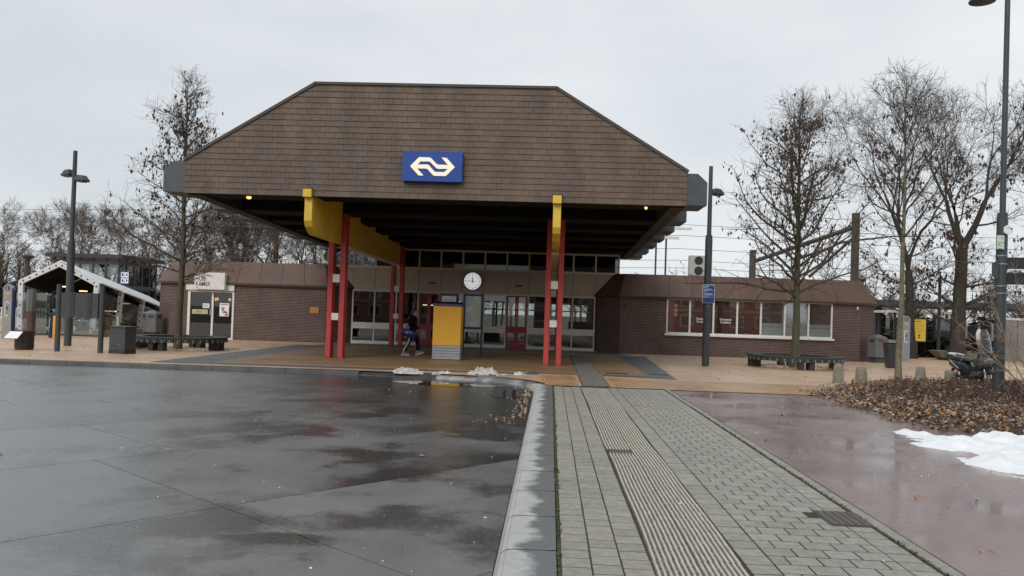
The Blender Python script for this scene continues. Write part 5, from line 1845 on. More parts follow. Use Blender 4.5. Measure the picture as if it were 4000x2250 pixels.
# circular slatted benches round the two trees
bench_slat = None
def ring_bench(cx_, cy_, R0, R1, label):
    t = thing('round_bench', (cx_, cy_, 0), label, 'bench', 'round slatted benches')
    N = 84
    w0, w1 = 2 * PI * R0 / N * 0.5 - 0.007, 2 * PI * R1 / N * 0.5 - 0.012
    me = MB().add([(R0, -w0, 0.36), (R1, -w1, 0.29), (R1, w1, 0.29), (R0, w0, 0.36), (R0, -w0, 0.475), (R1, -w1, 0.475), (R1, w1, 0.475), (R0, w0, 0.475)],
                  [(0, 3, 2, 1), (4, 5, 6, 7), (0, 1, 5, 4), (1, 2, 6, 5), (2, 3, 7, 6), (3, 0, 4, 7)]).mesh('slat', mat=M['wood_dark'])
    for k in range(N):
        link('slat', me, t, (cx_, cy_, 0), k * 2 * PI / N)
    rg = MB()
    for rr in (R0 + 0.10, R1 - 0.06):
        pts = [(cx_ + rr * math.cos(q * PI / 20), cy_ + rr * math.sin(q * PI / 20), 0.36) for q in range(41)]
        rg.tube(pts, [0.028] * 41, 4, cap=False)
    rg.build('ring_frame', 'blackmetal', t)
    br_ = MB()
    for k in range(42):
        a = (k + 0.25) * 2 * PI / 42
        br_.obox((cx_ + (R1 + 0.008) * math.cos(a), cy_ + (R1 + 0.008) * math.sin(a), 0.335), (0.014, 0.018, 0.12), a)
    br_.build('edge_clips', 'galv', t)['kind'] = 'stuff'
    for k in range(4):
        a = k * PI / 2 - 0.04
        for da in (-0.11, 0.11):
            rr = (R0 + R1) / 2
            MB().obox((cx_ + rr * math.cos(a + da), cy_ + rr * math.sin(a + da), 0.17), (R1 - R0 - 0.12, 0.19, 0.33), a + da).build('leg', 'concrete_dark', t, bevel=0.01)
    return t
ring_bench(-13.72, 29.7, 1.22, 1.72, 'round dark slatted bench encircling the left tree with hanging brown leaves')
ring_bench(9.42, 32.0, 1.28, 1.80, 'round dark slatted bench encircling the tree before the right wing')

# stone bollards
first = None
for i, (x, y, h, lab) in enumerate([(8.44, 24.4, 0.56, 'leftmost and tallest rough stone bollard at the edge of the leaf bed'),
                                    (9.25, 24.8, 0.47, 'short stone bollard between the tallest bollard and the pale young tree'),
                                    (11.32, 25.6, 0.50, 'stone bollard just right of the pale young tree'),
                                    (12.15, 25.5, 0.42, 'wide stone bollard directly beside the scooter')]):
    if first is None:
        t = thing('stone_bollard', (x, y, 0), lab, 'bollard', 'stone bollards along the leaf bed')
        mb = MB()
        rg = random.Random(2)
        n = 10
        rows = [(0.150, 0.0), (0.148, 0.15), (0.140, 0.30), (0.132, 0.42), (0.122, 0.50), (0.100, 0.55)]
        for r, z in rows:
            for j in range(n):
                a = 2 * PI * (j + 0.5) / n
                sq = 1.0 / max(abs(math.cos(a)), abs(math.sin(a))) ** 0.5
                k = r * sq * (1 + rg.uniform(-0.05, 0.05))
                mb.v.append((x + k * math.cos(a), y + k * math.sin(a), z + rg.uniform(-0.008, 0.008)))
        for i2 in range(len(rows) - 1):
            for j in range(n):
                p = i2 * n + j
                q = i2 * n + (j + 1) % n
                mb.f.append((p, q, q + n, p + n))
        mb.f.append(tuple((len(rows) - 1) * n + j for j in range(n)))
        mb.build('stone', 'bollard', t)
        first = t
        t.scale = (1, 1, h / 0.55)
    else:
        copy_tree(first, (x, y, 0), lab, 0.5 * i, (1.05 + 0.05 * (i == 3), 1.0, h / 0.55))

# ------------------------------------------------------------------ stair canopy of the underpass, lift pavilion, fence
sx_c, sy0 = -23.47, 38.0
slope = -0.175
t = thing('stair_canopy', (sx_c, sy0, 0), 'white steel framed gabled canopy over the underpass stairs with a dark inside', 'canopy')
HOLE = MB().cyl((0, -0.004, 0), (0, 0.01, 0), 0.048, n=8).mesh('hole', mat=M['anthracite_dark'])
def rib(y, first_rib=False):
    dz = slope * (y - sy0)
    hw = 1.98
    zE, zA = 2.50 + dz, 3.48 + dz
    th_ = 0.20
    zb = 0.0
    o = [(-hw + 0.02, zb), (-hw, zE), (0, zA), (hw, zE), (hw - 0.16, zb)]
    i_ = [(hw - 0.16 - 0.24, zb), (hw - 0.24, zE - 0.10), (0, zA - 0.24), (-hw + 0.24, zE - 0.10), (-hw + 0.02 + 0.24, zb)]
    o = [(sx_c + p[0], p[1]) for p in o]
    i_ = [(sx_c + p[0], p[1]) for p in i_]
    m = MB()
    d0, d1 = y - 0.06, y + 0.06
    quads = [(o[0], o[1], i_[3], i_[4]), (o[1], o[2], i_[2], i_[3]), (o[2], o[3], i_[1], i_[2]), (o[3], o[4], i_[0], i_[1])]
    for q in quads:
        m.prism(list(q), 'y', d0, d1)
    r_ = m.build('rib', 'whitepaint', t)
    if y < 43.5:
        for (pa, pb_, n) in (((o[0][0] + 0.12, zb + 0.35), (o[1][0] + 0.12, zE - 0.15), 5), ((o[4][0] - 0.12, zb + 0.35), (o[3][0] - 0.12, zE - 0.15), 5),
                             ((o[1][0] + 0.25, zE + 0.02), (o[2][0] - 0.15, zA - 0.20), 6), ((o[3][0] - 0.25, zE + 0.02), (o[2][0] + 0.15, zA - 0.20), 6)):
            for k in range(n):
                f = k / (n - 1)
                xx, zz = pa[0] + (pb_[0] - pa[0]) * f, pa[1] + (pb_[1] - pa[1]) * f
                if zz > 0.1:
                    link('hole', HOLE, r_, (xx, d0, zz))
for y in (38.0, 40.2, 42.4, 44.6, 46.8):
    rib(y)
for sgn in (-1, 1):
    for k in range(4):
        ya, yb = 38.0 + 2.2 * k + 0.062, 38.0 + 2.2 * (k + 1) - 0.062
        za, zb_ = slope * (ya - sy0), slope * (yb - sy0)
        lift = 0.012 * k
        vs = [(sx_c + sgn * 2.04, ya, 2.49 + za), (sx_c, ya, 3.51 + za), (sx_c, yb, 3.51 + zb_), (sx_c + sgn * 2.04, yb, 2.49 + zb_)]
        vs += [(v[0], v[1], v[2] + 0.06) for v in vs]
        MB().add(vs, [(0, 1, 2, 3), (7, 6, 5, 4), (0, 4, 5, 1), (1, 5, 6, 2), (2, 6, 7, 3), (3, 7, 4, 0)]).build('roof_panel', 'whitepaint', t)
        vs = [(sx_c + sgn * 1.80, ya, 2.33 + za), (sx_c, ya, 3.30 + za), (sx_c, yb, 3.30 + zb_), (sx_c + sgn * 1.80, yb, 2.33 + zb_)]
        vs += [(v[0], v[1], v[2] + 0.03) for v in vs]
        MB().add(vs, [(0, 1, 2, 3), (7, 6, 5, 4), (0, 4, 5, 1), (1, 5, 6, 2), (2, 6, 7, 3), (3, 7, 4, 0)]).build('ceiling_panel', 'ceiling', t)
        xg = sx_c + sgn * 1.72
        if 2.3 + za > 0.7:
            MB().add([(xg - sgn * 0.25, ya, 0.30), (xg - sgn * 0.25, yb, 0.30), (xg, yb, max(0.35, 2.22 + zb_)), (xg, ya, 2.22 + za)], [(0, 1, 2, 3)]).build('side_glass', 'glass_dark', t)
            MB().tube([(xg - sgn * 0.12, ya, 1.15 + za * 0.8), (xg - sgn * 0.12, yb, 1.15 + zb_ * 0.8)], [0.03, 0.03], 6).build('handrail', 'anthracite_dark', t)
for xx, yy, zz, L in ((-23.55, 38.5, 2.28, 0.14), (-23.05, 39.2, 2.1, 0.14), (-24.2, 43.5, 1.1, 0.5), (-22.0, 41.2, 1.55, 0.2)):
    MB().box(xx - L, xx + L, yy, yy + 0.25, zz, zz + 0.05).build('lamp', 'lampglow' if L < 0.3 else 'tubeglow', t)
lw_ = MB()
lw_.box(-21.55, -21.35, 37.6, 47.5, 0.0, 0.28)
lw_.box(-25.6, -25.4, 37.6, 47.5, 0.0, 0.28)
lw_.build('low_wall', 'wallgrey', t)
MB().box(-26.6, -20.75, 37.3, 37.59, 0.0, 0.10).build('threshold', 'wallgrey', t)
# stairwell inside
sw = MB()
sw.box(-25.3, -21.6, 47.5, 47.6, -0.2, 1.6)
sw.build('end_wall', 'interior', t)
# four thin steel posts with glass before the stairs
t = thing('glass_screen', (-24.2, 37.0, 0), 'glass screen on thin grey steel posts before the underpass stairs', 'screen')
for x in (-24.95, -23.95, -22.15, -19.95):
    MB().box(x - 0.05, x + 0.05, 36.9, 37.0, 0, 2.05 if x < -22 else 1.0).build('post', 'galv', t)
MB().box(-24.9, -24.0, 36.94, 36.96, 0.08, 1.95).build('pane', 'glass_clear', t)
MB().box(-23.9, -22.2, 36.94, 36.96, 0.08, 1.95).build('pane', 'glass_clear', t)
MB().box(-22.1, -20.0, 36.94, 36.96, 0.08, 0.95).build('pane', 'glass_clear', t)
# totem / grey column at the left
t = thing('ticket_gate_post', (-25.2, 36.0, 0), 'dark rust brown post beside the left information post', 'post')
MB().tube([(-23.6, 36.2, 0), (-23.62, 36.2, 0.6), (-23.65, 36.2, 1.1)], [0.2, 0.17, 0.2], 8).build('lower_part', pm('rusty', (0.10, 0.05, 0.04), 0.8), t)
MB().tube([(-23.65, 36.2, 1.1), (-23.62, 36.2, 2.1)], [0.19, 0.2], 8).build('upper_part', 'bingrey', t)

t = thing('platform_fence', (-25, 48.5, 0.4), 'low pale railing behind the underpass canopy', 'fence')
for z in (0.42, 1.02):
    MB().box(-36, -19.0, 48.48, 48.52, z, z + 0.05).build('rail', 'signwhite', t)
fme = MB().box(-0.025, 0.025, -0.015, 0.015, 0, 0.56).mesh('baluster', mat=M['signwhite'])
for k in range(92):
    link('baluster', fme, t, (-35.9 + k * 0.184, 48.5, 0.46))
for k in range(7):
    MB().box(-35.5 + k * 2.7, -35.42 + k * 2.7, 48.45, 48.55, 0, 1.1).build('post', 'galv', t)

t = thing('lift_pavilion', (-28.4, 52, 0), 'dark framed glass lift pavilion with a flat roof behind the stair canopy', 'pavilion')
x0, x1, ya, yb = -31.3, -27.1, 50.0, 55.0
MB().box(x0 - 0.35, x1 + 0.35, ya - 0.35, yb + 0.35, 4.34, 4.58).build('roof', 'blackmetal', t)
for z in (0.0, 2.45, 3.95):
    m = MB()
    hh = 0.25 if z else 0.4
    m.box(x0, x1, ya, ya + 0.1, z, z + hh)
    m.box(x0, x1, yb - 0.1, yb, z, z + hh)
    m.box(x0, x0 + 0.1, ya + 0.1, yb - 0.1, z, z + hh)
    m.box(x1 - 0.1, x1, ya + 0.1, yb - 0.1, z, z + hh)
    m.build('rail', 'post', t)
for i in range(6):
    x = x0 + i * (x1 - x0) / 5
    MB().box(max(x0, x - 0.06) - 0.003, min(x1, x + 0.06) + 0.003, ya - 0.003, ya + 0.103, 0, 4.34).build('post', 'post', t)
    MB().box(max(x0, x - 0.06) - 0.003, min(x1, x + 0.06) + 0.003, yb - 0.103, yb + 0.003, 0, 4.34).build('post', 'post', t)
for i in range(1, 5):
    y = ya + i * (yb - ya) / 5
    MB().box(x1 - 0.103, x1 + 0.003, y - 0.06, y + 0.06, 0, 4.34).build('post', 'post', t)
    MB().box(x0 - 0.003, x0 + 0.103, y - 0.06, y + 0.06, 0, 4.34).build('post', 'post', t)
for i in range(5):
    a, b = x0 + i * (x1 - x0) / 5 + 0.06, x0 + (i + 1) * (x1 - x0) / 5 - 0.06
    for z0_, z1_ in ((0.4, 2.45), (2.7, 3.95)):
        MB().box(a, b, ya + 0.04, ya + 0.06, z0_, z1_).build('pane', 'glass_clear', t)
    a, b = ya + i * (yb - ya) / 5 + 0.06, ya + (i + 1) * (yb - ya) / 5 - 0.06
    for z0_, z1_ in ((0.4, 2.45), (2.7, 3.95)):
        MB().box(x1 - 0.06, x1 - 0.04, a, b, z0_, z1_).build('pane', 'glass_clear', t)
t = thing('pictogram_sign', (-25.52, 48, 3.2), 'blue and white pictogram sign hanging beside the lift pavilion', 'sign')
MB().box(-25.87, -25.34, 47.95, 48.0, 2.72, 3.48).build('panel', 'blue', t, bevel=0.01)
for i in (0, 1):
    for k in (0, 1):
        MB().box(-25.82 + i * 0.24, -25.60 + i * 0.24, 47.94, 47.949, 2.77 + k * 0.35, 3.08 + k * 0.35).build('pictogram', 'paper', t)
pic = MB()
pic.prism([(-25.52, 2.98), (-25.42, 2.98), (-25.47, 2.83)], 'y', 47.932, 47.939)
pic.box(-25.49, -25.45, 47.932, 47.939, 2.95, 3.05)
pic.box(-25.77, -25.67, 47.932, 47.939, 3.2, 3.38)
pic.box(-25.76, -25.66, 47.932, 47.939, 2.85, 3.0)
pic.cyl((-25.47, 47.939, 3.28), (-25.47, 47.932, 3.28), 0.06, n=10)
pic.build('symbol', 'blue', t)
MB().box(-25.62, -25.56, 47.96, 48.02, 0.0, 2.72).build('post', 'post', t)
t = thing('lamp_stub', (-31, 46, 0), 'dark slender lamp post at the far left edge before the background trees', 'lamp post')
MB().cyl((-30.35, 46.0, 0), (-30.35, 46.0, 3.9), 0.16, 0.13, 8).build('pole', 'bark_bg', t)
MB().lathe((-30.35, 46.0, 3.9), [(0.12, 0.0), (0.32, 0.18), (0.36, 0.24), (0.1, 0.36)], 12).build('lamp_head', 'post', t)
MB().box(-30.3, -29.0, 45.95, 46.05, 3.2, 3.27).build('arm', 'post', t)

# ------------------------------------------------------------------ platform side on the right
t = thing('platform_roof', (32, 56, 0), 'long flat grey platform roof on dark columns behind the right wing', 'platform roof')
MB().box(20.5, 52, 54.5, 58.5, 2.98, 3.30).build('roof_slab', 'far_canopy', t)
MB().box(20.5, 52, 54.3, 54.49, 3.05, 3.42).build('fascia', 'greybox', t)
for x in (22.0, 27.5, 33.0, 39.0, 45.0):
    MB().box(x - 0.2, x + 0.2, 56.2, 56.6, 0, 2.98).build('column', 'anthracite', t)
t = thing('platform_shelter', (21.5, 50.5, 0), 'dark glazed waiting shelter with a thin white roof beyond the right wing', 'shelter')
MB().box(19.9, 24.6, 49.0, 51.6, 2.52, 2.66).build('roof', 'white', t)
for x in (20.2, 21.35, 22.5, 23.45, 24.2):
    for y in (49.2, 51.4):
        MB().box(x - 0.06, x + 0.06, y - 0.04, y + 0.04, 0, 2.52).build('post', 'blackmetal', t)
for i, (a, b) in enumerate(((20.26, 21.29), (22.56, 23.39), (23.51, 24.14))):
    MB().box(a, b, 49.19, 49.21, 0.12, 2.25).build('pane', 'glass_dark' if i == 0 else 'glass', t)
    MB().box(a, b, 51.39, 51.41, 0.12, 2.25).build('pane', 'glass', t)
MB().box(20.3, 24.1, 51.44, 51.5, 0.0, 1.05).build('back_wall', 'black', t)
t = thing('yellow_machine', (21.9, 50.2, 0), 'yellow and blue ticket machine inside the dark shelter', 'machine')
MB().box(21.42, 22.3, 49.9, 50.5, 0.0, 1.55).build('body', 'orange', t)
MB().box(21.42, 22.3, 49.88, 50.52, 1.55, 1.90).build('top', 'navy', t)
MB().box(21.42, 22.3, 49.9, 50.5, 1.90, 2.30).build('header', 'noticeyellow', t)
MB().box(21.62, 22.1, 49.86, 49.899, 0.5, 1.35).build('screen', 'black', t)
t = thing('departure_poster', (20.0, 45.5, 0), 'yellow notice with black pictograms on a board beyond the right wing', 'notice')
NX, NZ = 19.50, 0.95
MB().box(NX, NX + 0.84, 45.5, 45.54, NZ, NZ + 1.18).build('sheet', 'noticeyellow', t)
MB().box(NX + 0.36, NX + 0.46, 45.56, 45.66, 0, 2.2).build('post', 'blackmetal', t)
pr_ = MB()
pr_.box(NX + 0.12, NX + 0.6, 45.49, 45.4995, NZ + 1.07, NZ + 1.10)
for k in range(6):
    w_ = 0.15 if k < 3 else 0.08
    pr_.box(NX + 0.06, NX + 0.06 + w_, 45.49, 45.4995, NZ + 0.86 - k * 0.15, NZ + 0.95 - k * 0.15)
pr_.box(NX + 0.44, NX + 0.55, 45.49, 45.4995, NZ + 0.28, NZ + 0.36)
pr_.box(NX + 0.44, NX + 0.55, 45.49, 45.4995, NZ + 0.16, NZ + 0.23)
for k in range(4):
    pr_.box(NX + 0.3, NX + 0.72 - 0.05 * (k % 2), 45.49, 45.4995, NZ + 0.92 - k * 0.13, NZ + 0.93 - k * 0.13)
pr_.build('print', 'ink', t)
t = thing('dark_pole', (23.2, 46.3, 0), 'tall thin black pole before the platform roof', 'pole')
MB().cyl((21.35, 46.2, 0), (21.35, 46.2, 4.4), 0.09, n=8).build('pole', 'blackmetal', t)
t = thing('brick_planter', (21.9, 45.0, 0), 'low dark stone planter with a small green shrub in front of the hedge', 'planter')
MB().add([(20.85, 44.6, 0.12), (22.75, 44.6, 0.12), (22.75, 45.4, 0.12), (20.85, 45.4, 0.12), (20.5, 44.4, 0.5), (23.1, 44.4, 0.5), (23.1, 45.6, 0.5), (20.5, 45.6, 0.5)],
         [(0, 3, 2, 1), (4, 5, 6, 7), (0, 1, 5, 4), (1, 2, 6, 5), (2, 3, 7, 6), (3, 0, 4, 7)]).build('basin', 'bollard', t)
for x in (21.1, 22.4):
    MB().box(x - 0.2, x + 0.2, 44.7, 45.3, 0, 0.12).build('foot', 'concrete_dark', t)
t = thing('grey_wall', (33, 47, 0), 'pale grey wall with a white coping behind the thick lamp post', 'wall')
MB().box(25.0, 45, 47.0, 47.3, 0.0, 2.26).build('wall', 'wallgrey', t)
MB().box(24.9, 45, 46.95, 47.35, 2.26, 2.40).build('coping', 'white', t)
for k in range(8):
    MB().box(26.0 + k * 2.0, 26.02 + k * 2.0, 46.99, 46.999, 0.0, 2.26).build('joint', 'joint', t)
t = thing('platform_cabin', (38, 58, 0), 'dark windowed platform cabin with a white stripe under the platform roof at the right edge', 'cabin')
MB().box(32.2, 44, 55.6, 58.0, 0.0, 2.30).build('lower_wall', 'greybox', t)
MB().box(32.2, 44, 55.58, 58.02, 2.30, 2.80).build('window_band', 'black', t)
MB().box(32.2, 44, 55.56, 58.04, 2.80, 2.88).build('stripe', 'white', t)

# fence of steel mesh panels beyond the shelter
t = thing('mesh_fence', (26, 53, 0), 'grey glazed fence panels seen between the oak and the shelter', 'fence')
for k in range(6):
    x = 24.6 + k * 0.8
    MB().box(x - 0.05, x + 0.05, 53.0, 53.1, 0, 2.1).build('post', 'galv', t)
    if k < 5:
        MB().box(x + 0.06, x + 0.74, 53.04, 53.06, 0.9, 1.95).build('pane', 'glass_clear', t)

# catenary portal and wires
t = thing('catenary_portal', (18, 60, 0), 'brown steel railway portal with a slanting beam and hanging frames behind the right wing', 'portal')
pA, pB = (14.45, 60.0), (19.9, 55.0)
MB().box(pA[0] - 0.20, pA[0] + 0.20, pA[1] - 0.16, pA[1] + 0.16, 0, 6.9).build('post', 'pole_brown', t)
MB().box(pB[0] - 0.20, pB[0] + 0.20, pB[1] - 0.20, pB[1] + 0.20, 0, 9.1).build('post', 'pole_brown', t)
MB().tube([(pA[0], pA[1], 6.05), (pB[0], pB[1], 8.2)], [0.15, 0.16], 4).build('beam', 'pole_brown', t)
MB().tube([(pA[0], pA[1], 5.1), (pA[0] + 2.1, pA[1] - 1.9, 4.6)], [0.06, 0.06], 4).build('strut', 'pole_brown', t)
MB().tube([(pB[0], pB[1], 7.6), (pB[0] - 2.3, pB[1] + 2.1, 4.9)], [0.10, 0.10], 4).build('strut', 'pole_brown', t)
MB().tube([(pB[0] - 1.7, pB[1] + 1.55, 7.4), (pB[0] - 2.9, pB[1] + 2.65, 4.9)], [0.07, 0.07], 4).build('strut', 'pole_brown', t)
for f in (0.20, 0.42, 0.55, 0.68, 0.78):
    x, y, z = pA[0] + (pB[0] - pA[0]) * f, pA[1] + (pB[1] - pA[1]) * f, 6.05 + 2.15 * f
    h = MB()
    for s in (-0.13, 0.13):
        h.cyl((x + s, y, z - 0.1), (x + s, y, z - 2.1), 0.03, n=4)
    for q in range(6):
        h.tube([(x - 0.13, y, z - 0.3 - q * 0.34), (x + 0.13, y, z - 0.47 - q * 0.34)], [0.02, 0.02], 4)
    h.build('hanging_frame', 'pole_brown', t)
wires = [(5.9, 1.0), (5.3, 0.0), (6.8, 2.0), (7.6, 0.5), (4.6, -0.6), (8.5, 1.6)]
wt = thing('overhead_wires', (0, 58, 5), 'thin overhead railway wires above the tracks', 'wires')
for z, yo in wires:
    pts = []
    for k in range(25):
        x = -70 + k * 6.6
        sag = 0.35 * math.sin((k % 6) / 6 * PI)
        pts.append((x, 57.5 + yo, z - sag))
    MB().tube(pts, [0.018] * 25, 3).build('wire', 'wire', wt)
wm_ = MB()
for k in range(24):
    x = -60 + k * 6.2
    wm_.cyl((x, 58.5, 5.6), (x, 57.5, 5.15), 0.01, n=3)
wm_.build('droppers', 'wire', wt)['kind'] = 'stuff'
for (x0_, x1_, z_) in ((7.3, 8.35, 7.2), (6.7, 7.6, 6.62)):
    t = thing('strip_lamp', (x0_, 50, z_), 'upper pale strip lamp showing beyond the right roof steps' if z_ > 7 else 'lower pale strip lamp showing beyond the right roof steps', 'lamp', 'strip lamps behind the roof steps')
    MB().box(x0_ - 0.6, x1_, 49.9, 50.05, z_ - 0.07, z_ + 0.07).build('tube', 'white', t)
    MB().box(x0_ - 0.5, x0_ - 0.4, 50.06, 50.16, 0.0, z_ + 0.1).build('post', 'post', t)

# ------------------------------------------------------------------ trees
def vec_rot(d, ang, az):
    """turn unit vector d by ang towards azimuth az around it"""
    dx, dy, dz = d
    if abs(dz) < 0.95:
        ux, uy, uz = -dy, dx, 0.0
    else:
        ux, uy, uz = 1.0, 0.0, 0.0
    k = ux * dx + uy * dy + uz * dz
    ux, uy, uz = ux - k * dx, uy - k * dy, uz - k * dz
    L = math.sqrt(ux * ux + uy * uy + uz * uz)
    ux, uy, uz = ux / L, uy / L, uz / L
    wx, wy, wz = dy * uz - dz * uy, dz * ux - dx * uz, dx * uy - dy * ux
    c, s = math.cos(az), math.sin(az)
    px, py, pz = ux * c + wx * s, uy * c + wy * s, uz * c + wz * s
    ca, sa = math.cos(ang), math.sin(ang)
    return (dx * ca + px * sa, dy * ca + py * sa, dz * ca + pz * sa)

def norm(d):
    L = math.sqrt(d[0] ** 2 + d[1] ** 2 + d[2] ** 2) or 1.0
    return (d[0] / L, d[1] / L, d[2] / L)

def limb(rg, p, d, L, r, seg, wob, bend, r_end=0.35):
    pts, rad, dirs = [p], [r], [d]
    for i in range(seg):
        d = norm((d[0] + rg.gauss(0, wob), d[1] + rg.gauss(0, wob), d[2] + rg.gauss(0, wob) + bend))
        p = (p[0] + d[0] * L / seg, p[1] + d[1] * L / seg, p[2] + d[2] * L / seg)
        pts.append(p)
        dirs.append(d)
        rad.append(r * (1 - (1 - r_end) * (i + 1) / seg))
    return pts, rad, dirs

def leaf_quad(mb, rg, p, size, hang=True):
    a = rg.uniform(0, 2 * PI)
    w, h = size * rg.uniform(0.5, 0.8), size * rg.uniform(0.8, 1.3)
    c, s = math.cos(a) * w / 2, math.sin(a) * w / 2
    b = rg.uniform(-0.4, 0.4) * h
    if hang:
        mb.add([(p[0] - c, p[1] - s, p[2] - h * 0.35), (p[0], p[1], p[2]), (p[0] + c, p[1] + s, p[2] - h * 0.45), (p[0] + b * 0.5, p[1] + b * 0.4, p[2] - h)],
               [(0, 1, 3), (1, 2, 3)])
    else:
        t = rg.uniform(-0.5, 0.5) * w
        mb.add([(p[0] - c, p[1] - s, p[2] + t), (p[0] + s, p[1] - c, p[2] - t * 0.4 + 0.01), (p[0] + c, p[1] + s, p[2] + t * 0.5), (p[0] - s, p[1] + c, p[2] + 0.02 - t * 0.5)],
               [(0, 1, 2, 3)])

def young_tree(seed, H, r0, zlow, spread, nlat, leaf_n, leaf_zone, low_angle=80, lean=0.0, twig_r=0.0052):
    """a straight leader with many laterals; returns trunk, crown, leaves builders (base at the origin)"""
    rg = random.Random(seed)
    tr, cr, lv = MB(), MB(), MB()
    pts, rad = [], []
    n = 16
    wx = wy = 0.0
    for i in range(n + 1):
        t = i / n
        wx += rg.gauss(0, 0.012 * H / 10) + lean * H / n
        wy += rg.gauss(0, 0.012 * H / 10)
        pts.append((wx if i else 0.0, wy if i else 0.0, t * H))
        rad.append(r0 * (1 - t) ** 0.85 + 0.008 + (r0 * 0.35 * max(0, 1 - t * n / 1.2)))
    tr.tube(pts, rad, 10)
    def at(z):
        f = z / H * n
        i = min(n - 1, int(f))
        f -= i
        a, b = pts[i], pts[i + 1]
        return tuple(a[k] + (b[k] - a[k]) * f for k in range(3)), rad[i] + (rad[i + 1] - rad[i]) * f
    az = rg.uniform(0, 6)
    ends = []
    for k in range(nlat):
        t = (k + rg.uniform(-0.3, 0.3)) / nlat
        t = max(0.0, min(0.985, t))
        z = zlow + (H - zlow) * t
        p, rt = at(z)
        az += 2.4 + rg.uniform(-0.5, 0.5)
        ang = R(low_angle) * (1 - t) ** 0.8 + R(16) * t + rg.uniform(-0.16, 0.16)
        d = (math.sin(ang) * math.cos(az), math.sin(ang) * math.sin(az), math.cos(ang))
        L = spread * ((1 - t) ** 0.85) * rg.uniform(0.55, 1.15) + 0.55
        r = min(rt * 0.6, 0.009 + 0.012 * L)
        sg = 8
        lp, lr, ld = limb(rg, p, d, L, r, sg, 0.17, 0.05, 0.22)
        cr.tube(lp, lr, 5, cap=False)
        for i in range(1, sg + 1):
            for q in range(2 if (i > 2 and L > 1.2) else 1):
                f = rg.random()
                a, b = lp[i - 1], lp[i]
                s = tuple(a[j] + (b[j] - a[j]) * f for j in range(3))
                SL = (L * (0.44 - 0.035 * i) + 0.15) * rg.uniform(0.5, 1.25) + 0.15
                sd_ = vec_rot(ld[i], R(rg.uniform(28, 60)), rg.uniform(0, 2 * PI))
                sp, sr, sdirs = limb(rg, s, sd_, SL, max(twig_r * 1.3, lr[i] * 0.5), 5, 0.2, 0.05, 0.4)
                cr.tube(sp, sr, 3, cap=False)
                for m in range(1, 6):
                    ends.append(sp[m])
                    if rg.random() < (0.95 if SL > 0.45 else 0.5):
                        td = vec_rot(sdirs[m], R(rg.uniform(25, 65)), rg.uniform(0, 2 * PI))
                        TL = rg.uniform(0.15, 0.5)
                        tp, trr, tds = limb(rg, sp[m], td, TL, twig_r, 3, 0.2, 0.06, 0.5)
                        cr.tube(tp, trr, 3, cap=False)
                        ends.append(tp[2])
                        ends.append(tp[3])
                        if rg.random() < 0.4:
                            tp, trr, tds = limb(rg, tp[1], vec_rot(tds[1], R(rg.uniform(30, 60)), rg.uniform(0, 6.28)), TL * 0.6, twig_r * 0.8, 2, 0.2, 0.05, 0.5)
                            cr.tube(tp, trr, 3, cap=False)
    z0, z1 = leaf_zone
    cand = [e for e in ends]
    rg.shuffle(cand)
    cnt = 0
    for e in cand:
        if cnt >= leaf_n:
            break
        t = (e[2] - z0) / (z1 - z0)
        if t < 0 or t > 1:
            if rg.random() > 0.10:
                continue
        nz = mnoise.noise(Vector((e[0] * 0.9, e[1] * 0.9, e[2] * 0.9 + seed)))
        if nz < rg.uniform(-0.35, 0.25):
            continue
        for _ in range(rg.choice((1, 1, 2, 3))):
            leaf_quad(lv, rg, (e[0] + rg.gauss(0, 0.05), e[1] + rg.gauss(0, 0.05), e[2] + rg.gauss(0, 0.05)), rg.uniform(0.09, 0.16))
            cnt += 1
    return tr, cr, lv

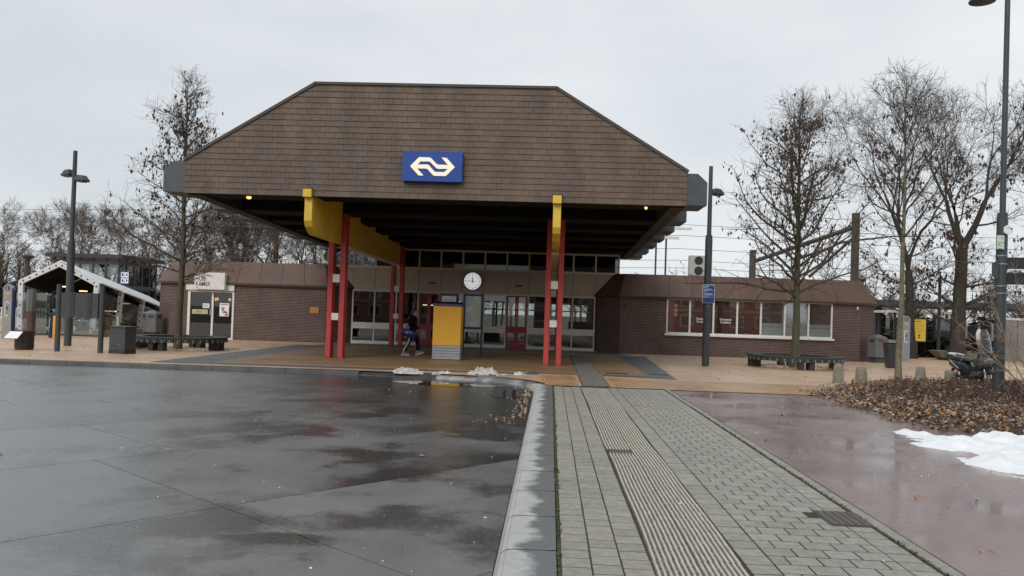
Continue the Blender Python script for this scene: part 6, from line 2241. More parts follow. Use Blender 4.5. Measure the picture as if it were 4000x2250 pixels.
def oak_tree(seed, H, r0, fork, levels, twigs=5, leaf_n=0, wob=0.10, twig_r=0.010, open_ang=(18, 46), side_low=0, flat=0.02, leaf_size=0.13):
    rg = random.Random(seed)
    tr, cr, lv = MB(), MB(), MB()
    ends = []
    def rec(p, d, L, r, lev):
        pts, rad, dirs = limb(rg, p, d, L, r, 4, wob, flat, 0.70)
        (tr if lev < 2 else cr).tube(pts, rad, 8 if lev < 1 else (6 if lev < 3 else (4 if lev < 5 else 3)), cap=False)
        if lev >= levels:
            for i in range(1, 5):
                for k in range(twigs if i > 1 else 2):
                    td = vec_rot(dirs[i], R(rg.uniform(15, 70)), rg.uniform(0, 2 * PI))
                    tp, trr, tdir = limb(rg, pts[i], td, rg.uniform(0.3, 0.85) * L, twig_r, 2, 0.22, 0.05, 0.45)
                    cr.tube(tp, trr, 3, cap=False)
                    ends.append(tp[1])
                    ends.append(tp[2])
                    if rg.random() < 0.6:
                        td2 = vec_rot(tdir[1], R(rg.uniform(25, 60)), rg.uniform(0, 2 * PI))
                        tp2, tr2, _ = limb(rg, tp[1], td2, rg.uniform(0.2, 0.5) * L, twig_r * 0.8, 2, 0.2, 0.04, 0.45)
                        cr.tube(tp2, tr2, 3, cap=False)
                        ends.append(tp2[2])
            return
        n = 2 if rg.random() < 0.55 else 3
        a0 = rg.uniform(0, 2 * PI)
        for k in range(n):
            ang = R(rg.uniform(*open_ang)) * (0.55 if k == 0 and n == 3 else 1.0)
            dd = vec_rot(dirs[4], ang, a0 + k * 2 * PI / n + rg.uniform(-0.4, 0.4))
            rec(pts[4], dd, L * rg.uniform(0.68, 0.86), rad[4] * (0.76 if k == 0 else 0.58), lev + 1)
        if lev >= 1:
            for k in range(2):
                i = rg.choice((1, 2, 3))
                dd = vec_rot(dirs[i], R(rg.uniform(40, 75)), rg.uniform(0, 2 * PI))
                rec(pts[i], dd, L * 0.5, max(twig_r, rad[i] * 0.35), max(lev + 2, levels - 1))
    tp, trad, tdirs = limb(rg, (0, 0, -0.15), (0, 0, 1), fork + 0.15, r0 * 1.1, 6, 0.025, 0.05, 0.78)
    trad[0] = r0 * 1.6
    trad[1] = r0 * 1.12
    tr.tube(tp, trad, 10)
    n = 3
    a0 = rg.uniform(0, 6)
    L0 = (H - fork) * 0.33
    for k in range(n):
        dd = vec_rot(tdirs[-1], R(rg.uniform(14, 34)), a0 + k * 2 * PI / n + rg.uniform(-0.3, 0.3))
        rec(tp[-1], dd, L0 * rg.uniform(0.85, 1.15), trad[-1] * (0.68 if k == 0 else 0.5), 1)
    for k in range(side_low):
        f = rg.uniform(0.45, 0.95)
        i = min(6, int(f * 6))
        dd = vec_rot(tdirs[i], R(rg.uniform(60, 88)), rg.uniform(0, 2 * PI))
        rec(tp[i], dd, L0 * rg.uniform(0.35, 0.7), r0 * 0.22, levels - 2)
    mz = max(v[2] for v in (cr.v or tr.v))
    if leaf_n:
        rg.shuffle(ends)
        c = 0
        for e in ends:
            if c >= leaf_n:
                break
            nz = mnoise.noise(Vector((e[0] * 0.45, e[1] * 0.45, e[2] * 0.45 + seed)))
            if nz < rg.uniform(-0.1, 0.25) + 0.35 * max(0, e[2] / mz - 0.45) * 2:
                continue
            for _ in range(3):
                leaf_quad(lv, rg, (e[0] + rg.gauss(0, 0.09), e[1] + rg.gauss(0, 0.09), e[2] + rg.gauss(0, 0.07)), leaf_size * rg.uniform(0.7, 1.3))
                c += 1
    return tr, cr, lv

def squash(mbs, kx, kz):
    for m in mbs:
        m.v = [(v[0] * kx, v[1] * kx, v[2] * kz) for v in m.v]

def plant_tree(name, mbs, loc, label, cat, mats, group=None, rz=0.0):
    t = thing(name, loc, label, cat, group, rz)
    tr, cr, lv = mbs
    tr.build('trunk', mats[0], t, local=True, smooth=True)
    cr.build('crown', mats[1], t, local=True)
    if lv.v:
        lv.build('leaves', mats[2], t, local=True)['kind'] = 'stuff'
    return t

# the two trees that stand in the round benches
plant_tree('young_tree', young_tree(3, 9.75, 0.125, 2.5, 2.6, 50, 1250, (3.8, 9.7), 78, 0.0045), (-13.72, 29.65, 0),
           'slender tree with hanging brown leaves growing out of the left round bench', 'tree', ('bark_green', 'twig', 'leaf'), 'trees on the square')
plant_tree('young_tree', young_tree(8, 10.1, 0.155, 2.7, 4.7, 56, 1700, (4.2, 9.8), 76, -0.0015), (9.42, 32.0, 0),
           'spreading tree with brown leaves growing out of the right round bench', 'tree', ('bark_green', 'twig', 'leaf'), 'trees on the square')
mbs = young_tree(15, 9.3, 0.088, 4.4, 2.9, 26, 60, (3.5, 7.5), 52, -0.006)
plant_tree('pale_tree', mbs, (10.80, 25.95, 0), 'thin pale barked young tree standing at the back of the leaf bed', 'tree', ('bark_pale', 'twig_dark', 'leaf_red'), 'trees on the square')
# old oaks behind
mbs = oak_tree(26, 15.5, 0.36, 6.6, 5, 3, 900, 0.075, 0.008, (8, 27), 10, 0.06, 0.2)
squash(mbs, 0.92, 15.3 / max(v[2] for v in mbs[1].v))
plant_tree('oak_tree', mbs, (21.3, 44.0, 0), 'big dark oak with knobbly trunk and red brown leaf clumps right of the yellow notice', 'tree', ('bark_dark', 'twig_dark', 'leaf_red'), 'old trees beyond the right wing')
mbs = oak_tree(34, 15.5, 0.24, 5.2, 5, 3, 800, 0.11, 0.008, (12, 36), 7, 0.05, 0.2)
squash(mbs, 0.95, 16.0 / max(v[2] for v in mbs[1].v))
plant_tree('oak_tree', mbs, (19.6, 45.5, 0), 'dark trunked tree directly behind the pale young trunk', 'tree', ('bark_dark', 'twig_dark', 'leaf_red'), 'old trees beyond the right wing')
mbs = oak_tree(55, 16, 0.42, 5.0, 5, 3, 800, 0.10, 0.008, (16, 42), 6, 0.05, 0.2)
squash(mbs, 1.0, 16.0 / max(v[2] for v in mbs[1].v))
plant_tree('oak_tree', mbs, (29.2, 43.0, 0), 'wide dark oak at the right edge behind the thick lamp post', 'tree', ('bark_dark', 'twig_dark', 'leaf_red'), 'old trees beyond the right wing')

# background trees: four kinds, copied
protos = []
for i, (sd_, H, r0, fk, lv_n, oa) in enumerate([(101, 13.5, 0.30, 3.4, 0, (14, 34)), (102, 14.5, 0.28, 3.8, 260, (16, 38)), (103, 12.0, 0.24, 2.8, 420, (14, 34)), (104, 14.0, 0.34, 4.6, 0, (20, 46))]):
    mbs = oak_tree(sd_, H, r0, fk, 5, 3 if i in (1, 2) else 2, lv_n, 0.11, 0.013, oa, 2, 0.05, 0.16)
    squash(mbs, 0.9, H / max(v[2] for v in mbs[1].v))
    protos.append((mbs, H))
BGT = 'bare trees behind the station'
spots = [  # x, y, kind, height, note
    (-46, 66, 0, 10.6, 'bare tree at the left edge of the picture behind the fence'),
    (-42.0, 68, 2, 11.0, 'leafy tipped bare tree, second from the left edge'),
    (-38.5, 64, 1, 10.5, 'bare tree with dark leaf tufts left of the twin headed lamp'),
    (-35.2, 70, 0, 12.2, 'bare tree rising directly left of the twin headed lamp'),
    (-31.5, 72, 3, 11.2, 'pale bare tree directly right of the twin headed lamp'),
    (-29.0, 64, 0, 8.6, 'low bare tree over the lift pavilion roof'),
    (-25.6, 66, 1, 11.4, 'brown tufted tree right of the lift pavilion'),
    (-23.6, 62, 2, 10.8, 'dense brownish tree left of the slender leafy tree'),
    (-21.2, 66, 1, 11.0, 'bare tree showing behind the slender leafy tree'),
    (-18.6, 63, 2, 9.2, 'dense twiggy tree just right of the slender leafy tree'),
    (-23.5, 60, 3, 12.6, 'dark stemmed tree under the first roof steps on the left'),
    (-20.6, 60, 3, 12.2, 'dark stemmed tree under the middle roof steps on the left'),
    (-17.5, 61, 3, 10.8, 'low branching tree over the left wing beside the red columns'),
    (-52, 72, 1, 11.8, 'bare tree just inside the left border behind the others'),
    (-49.0, 63, 2, 10.4, 'dense brown tree between the left border and the rusty post'),
    (-40.2, 73, 1, 11.6, 'far brown tree showing between the two left trees with dark tufts'),
    (-33.4, 67, 2, 10.2, 'dense low tree hidden partly by the twin headed lamp pole'),
    (-27.2, 71, 1, 11.4, 'brown tree above the right end of the lift pavilion roof'),
    (-15.4, 66, 0, 7.4, 'small bare tree seen low beside the left red columns'),
]
made = {}
for k, (x, y, kd, h, lab) in enumerate(spots):
    mbs, H = protos[kd]
    h *= 0.95
    if kd not in made:
        t = plant_tree('bare_tree', mbs, (x, y, 0), lab, 'tree', ('bark_bg', 'twig_bg', 'leaf'), BGT, 0.7 * k)
        made[kd] = t
        t.scale = (h / H, h / H, h / H)
    else:
        copy_tree(made[kd], (x, y, 0), lab, 0.9 * k + 0.4, (h / H * 1.05, h / H * 1.05, h / H))

# a far wood as one mass
rg = random.Random(77)
fw = MB()
for k in range(260):
    x = rg.uniform(-110, 120)
    y = rg.uniform(95, 125)
    h = rg.uniform(4.5, 8.0) if x > 5 else rg.uniform(6.0, 9.5)
    fw.tube([(x, y, -0.3), (x + rg.uniform(-.3, .3), y, h * 0.5), (x + rg.uniform(-.6, .6), y, h)], [0.16, 0.1, 0.03], 4, cap=False)
    for b in range(26):
        z = h * rg.uniform(0.25, 0.97)
        a = rg.uniform(0, 2 * PI)
        L = rg.uniform(0.8, 2.4) * (1.1 - z / h * 0.6)
        fw.tube([(x, y, z), (x + math.cos(a) * L * 0.6, y + math.sin(a) * L * 0.6, z + L * 0.4), (x + math.cos(a) * L, y + math.sin(a) * L, z + L * 0.8)], [0.05, 0.035, 0.012], 3, cap=False)
        for q in range(4):
            p = (x + math.cos(a) * L * rg.uniform(.3, 1), y + math.sin(a) * L * rg.uniform(.3, 1), z + L * rg.uniform(.2, .8))
            a2 = rg.uniform(0, 2 * PI)
            fw.tube([p, (p[0] + math.cos(a2) * 0.7, p[1] + math.sin(a2) * .7, p[2] + rg.uniform(0.2, 0.7))], [0.03, 0.012], 3, cap=False)
tag(fw.build('woodland', 'twig_bg'), 'far bare wood closing the view beyond the tracks', 'wood', kind='stuff')
# undergrowth and hedges
def thicket(name, x0, x1, y0, y1, h0, h1, n, mat, label, cat, size=0.25, seed=1, kind='stuff'):
    rg = random.Random(seed)
    mb = MB()
    for k in range(n):
        x, y = rg.uniform(x0, x1), rg.uniform(y0, y1)
        top = h0 + (h1 - h0) * (0.5 + 0.5 * mnoise.noise(Vector((x * 0.4, y * 0.4, seed))))
        z = rg.uniform(0.0, 1.0) ** 0.7 * top
        s = size * rg.uniform(0.5, 1.3)
        a, b = rg.uniform(0, 2 * PI), rg.uniform(-0.8, 0.8)
        c, sn = math.cos(a) * s, math.sin(a) * s
        mb.add([(x - c, y - sn, z), (x + sn * 0.5, y - c * 0.5, z + b * s), (x + c, y + sn, z + s * 0.3), (x - sn * 0.5, y + c * 0.5, z + s * 0.5)], [(0, 1, 2, 3)])
    o = mb.build(name, mat)
    return tag(o, label, cat, kind=kind)
thicket('undergrowth', -70, -13, 74, 80, 2.0, 3.4, 5200, 'hedge', 'dark undergrowth beneath the bare trees on the left', 'undergrowth', 0.45, 3)
thicket('hedge', 20.5, 25.2, 47.5, 48.8, 0.9, 1.15, 2400, 'hedge', 'dark clipped hedge between the big oak and the grey wall', 'hedge', 0.16, 5, kind='thing')
thicket('undergrowth', 6, 70, 84, 90, 1.5, 3.2, 4200, 'hedge', 'dark undergrowth along the far side of the tracks', 'undergrowth', 0.45, 8)
pl_ = thicket('shrub', 21.2, 22.3, 44.75, 45.3, 0.62, 0.98, 320, 'evergreen', None, None, 0.11, 4, kind=None)
del_lab = bpy.data.objects['brick_planter']
pl_.parent = del_lab
pl_.location = (-del_lab.location[0], -del_lab.location[1], -del_lab.location[2])

# ------------------------------------------------------------------ leaf bed with its plants
BED = [(6.52, 20.3), (6.52, 16.6), (6.60, 15.0), (6.85, 14.0), (7.45, 13.35), (8.6, 12.7), (11.0, 12.0), (18.0, 11.0), (19.5, 24.0), (16.5, 26.3), (12.9, 25.9), (11.0, 25.2), (8.95, 23.9), (7.6, 22.0)]
bm_ = mound(BED, 0.15, -0.008, 0.16, 0.6, 0.55, 3.0, 0.16)
bed = struct('bed_soil', bm_, 'soil', smooth=True)
rg = random.Random(31)
lt, cv = MB(), MB()
def bed_h(x, y):
    d = edge_dist(BED, x, y)
    t = max(0, min(1, d / 0.55))
    return 0.13 * t
cnt = 0
while cnt < 15000:
    x, y = rg.uniform(6.2, 17.5), rg.uniform(11.2, 26.2)
    ins = inside(BED, x, y)
    d = edge_dist(BED, x, y)
    if not ins:
        if d > 0.28 * abs(rg.gauss(0, 1)):
            continue
    front = y < 17.5 or d < 1.2
    if not front and rg.random() < 0.55:
        continue
    z = bed_h(x, y) * (1 if ins else 0) + rg.uniform(0.0, 0.07)
    leaf_quad(lt, rg, (x, y, z), rg.uniform(0.07, 0.16), False)
    cnt += 1
dk = MB()
for k in range(5200):
    x, y = rg.uniform(6.2, 17.5), rg.uniform(11.2, 26.0)
    ins = inside(BED, x, y)
    d = edge_dist(BED, x, y)
    if not ins and d > 0.5 * abs(rg.gauss(0, 1)):
        continue
    leaf_quad(dk, rg, (x, y, bed_h(x, y) * ins + rg.uniform(0.0, 0.06)), rg.uniform(0.05, 0.17), False)
tag(dk.build('wet_leaves', 'wetleaf'), 'dark wet leaves mixed into the litter of the bed', 'leaves', kind='stuff')
tag(lt.build('leaf_litter', 'litter'), 'brown fallen leaves covering the front of the bed', 'leaves', kind='stuff')
for k in range(5200):
    x, y = rg.uniform(6.6, 17.5), rg.uniform(12.4, 26.0)
    if not inside(BED, x, y) or edge_dist(BED, x, y) < 0.35:
        continue
    dn = 0.5 + 0.5 * mnoise.noise(Vector((x * 0.7, y * 0.7, 2)))
    if (y < 17 or edge_dist(BED, x, y) < 0.9) and rg.random() < 0.7:
        continue
    z = bed_h(x, y)
    h = rg.uniform(0.08, 0.22) * (0.6 + 0.7 * dn)
    a = rg.uniform(0, 2 * PI)
    lx, ly = math.cos(a) * h * 0.5, math.sin(a) * h * 0.5
    cv.tube([(x, y, z - 0.02), (x + lx * 0.4, y + ly * 0.4, z + h * 0.6), (x + lx, y + ly, z + h)], [0.007, 0.006, 0.003], 3, cap=False)
    for q in range(5):
        f = rg.uniform(0.3, 1.0)
        leaf_quad(cv, rg, (x + lx * f + rg.gauss(0, .035), y + ly * f + rg.gauss(0, .035), z + h * f), rg.uniform(0.03, 0.065), False)
tag(cv.build('ground_cover', 'cover'), 'low dark brown wintry shrubs filling the bed', 'ground cover', kind='stuff')

def bare_shrub(seed, n, H, spread, r=0.015):
    rg = random.Random(seed)
    mb = MB()
    for k in range(n):
        a = rg.uniform(0, 2 * PI)
        tilt = rg.uniform(0.05, 0.55) * spread
        d = norm((math.cos(a) * tilt, math.sin(a) * tilt, 1.0))
        L = H * rg.uniform(0.6, 1.05)
        pts, rad, dirs = limb(rg, (math.cos(a) * 0.12 * rg.random(), math.sin(a) * 0.12 * rg.random(), -0.05), d, L, r, 7, 0.09, -0.01, 0.3)
        mb.tube(pts, rad, 4, cap=False)
        for i in range(2, 8):
            for q in range(2):
                td = vec_rot(dirs[i], R(rg.uniform(20, 55)), rg.uniform(0, 2 * PI))
                tp, trr, tdr = limb(rg, pts[i], td, rg.uniform(0.25, 0.75) * (1.1 - 0.08 * i), r * 0.45, 3, 0.13, 0.0, 0.4)
                mb.tube(tp, trr, 3, cap=False)
                for w in (1, 2, 3):
                    td2 = vec_rot(tdr[w], R(rg.uniform(25, 60)), rg.uniform(0, 2 * PI))
                    tp2, tr2, _ = limb(rg, tp[w], td2, rg.uniform(0.08, 0.3), r * 0.3, 2, 0.1, 0.0, 0.5)
                    mb.tube(tp2, tr2, 3, cap=False)
    return mb
for (x, y, sd_, n, H, sp, lab) in ((11.45, 19.9, 5, 20, 3.3, 1.9, 'tall bare tan shrub spreading in front of the thick lamp post'),
                                   (11.75, 19.3, 6, 12, 2.4, 1.5, 'bare tan shrub at the right edge of the leaf bed')):
    t = thing('bare_shrub', (x, y, 0.1), lab, 'shrub', 'bare shrubs in the leaf bed')
    bare_shrub(sd_, n, H, sp).build('stems', 'twig_tan', t, local=True)

# ------------------------------------------------------------------ snow, leaves on the road, bits of litter
sn = mound([(5.75, 13.55), (5.62, 12.9), (5.35, 12.2), (5.55, 11.4), (5.30, 10.6), (5.40, 10.2), (5.75, 9.5), (7.5, 8.6), (11, 8.0), (13, 12.2), (9.0, 13.6), (7.75, 13.75), (7.2, 13.15), (6.6, 13.3), (6.2, 13.7)],
           0.13, -0.010, 0.055, 1.5, 0.9, 7.0, 0.55)
tag(sn.build('snow', 'snow', smooth=True), 'white melting snow patch on the red path before the leaf bed', 'snow', kind='stuff')
sn = MB()
for i, (poly, h) in enumerate([([(-4.3, 22.25), (-3.7, 22.15), (-3.45, 22.5), (-3.7, 22.9), (-4.3, 22.8)], 0.13),
                               ([(-3.25, 22.3), (-2.7, 22.3), (-2.55, 22.6), (-3.1, 22.75)], 0.09),
                               ([(-2.25, 22.45), (-1.5, 22.4), (-1.2, 22.8), (-1.6, 23.2), (-2.25, 23.0)], 0.19),
                               ([(-0.95, 22.9), (-0.68, 22.88), (-0.6, 23.1), (-0.9, 23.2)], 0.12)]):
    m = mound(poly, h, 0.003, 0.03, 3.2, 0.3, 3.0 + i, 0.22)
    sn.add(m.v, m.f)
tag(sn.build('snow', 'snow_dirty', smooth=True), 'dirty lumps of old snow along the kerb under the canopy', 'snow', kind='stuff')

rl = MB()
rg = random.Random(5)
for k in range(230):
    y = rg.uniform(14.3, 20.6)
    x = -0.40 - abs(rg.gauss(0, 0.13)) - (0.35 * max(0, y - 19.6))
    leaf_quad(rl, rg, (x, y, -0.112), rg.uniform(0.05, 0.10), False)
for k in range(40):
    leaf_quad(rl, rg, (rg.uniform(-1.3, -0.5), rg.uniform(13.4, 14.6), -0.112), rg.uniform(0.04, 0.09), False)
for x, y in ((-0.95, 11.3), (-1.55, 10.2), (-2.3, 12.2), (-5.3, 21.6), (-0.62, 11.9), (-6.3, 9.2), (-3.3, 17.2)):
    leaf_quad(rl, rg, (x, y, -0.110), 0.12, False)
for k in range(170):
    x = rg.choice((rg.uniform(-24, -9), rg.uniform(4.5, 15)))
    leaf_quad(rl, rg, (x, rg.uniform(22.8, 36), 0.006), rg.uniform(0.05, 0.13), False)
for cx_, cy_ in ((-13.7, 29.7), (9.42, 32.0)):
    for k in range(170):
        a, r_ = rg.uniform(0, 2 * PI), rg.uniform(0.2, 2.3)
        leaf_quad(rl, rg, (cx_ + r_ * math.cos(a), cy_ + r_ * math.sin(a), 0.006), rg.uniform(0.05, 0.12), False)
for k in range(36):
    leaf_quad(rl, rg, (rg.uniform(3.0, 6.3), rg.uniform(5.5, 19.5), -0.008), rg.uniform(0.04, 0.09), False)
tag(rl.build('fallen_leaves', 'litter'), 'scattered fallen leaves on road, plaza and path', 'leaves', kind='stuff')
wb = MB()
for k in range(140):
    q = rg.random()
    if q < 0.5:
        x, y, z = rg.uniform(-5.5, -0.5), rg.uniform(5.0, 20), -0.117
    elif q < 0.8:
        x, y, z = rg.uniform(0.15, 2.8), rg.uniform(5.0, 18), 0.004
    else:
        x, y, z = rg.uniform(3.0, 6.3), rg.uniform(5.5, 18), -0.009
    s = rg.uniform(0.002, 0.010) if rg.random() < 0.9 else 0.016
    a = rg.uniform(0, PI)
    wb.obox((x, y, z + 0.003), (s * 1.6, s, 0.006), a)
tag(wb.build('white_litter', 'paper'), 'tiny white specks scattered over road and paving', 'litter', kind='stuff')
ms = MB()
for k in range(420):
    x, y = rg.gauss(0.115, 0.012), rg.uniform(4.9, 19)
    leaf_quad(ms, rg, (x, y, 0.0), rg.uniform(0.02, 0.05), False)
for k in range(300):
    leaf_quad(ms, rg, (rg.gauss(2.775, 0.012), rg.uniform(4.9, 16), 0.0), rg.uniform(0.02, 0.05), False)
tag(ms.build('moss', pm('moss', (0.085, 0.085, 0.025), 0.95)), 'moss in the joints along kerb and edging', 'moss', kind='stuff')

# ------------------------------------------------------------------ scooter
hd = R(-79)
t = thing('scooter', (12.60, 25.1, 0.0), 'dark grey scooter with a tall windscreen and leg cover parked behind the leaf bed', 'scooter', rz=hd)
def wheel(u, name):
    w = MB()
    n = 28
    for k in range(1):
        pts = [(u + 0.235 * math.cos(q * 2 * PI / n), 0, 0.28 + 0.235 * math.sin(q * 2 * PI / n)) for q in range(n + 1)]
        w.tube(pts, [0.052] * (n + 1), 8, cap=False)
    wh = w.build(name, 'tyre', t, local=True, smooth=True)
    r_ = MB()
    pts = [(u + 0.185 * math.cos(q * 2 * PI / n), 0, 0.28 + 0.185 * math.sin(q * 2 * PI / n)) for q in range(n + 1)]
    r_.tube(pts, [0.016] * (n + 1), 6, cap=False)
    for k in range(5):
        a = k * 2 * PI / 5
        r_.tube([(u, 0, 0.28), (u + 0.18 * math.cos(a), 0, 0.28 + 0.18 * math.sin(a))], [0.028, 0.016], 5)
    r_.cyl((u, -0.05, 0.28), (u, 0.05, 0.28), 0.04, n=10)
    r_.build('rim', 'chrome', wh, local=True)
    MB().cyl((u, -0.03, 0.28), (u, -0.022, 0.28), 0.11, n=16).build('brake_disc', 'galv', wh, local=True)
wheel(0.68, 'front_wheel')
wheel(-0.66, 'rear_wheel')
for v in (-0.09, 0.09):
    MB().tube([(0.68, v, 0.28), (0.60, v, 0.62)], [0.024, 0.024], 8).build('fork', 'chrome', t, local=True)
MB().tube([(0.60, 0, 0.62), (0.44, 0, 1.06)], [0.04, 0.035], 8).build('steering_column', 'blackmetal', t, local=True)
def ribsec(secs):
    """loft through elliptical sections (u, zc, half width, half height)"""
    mb = MB()
    n = 14
    for u, zc, hw, hh in secs:
        for j in range(n):
            a = 2 * PI * j / n
            ca, sa = math.cos(a), math.sin(a)
            mb.v.append((u, hw * math.copysign(abs(ca) ** 0.7, ca), zc + hh * math.copysign(abs(sa) ** 0.7, sa)))
    for i in range(len(secs) - 1):
        for j in range(n):
            p = i * n + j
            q = i * n + (j + 1) % n
            mb.f.append((p, q, q + n, p + n))
    mb.f.append(tuple(range(n - 1, -1, -1)))
    mb.f.append(tuple((len(secs) - 1) * n + j for j in range(n)))
    return mb
ribsec([(-0.95, 0.68, 0.06, 0.05), (-0.85, 0.66, 0.14, 0.12), (-0.55, 0.60, 0.19, 0.17), (-0.20, 0.52, 0.19, 0.20), (0.02, 0.42, 0.17, 0.16)]).build('rear_body', 'scooter', t, local=True, smooth=True)
ribsec([(-0.92, 0.80, 0.10, 0.03), (-0.70, 0.82, 0.15, 0.06), (-0.40, 0.80, 0.17, 0.07), (-0.05, 0.77, 0.14, 0.06), (0.05, 0.74, 0.10, 0.04)]).build('seat', 'seat', t, local=True, smooth=True)
ribsec([(-0.30, 0.28, 0.12, 0.08), (0.05, 0.27, 0.17, 0.07), (0.35, 0.30, 0.17, 0.08)]).build('floorboard', 'scooter', t, local=True, smooth=True)
MB().add([(0.36, -0.20, 0.25), (0.36, 0.20, 0.25), (0.50, 0.24, 0.70), (0.50, -0.24, 0.70), (0.40, -0.17, 1.00), (0.40, 0.17, 1.00),
          (0.46, -0.16, 0.28), (0.46, 0.16, 0.28), (0.66, 0.18, 0.72), (0.66, -0.18, 0.72), (0.50, -0.13, 1.02), (0.50, 0.13, 1.02)],
         [(0, 1, 2, 3), (3, 2, 5, 4), (6, 9, 8, 7), (9, 10, 11, 8), (0, 3, 9, 6), (3, 4, 10, 9), (1, 7, 8, 2), (2, 8, 11, 5), (0, 6, 7, 1), (4, 5, 11, 10)]).build('front_fairing', 'scooter', t, local=True, bevel=0.02)
ribsec([(0.50, 0.50, 0.08, 0.05), (0.66, 0.565, 0.085, 0.04), (0.84, 0.51, 0.07, 0.03), (0.94, 0.42, 0.04, 0.02)]).build('mudguard', 'scooter', t, local=True, smooth=True)
ribsec([(0.16, 0.78, 0.10, 0.06), (0.26, 0.76, 0.20, 0.15), (0.42, 0.72, 0.24, 0.22), (0.60, 0.70, 0.22, 0.20), (0.72, 0.71, 0.15, 0.12), (0.76, 0.72, 0.07, 0.06)]).build('leg_cover', 'apron', t, local=True, smooth=True)
MB().add([(0.30, -0.27, 0.46), (0.30, 0.27, 0.46), (0.74, 0.24, 0.50), (0.74, -0.24, 0.50), (0.26, -0.30, 0.30), (0.26, 0.30, 0.30), (0.62, 0.26, 0.34), (0.62, -0.26, 0.34)],
         [(0, 3, 7, 4), (1, 5, 6, 2), (0, 4, 5, 1)]).build('cover_flap', 'apron', t, local=True)
MB().tube([(0.40, -0.34, 1.02), (0.46, -0.2, 1.05), (0.48, 0, 1.06), (0.46, 0.2, 1.05), (0.40, 0.34, 1.02)], [0.024] * 5, 8).build('handlebar', 'black', t, local=True)
ws = MB()
for i in range(7):
    f = i / 6
    v = -0.24 + 0.48 * f
    bulge = 0.10 * (1 - (2 * f - 1) ** 2)
    for k, (z, u0, sc) in enumerate(((1.02, 0.56, 0.85), (1.30, 0.47, 1.0), (1.55, 0.40, 0.92), (1.70, 0.37, 0.62))):
        ws.v.append((u0 + bulge, v * sc, z))
for i in range(6):
    for k in range(3):
        a = i * 4 + k
        ws.f.append((a, a + 4, a + 5, a + 1))
ws.build('windscreen', glass_mat('screen', (0.80, 0.83, 0.84), 0.22, 0.8), t, local=True, smooth=True)
for v in (-0.36, 0.36):
    mr_ = MB()
    mr_.tube([(0.42, v * 0.85, 1.04), (0.40, v * 1.05, 1.22)], [0.010, 0.010], 6)
    mr_.lathe((0.40, v * 1.12, 1.24), [(0.02, -0.05), (0.075, -0.03), (0.08, 0.03), (0.02, 0.06)], 10, 0.5, 1.0)
    mr_.build('mirror', 'black', t, local=True)
MB().tube([(-0.55, -0.15, 0.90), (-0.88, -0.14, 0.93), (-0.97, 0.0, 0.94), (-0.88, 0.14, 0.93), (-0.55, 0.15, 0.90)], [0.022] * 5, 8).build('grab_rail', 'whitepaint', t, local=True, smooth=True)
MB().tube([(-0.72, -0.20, 0.72), (-0.30, -0.215, 0.50)], [0.022, 0.018], 6).build('side_trim', 'galv', t, local=True)
MB().tube([(-0.10, -0.2, 0.24), (-0.50, -0.21, 0.30), (-0.72, -0.21, 0.34)], [0.04, 0.06, 0.055], 10).build('exhaust', 'blackmetal', t, local=True, smooth=True)
MB().lathe((0.72, 0, 0.80), [(0.02, -0.06), (0.09, -0.03), (0.09, 0.03), (0.02, 0.06)], 12, 0.4, 1.0).build('headlight', 'steel', t, local=True)
MB().tube([(-0.05, -0.1, 0.22), (-0.08, -0.26, 0.0)], [0.015, 0.015], 6).build('side_stand', 'steel', t, local=True)

# ------------------------------------------------------------------ the walking person with a blue shoulder bag
t = thing('person', (-5.22, 31.0, 0.0), 'person in a black jacket and striped track pants walking to the right under the canopy', 'person')
V, E, Rr = [], [], []
def vtx(x, y, z, r, link_to=None):
    V.append((x, y, z))
    Rr.append(r)
    if link_to is not None:
        E.append((link_to, len(V) - 1))
    return len(V) - 1
pel = vtx(0, 0, 0.95, (0.15, 0.12))
sp1 = vtx(0.0, 0, 1.15, (0.14, 0.11), pel)
ch = vtx(0.0, 0, 1.36, (0.155, 0.12), sp1)
nk = vtx(0.035, 0, 1.52, 0.060, ch)
hb = vtx(0.075, 0, 1.62, (0.085, 0.085), nk)
ht = vtx(0.085, 0, 1.72, (0.08, 0.085), hb)
def leg(s, hip, knee, ank, toe):
    a = vtx(*hip, 0.095, pel)
    b = vtx(*[(hip[i] + knee[i]) / 2 for i in range(3)], 0.082, a)
    c = vtx(*knee, 0.060, b)
    d = vtx(*[(knee[i] * 0.6 + ank[i] * 0.4) for i in range(3)], 0.058, c)
    e = vtx(*ank, 0.042, d)
    vtx(*toe, 0.036, e)
RL = ((-0.02, -0.10, 0.90), (-0.13, -0.10, 0.51), (-0.33, -0.10, 0.12), (-0.16, -0.10, 0.05))
LL_ = ((0.02, 0.10, 0.90), (0.17, 0.10, 0.52), (0.20, 0.10, 0.13), (0.38, 0.10, 0.11))
leg(-1, *RL)
leg(1, *LL_)
arms = (((-0.02, -0.19, 1.43), (-0.10, -0.25, 1.16), (0.0, -0.27, 0.95)), ((0.0, 0.19, 1.43), (0.02, 0.25, 1.15), (0.17, 0.24, 0.97)))
wr = []
for sh, el, ws_ in arms:
    a = vtx(*sh, 0.062, ch)
    b = vtx(*el, 0.046, a)
    c = vtx(*ws_, 0.030, b)
    wr.append((c, el, ws_))
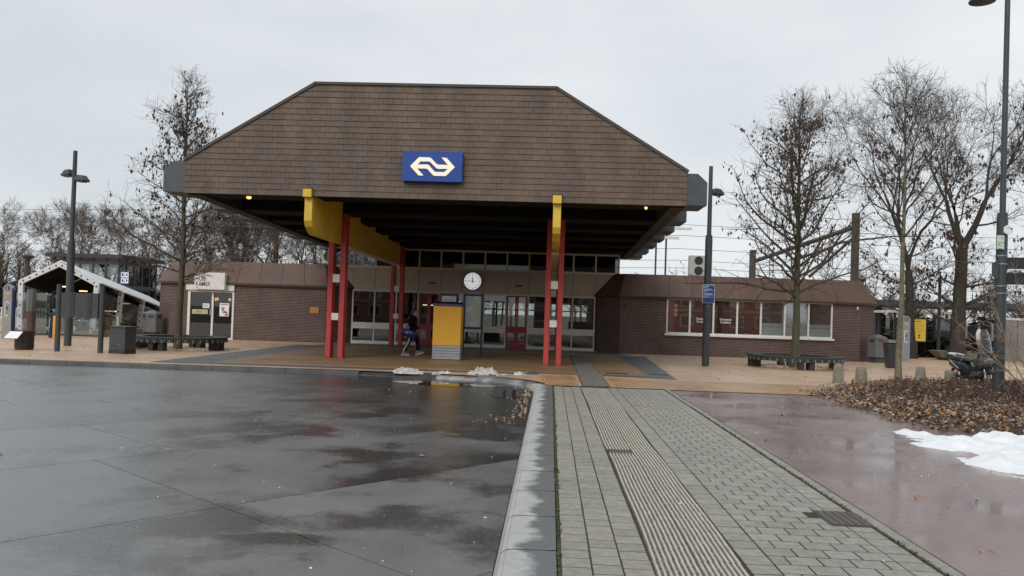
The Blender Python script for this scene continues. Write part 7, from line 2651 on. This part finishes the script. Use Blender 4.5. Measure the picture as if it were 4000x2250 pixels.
for c, el, w in wr:
    d = norm(tuple(w[i] - el[i] for i in range(3)))
    pm_ = vtx(w[0] + d[0] * 0.06, w[1], w[2] + d[2] * 0.06, (0.036, 0.020), c)
    for k in range(4):
        o = (k - 1.5) * 0.018
        L = (0.062, 0.075, 0.072, 0.055)[k]
        bx, bz = w[0] + d[0] * 0.11 + o * 0.9, w[2] + d[2] * 0.11 + o * 0.3
        f1 = vtx(bx, w[1] + 0.0, bz, 0.009, pm_)
        f2 = vtx(bx + d[0] * L * 0.5, w[1] + 0.012, bz + d[2] * L * 0.5, 0.0085, f1)
        vtx(bx + d[0] * L * 0.8 - 0.01, w[1] + 0.035, bz + d[2] * L * 0.8, 0.008, f2)
    th1 = vtx(w[0] + d[0] * 0.05 + 0.035, w[1] + 0.01, w[2] + d[2] * 0.05 + 0.01, 0.011, pm_)
    vtx(w[0] + d[0] * 0.09 + 0.055, w[1] + 0.015, w[2] + d[2] * 0.09 + 0.005, 0.0095, th1)
body = skin_mb(V, E, Rr, 0, 1)
body.build('body', 'skin', t, local=True, smooth=True)
# face
fc = MB()
fc.add([(0.165, -0.012, 1.645), (0.165, 0.012, 1.645), (0.195, 0.0, 1.655), (0.165, 0.0, 1.695)], [(0, 2, 3), (1, 3, 2), (0, 1, 2), (0, 3, 1)])
fc.build('nose', 'skin', t, local=True)
for s in (-1, 1):
    MB().lathe((0.158, s * 0.035, 1.69), [(0.002, -0.012), (0.012, 0.0), (0.002, 0.012)], 8).build('eye', 'ink', t, local=True)
    MB().lathe((0.07, s * 0.088, 1.665), [(0.006, -0.03), (0.02, 0.0), (0.006, 0.03)], 8, 1.0, 0.5).build('ear', 'skin', t, local=True)
MB().box(0.152, 0.166, -0.022, 0.022, 1.602, 1.611).build('mouth', pm('lips', (0.30, 0.11, 0.09), 0.5), t, local=True)
# hair with a tail
hv, he, hr = [], [], []
for p, r in (((0.05, 0, 1.735), 0.092), ((0.02, 0, 1.70), 0.098), ((-0.01, 0, 1.63), 0.085)):
    hv.append(p)
    hr.append(r)
he = [(0, 1), (1, 2)]
for p, r in (((-0.08, 0, 1.54), 0.05), ((-0.16, -0.02, 1.44), 0.045), ((-0.20, -0.03, 1.33), 0.025)):
    hv.append(p)
    hr.append(r)
    he.append((len(hv) - 2, len(hv) - 1))
skin_mb(hv, he, hr, 0, 1).build('hair', 'hair', t, local=True, smooth=True)
# jacket
jv = [(0, 0, 0.90), (-0.01, 0, 1.08), (-0.01, 0, 1.28), (-0.015, 0, 1.42), (0.02, 0, 1.52)]
jr = [(0.185, 0.165), (0.18, 0.155), (0.195, 0.16), (0.17, 0.14), (0.085, 0.085)]
je = [(0, 1), (1, 2), (2, 3), (3, 4)]
for sh, el, w in arms:
    k = len(jv)
    jv += [sh, el, (w[0] * 0.95 + el[0] * 0.05, w[1], w[2] * 0.95 + el[2] * 0.05)]
    jr += [0.095, 0.074, 0.056]
    je += [(3, k), (k, k + 1), (k + 1, k + 2)]
skin_mb(jv, je, jr, 1, 1).build('jacket', 'jacket', t, local=True, smooth=True)
# hood lying on the shoulders
MB().tube([(-0.10, -0.12, 1.50), (-0.15, 0.0, 1.47), (-0.10, 0.12, 1.50), (0.03, 0.10, 1.54)], [0.05, 0.06, 0.05, 0.035], 8).build('hood', 'jacket', t, local=True, smooth=True)
# trousers
tv = [(0, 0, 0.96), (0, 0, 0.90)]
trr = [(0.165, 0.145), (0.165, 0.145)]
te = [(0, 1)]
for hip, kn, an, toe in (RL, LL_):
    k = len(tv)
    tv += [(hip[0], hip[1], hip[2] - 0.08), kn, ((an[0] + kn[0] * 0.1) / 1.1, an[1], an[2] + 0.03)]
    trr += [0.115, 0.085, 0.074]
    te += [(1, k), (k, k + 1), (k + 1, k + 2)]
skin_mb(tv, te, trr, 0, 1).build('trousers', 'trouser', t, local=True, smooth=True)
st_ = MB()
for o in (-0.022, 0.0, 0.022):
    st_.tube([(-0.055 + o, -0.195, 0.82), (-0.10 + o, -0.192, 0.66), (-0.135 + o, -0.188, 0.51), (-0.235 + o, -0.176, 0.32), (-0.315 + o, -0.168, 0.17)], [0.007] * 5, 4)
st_.build('leg_stripes', 'paper', t, local=True)
def shoe(an, a):
    s = MB()
    secs = [(-0.10, 0.045, 0.035, 0.045), (-0.05, 0.062, 0.045, 0.062), (0.05, 0.05, 0.048, 0.05), (0.14, 0.037, 0.05, 0.037), (0.20, 0.030, 0.035, 0.025)]
    m = ribsec(secs)
    so_ = MB().prism([(-0.115, -0.042), (0.0, -0.05), (0.17, -0.05), (0.215, -0.02), (0.215, 0.02), (0.17, 0.05), (0.0, 0.05), (-0.115, 0.042)], 'z', 0.0, 0.028)
    out = []
    for mm, off in ((m, 0.02), (so_, 0.0)):
        c, sn_ = math.cos(a), math.sin(a)
        mm.v = [(an[0] + v[0] * c - (v[2] + off) * sn_, an[1] + v[1], an[2] + v[0] * sn_ + (v[2] + off) * c) for v in mm.v]
    sh_ = m.build('shoe', 'shoe', t, local=True, smooth=True)
    so_.build('sole', 'paper', sh_, local=True)
shoe((-0.30, -0.10, 0.0), 0.0)
shoe((0.22, 0.10, 0.035), 0.32)
# bag
b = thing('shoulder_bag', (-5.22, 30.72, 0.85), 'bright blue sports bag with white print hanging at the walking person\'s side', 'bag')
bg = ribsec([(-0.38, 0.90, 0.08, 0.08), (-0.34, 0.90, 0.11, 0.13), (-0.05, 0.84, 0.13, 0.165), (0.16, 0.80, 0.12, 0.15), (0.21, 0.79, 0.08, 0.09)])
bg.v = [(v[0] - 5.22, v[1] + 30.68, v[2]) for v in bg.v]
bg.build('bag_body', 'bagblue', b, smooth=True)
text_part('lettering', 'Lutgers', -5.37, 30.545, 0.90, 'paper', b, width=0.19, height=0.05, bold=0.02, tilt=-0.30)
text_part('lettering', 'Rabo', -5.44, 30.545, 0.87, 'paper', b, width=0.11, height=0.045, bold=0.02, tilt=-0.30)
MB().tube([(-5.45, 30.72, 1.0), (-5.33, 30.80, 1.25), (-5.24, 30.84, 1.48), (-5.18, 30.98, 1.52), (-5.12, 30.86, 1.30), (-5.05, 30.72, 0.95)], [0.018] * 6, 5).build('strap', 'navy', b, smooth=True)

# ------------------------------------------------------------------ houses and trees behind the viewer, seen only in the panes
for i, (x, y, w, lab) in enumerate(((15, -22, 13, 'red brick house opposite the station, on the viewer\'s right'), (-3, -30, 12, 'brick house opposite the station behind the viewer'), (-28, -28, 14, 'brick house across the bus square on the viewer\'s left'), (33, -20, 12, 'far right brick house opposite the station'))):
    h = thing('brick_house', (x + w / 2, y, 0), lab, 'house', 'houses opposite the station')
    MB().box(x, x + w, y - 9, y, 0, 5.4).build('wall', 'housebrick', h)
    MB().prism([(y + 0.4, 5.3), (y - 4.5, 9.2), (y - 9.4, 5.3)], 'x', x - 0.3, x + w + 0.3).build('roof', 'rooftile', h)
    MB().box(x, x + w, y + 0.004, y + 0.06, 2.7, 3.0).build('band', 'pink', h)
    for k in range(int(w / 3)):
        for z in (0.9, 3.3):
            f = MB().box(x + 0.7 + k * 3, x + 2.3 + k * 3, y + 0.003, y + 0.05, z, z + 1.4).build('window', 'white', h)
            MB().box(x + 0.8 + k * 3, x + 2.2 + k * 3, y + 0.052, y + 0.06, z + 0.1, z + 1.3).build('pane', 'pane_grey', f)
for k, (x, y, kd, h, lab) in enumerate(((-14, -18, 0, 11, 'bare tree across the road behind the viewer'), (9.5, -14, 1, 12, 'bare tree beside the red path behind the viewer'), (29.5, -16, 2, 12, 'bare tree between the houses behind the viewer'))):
    copy_tree(made[kd], (x, y, 0), lab, k * 1.3, (h / protos[kd][1],) * 3)
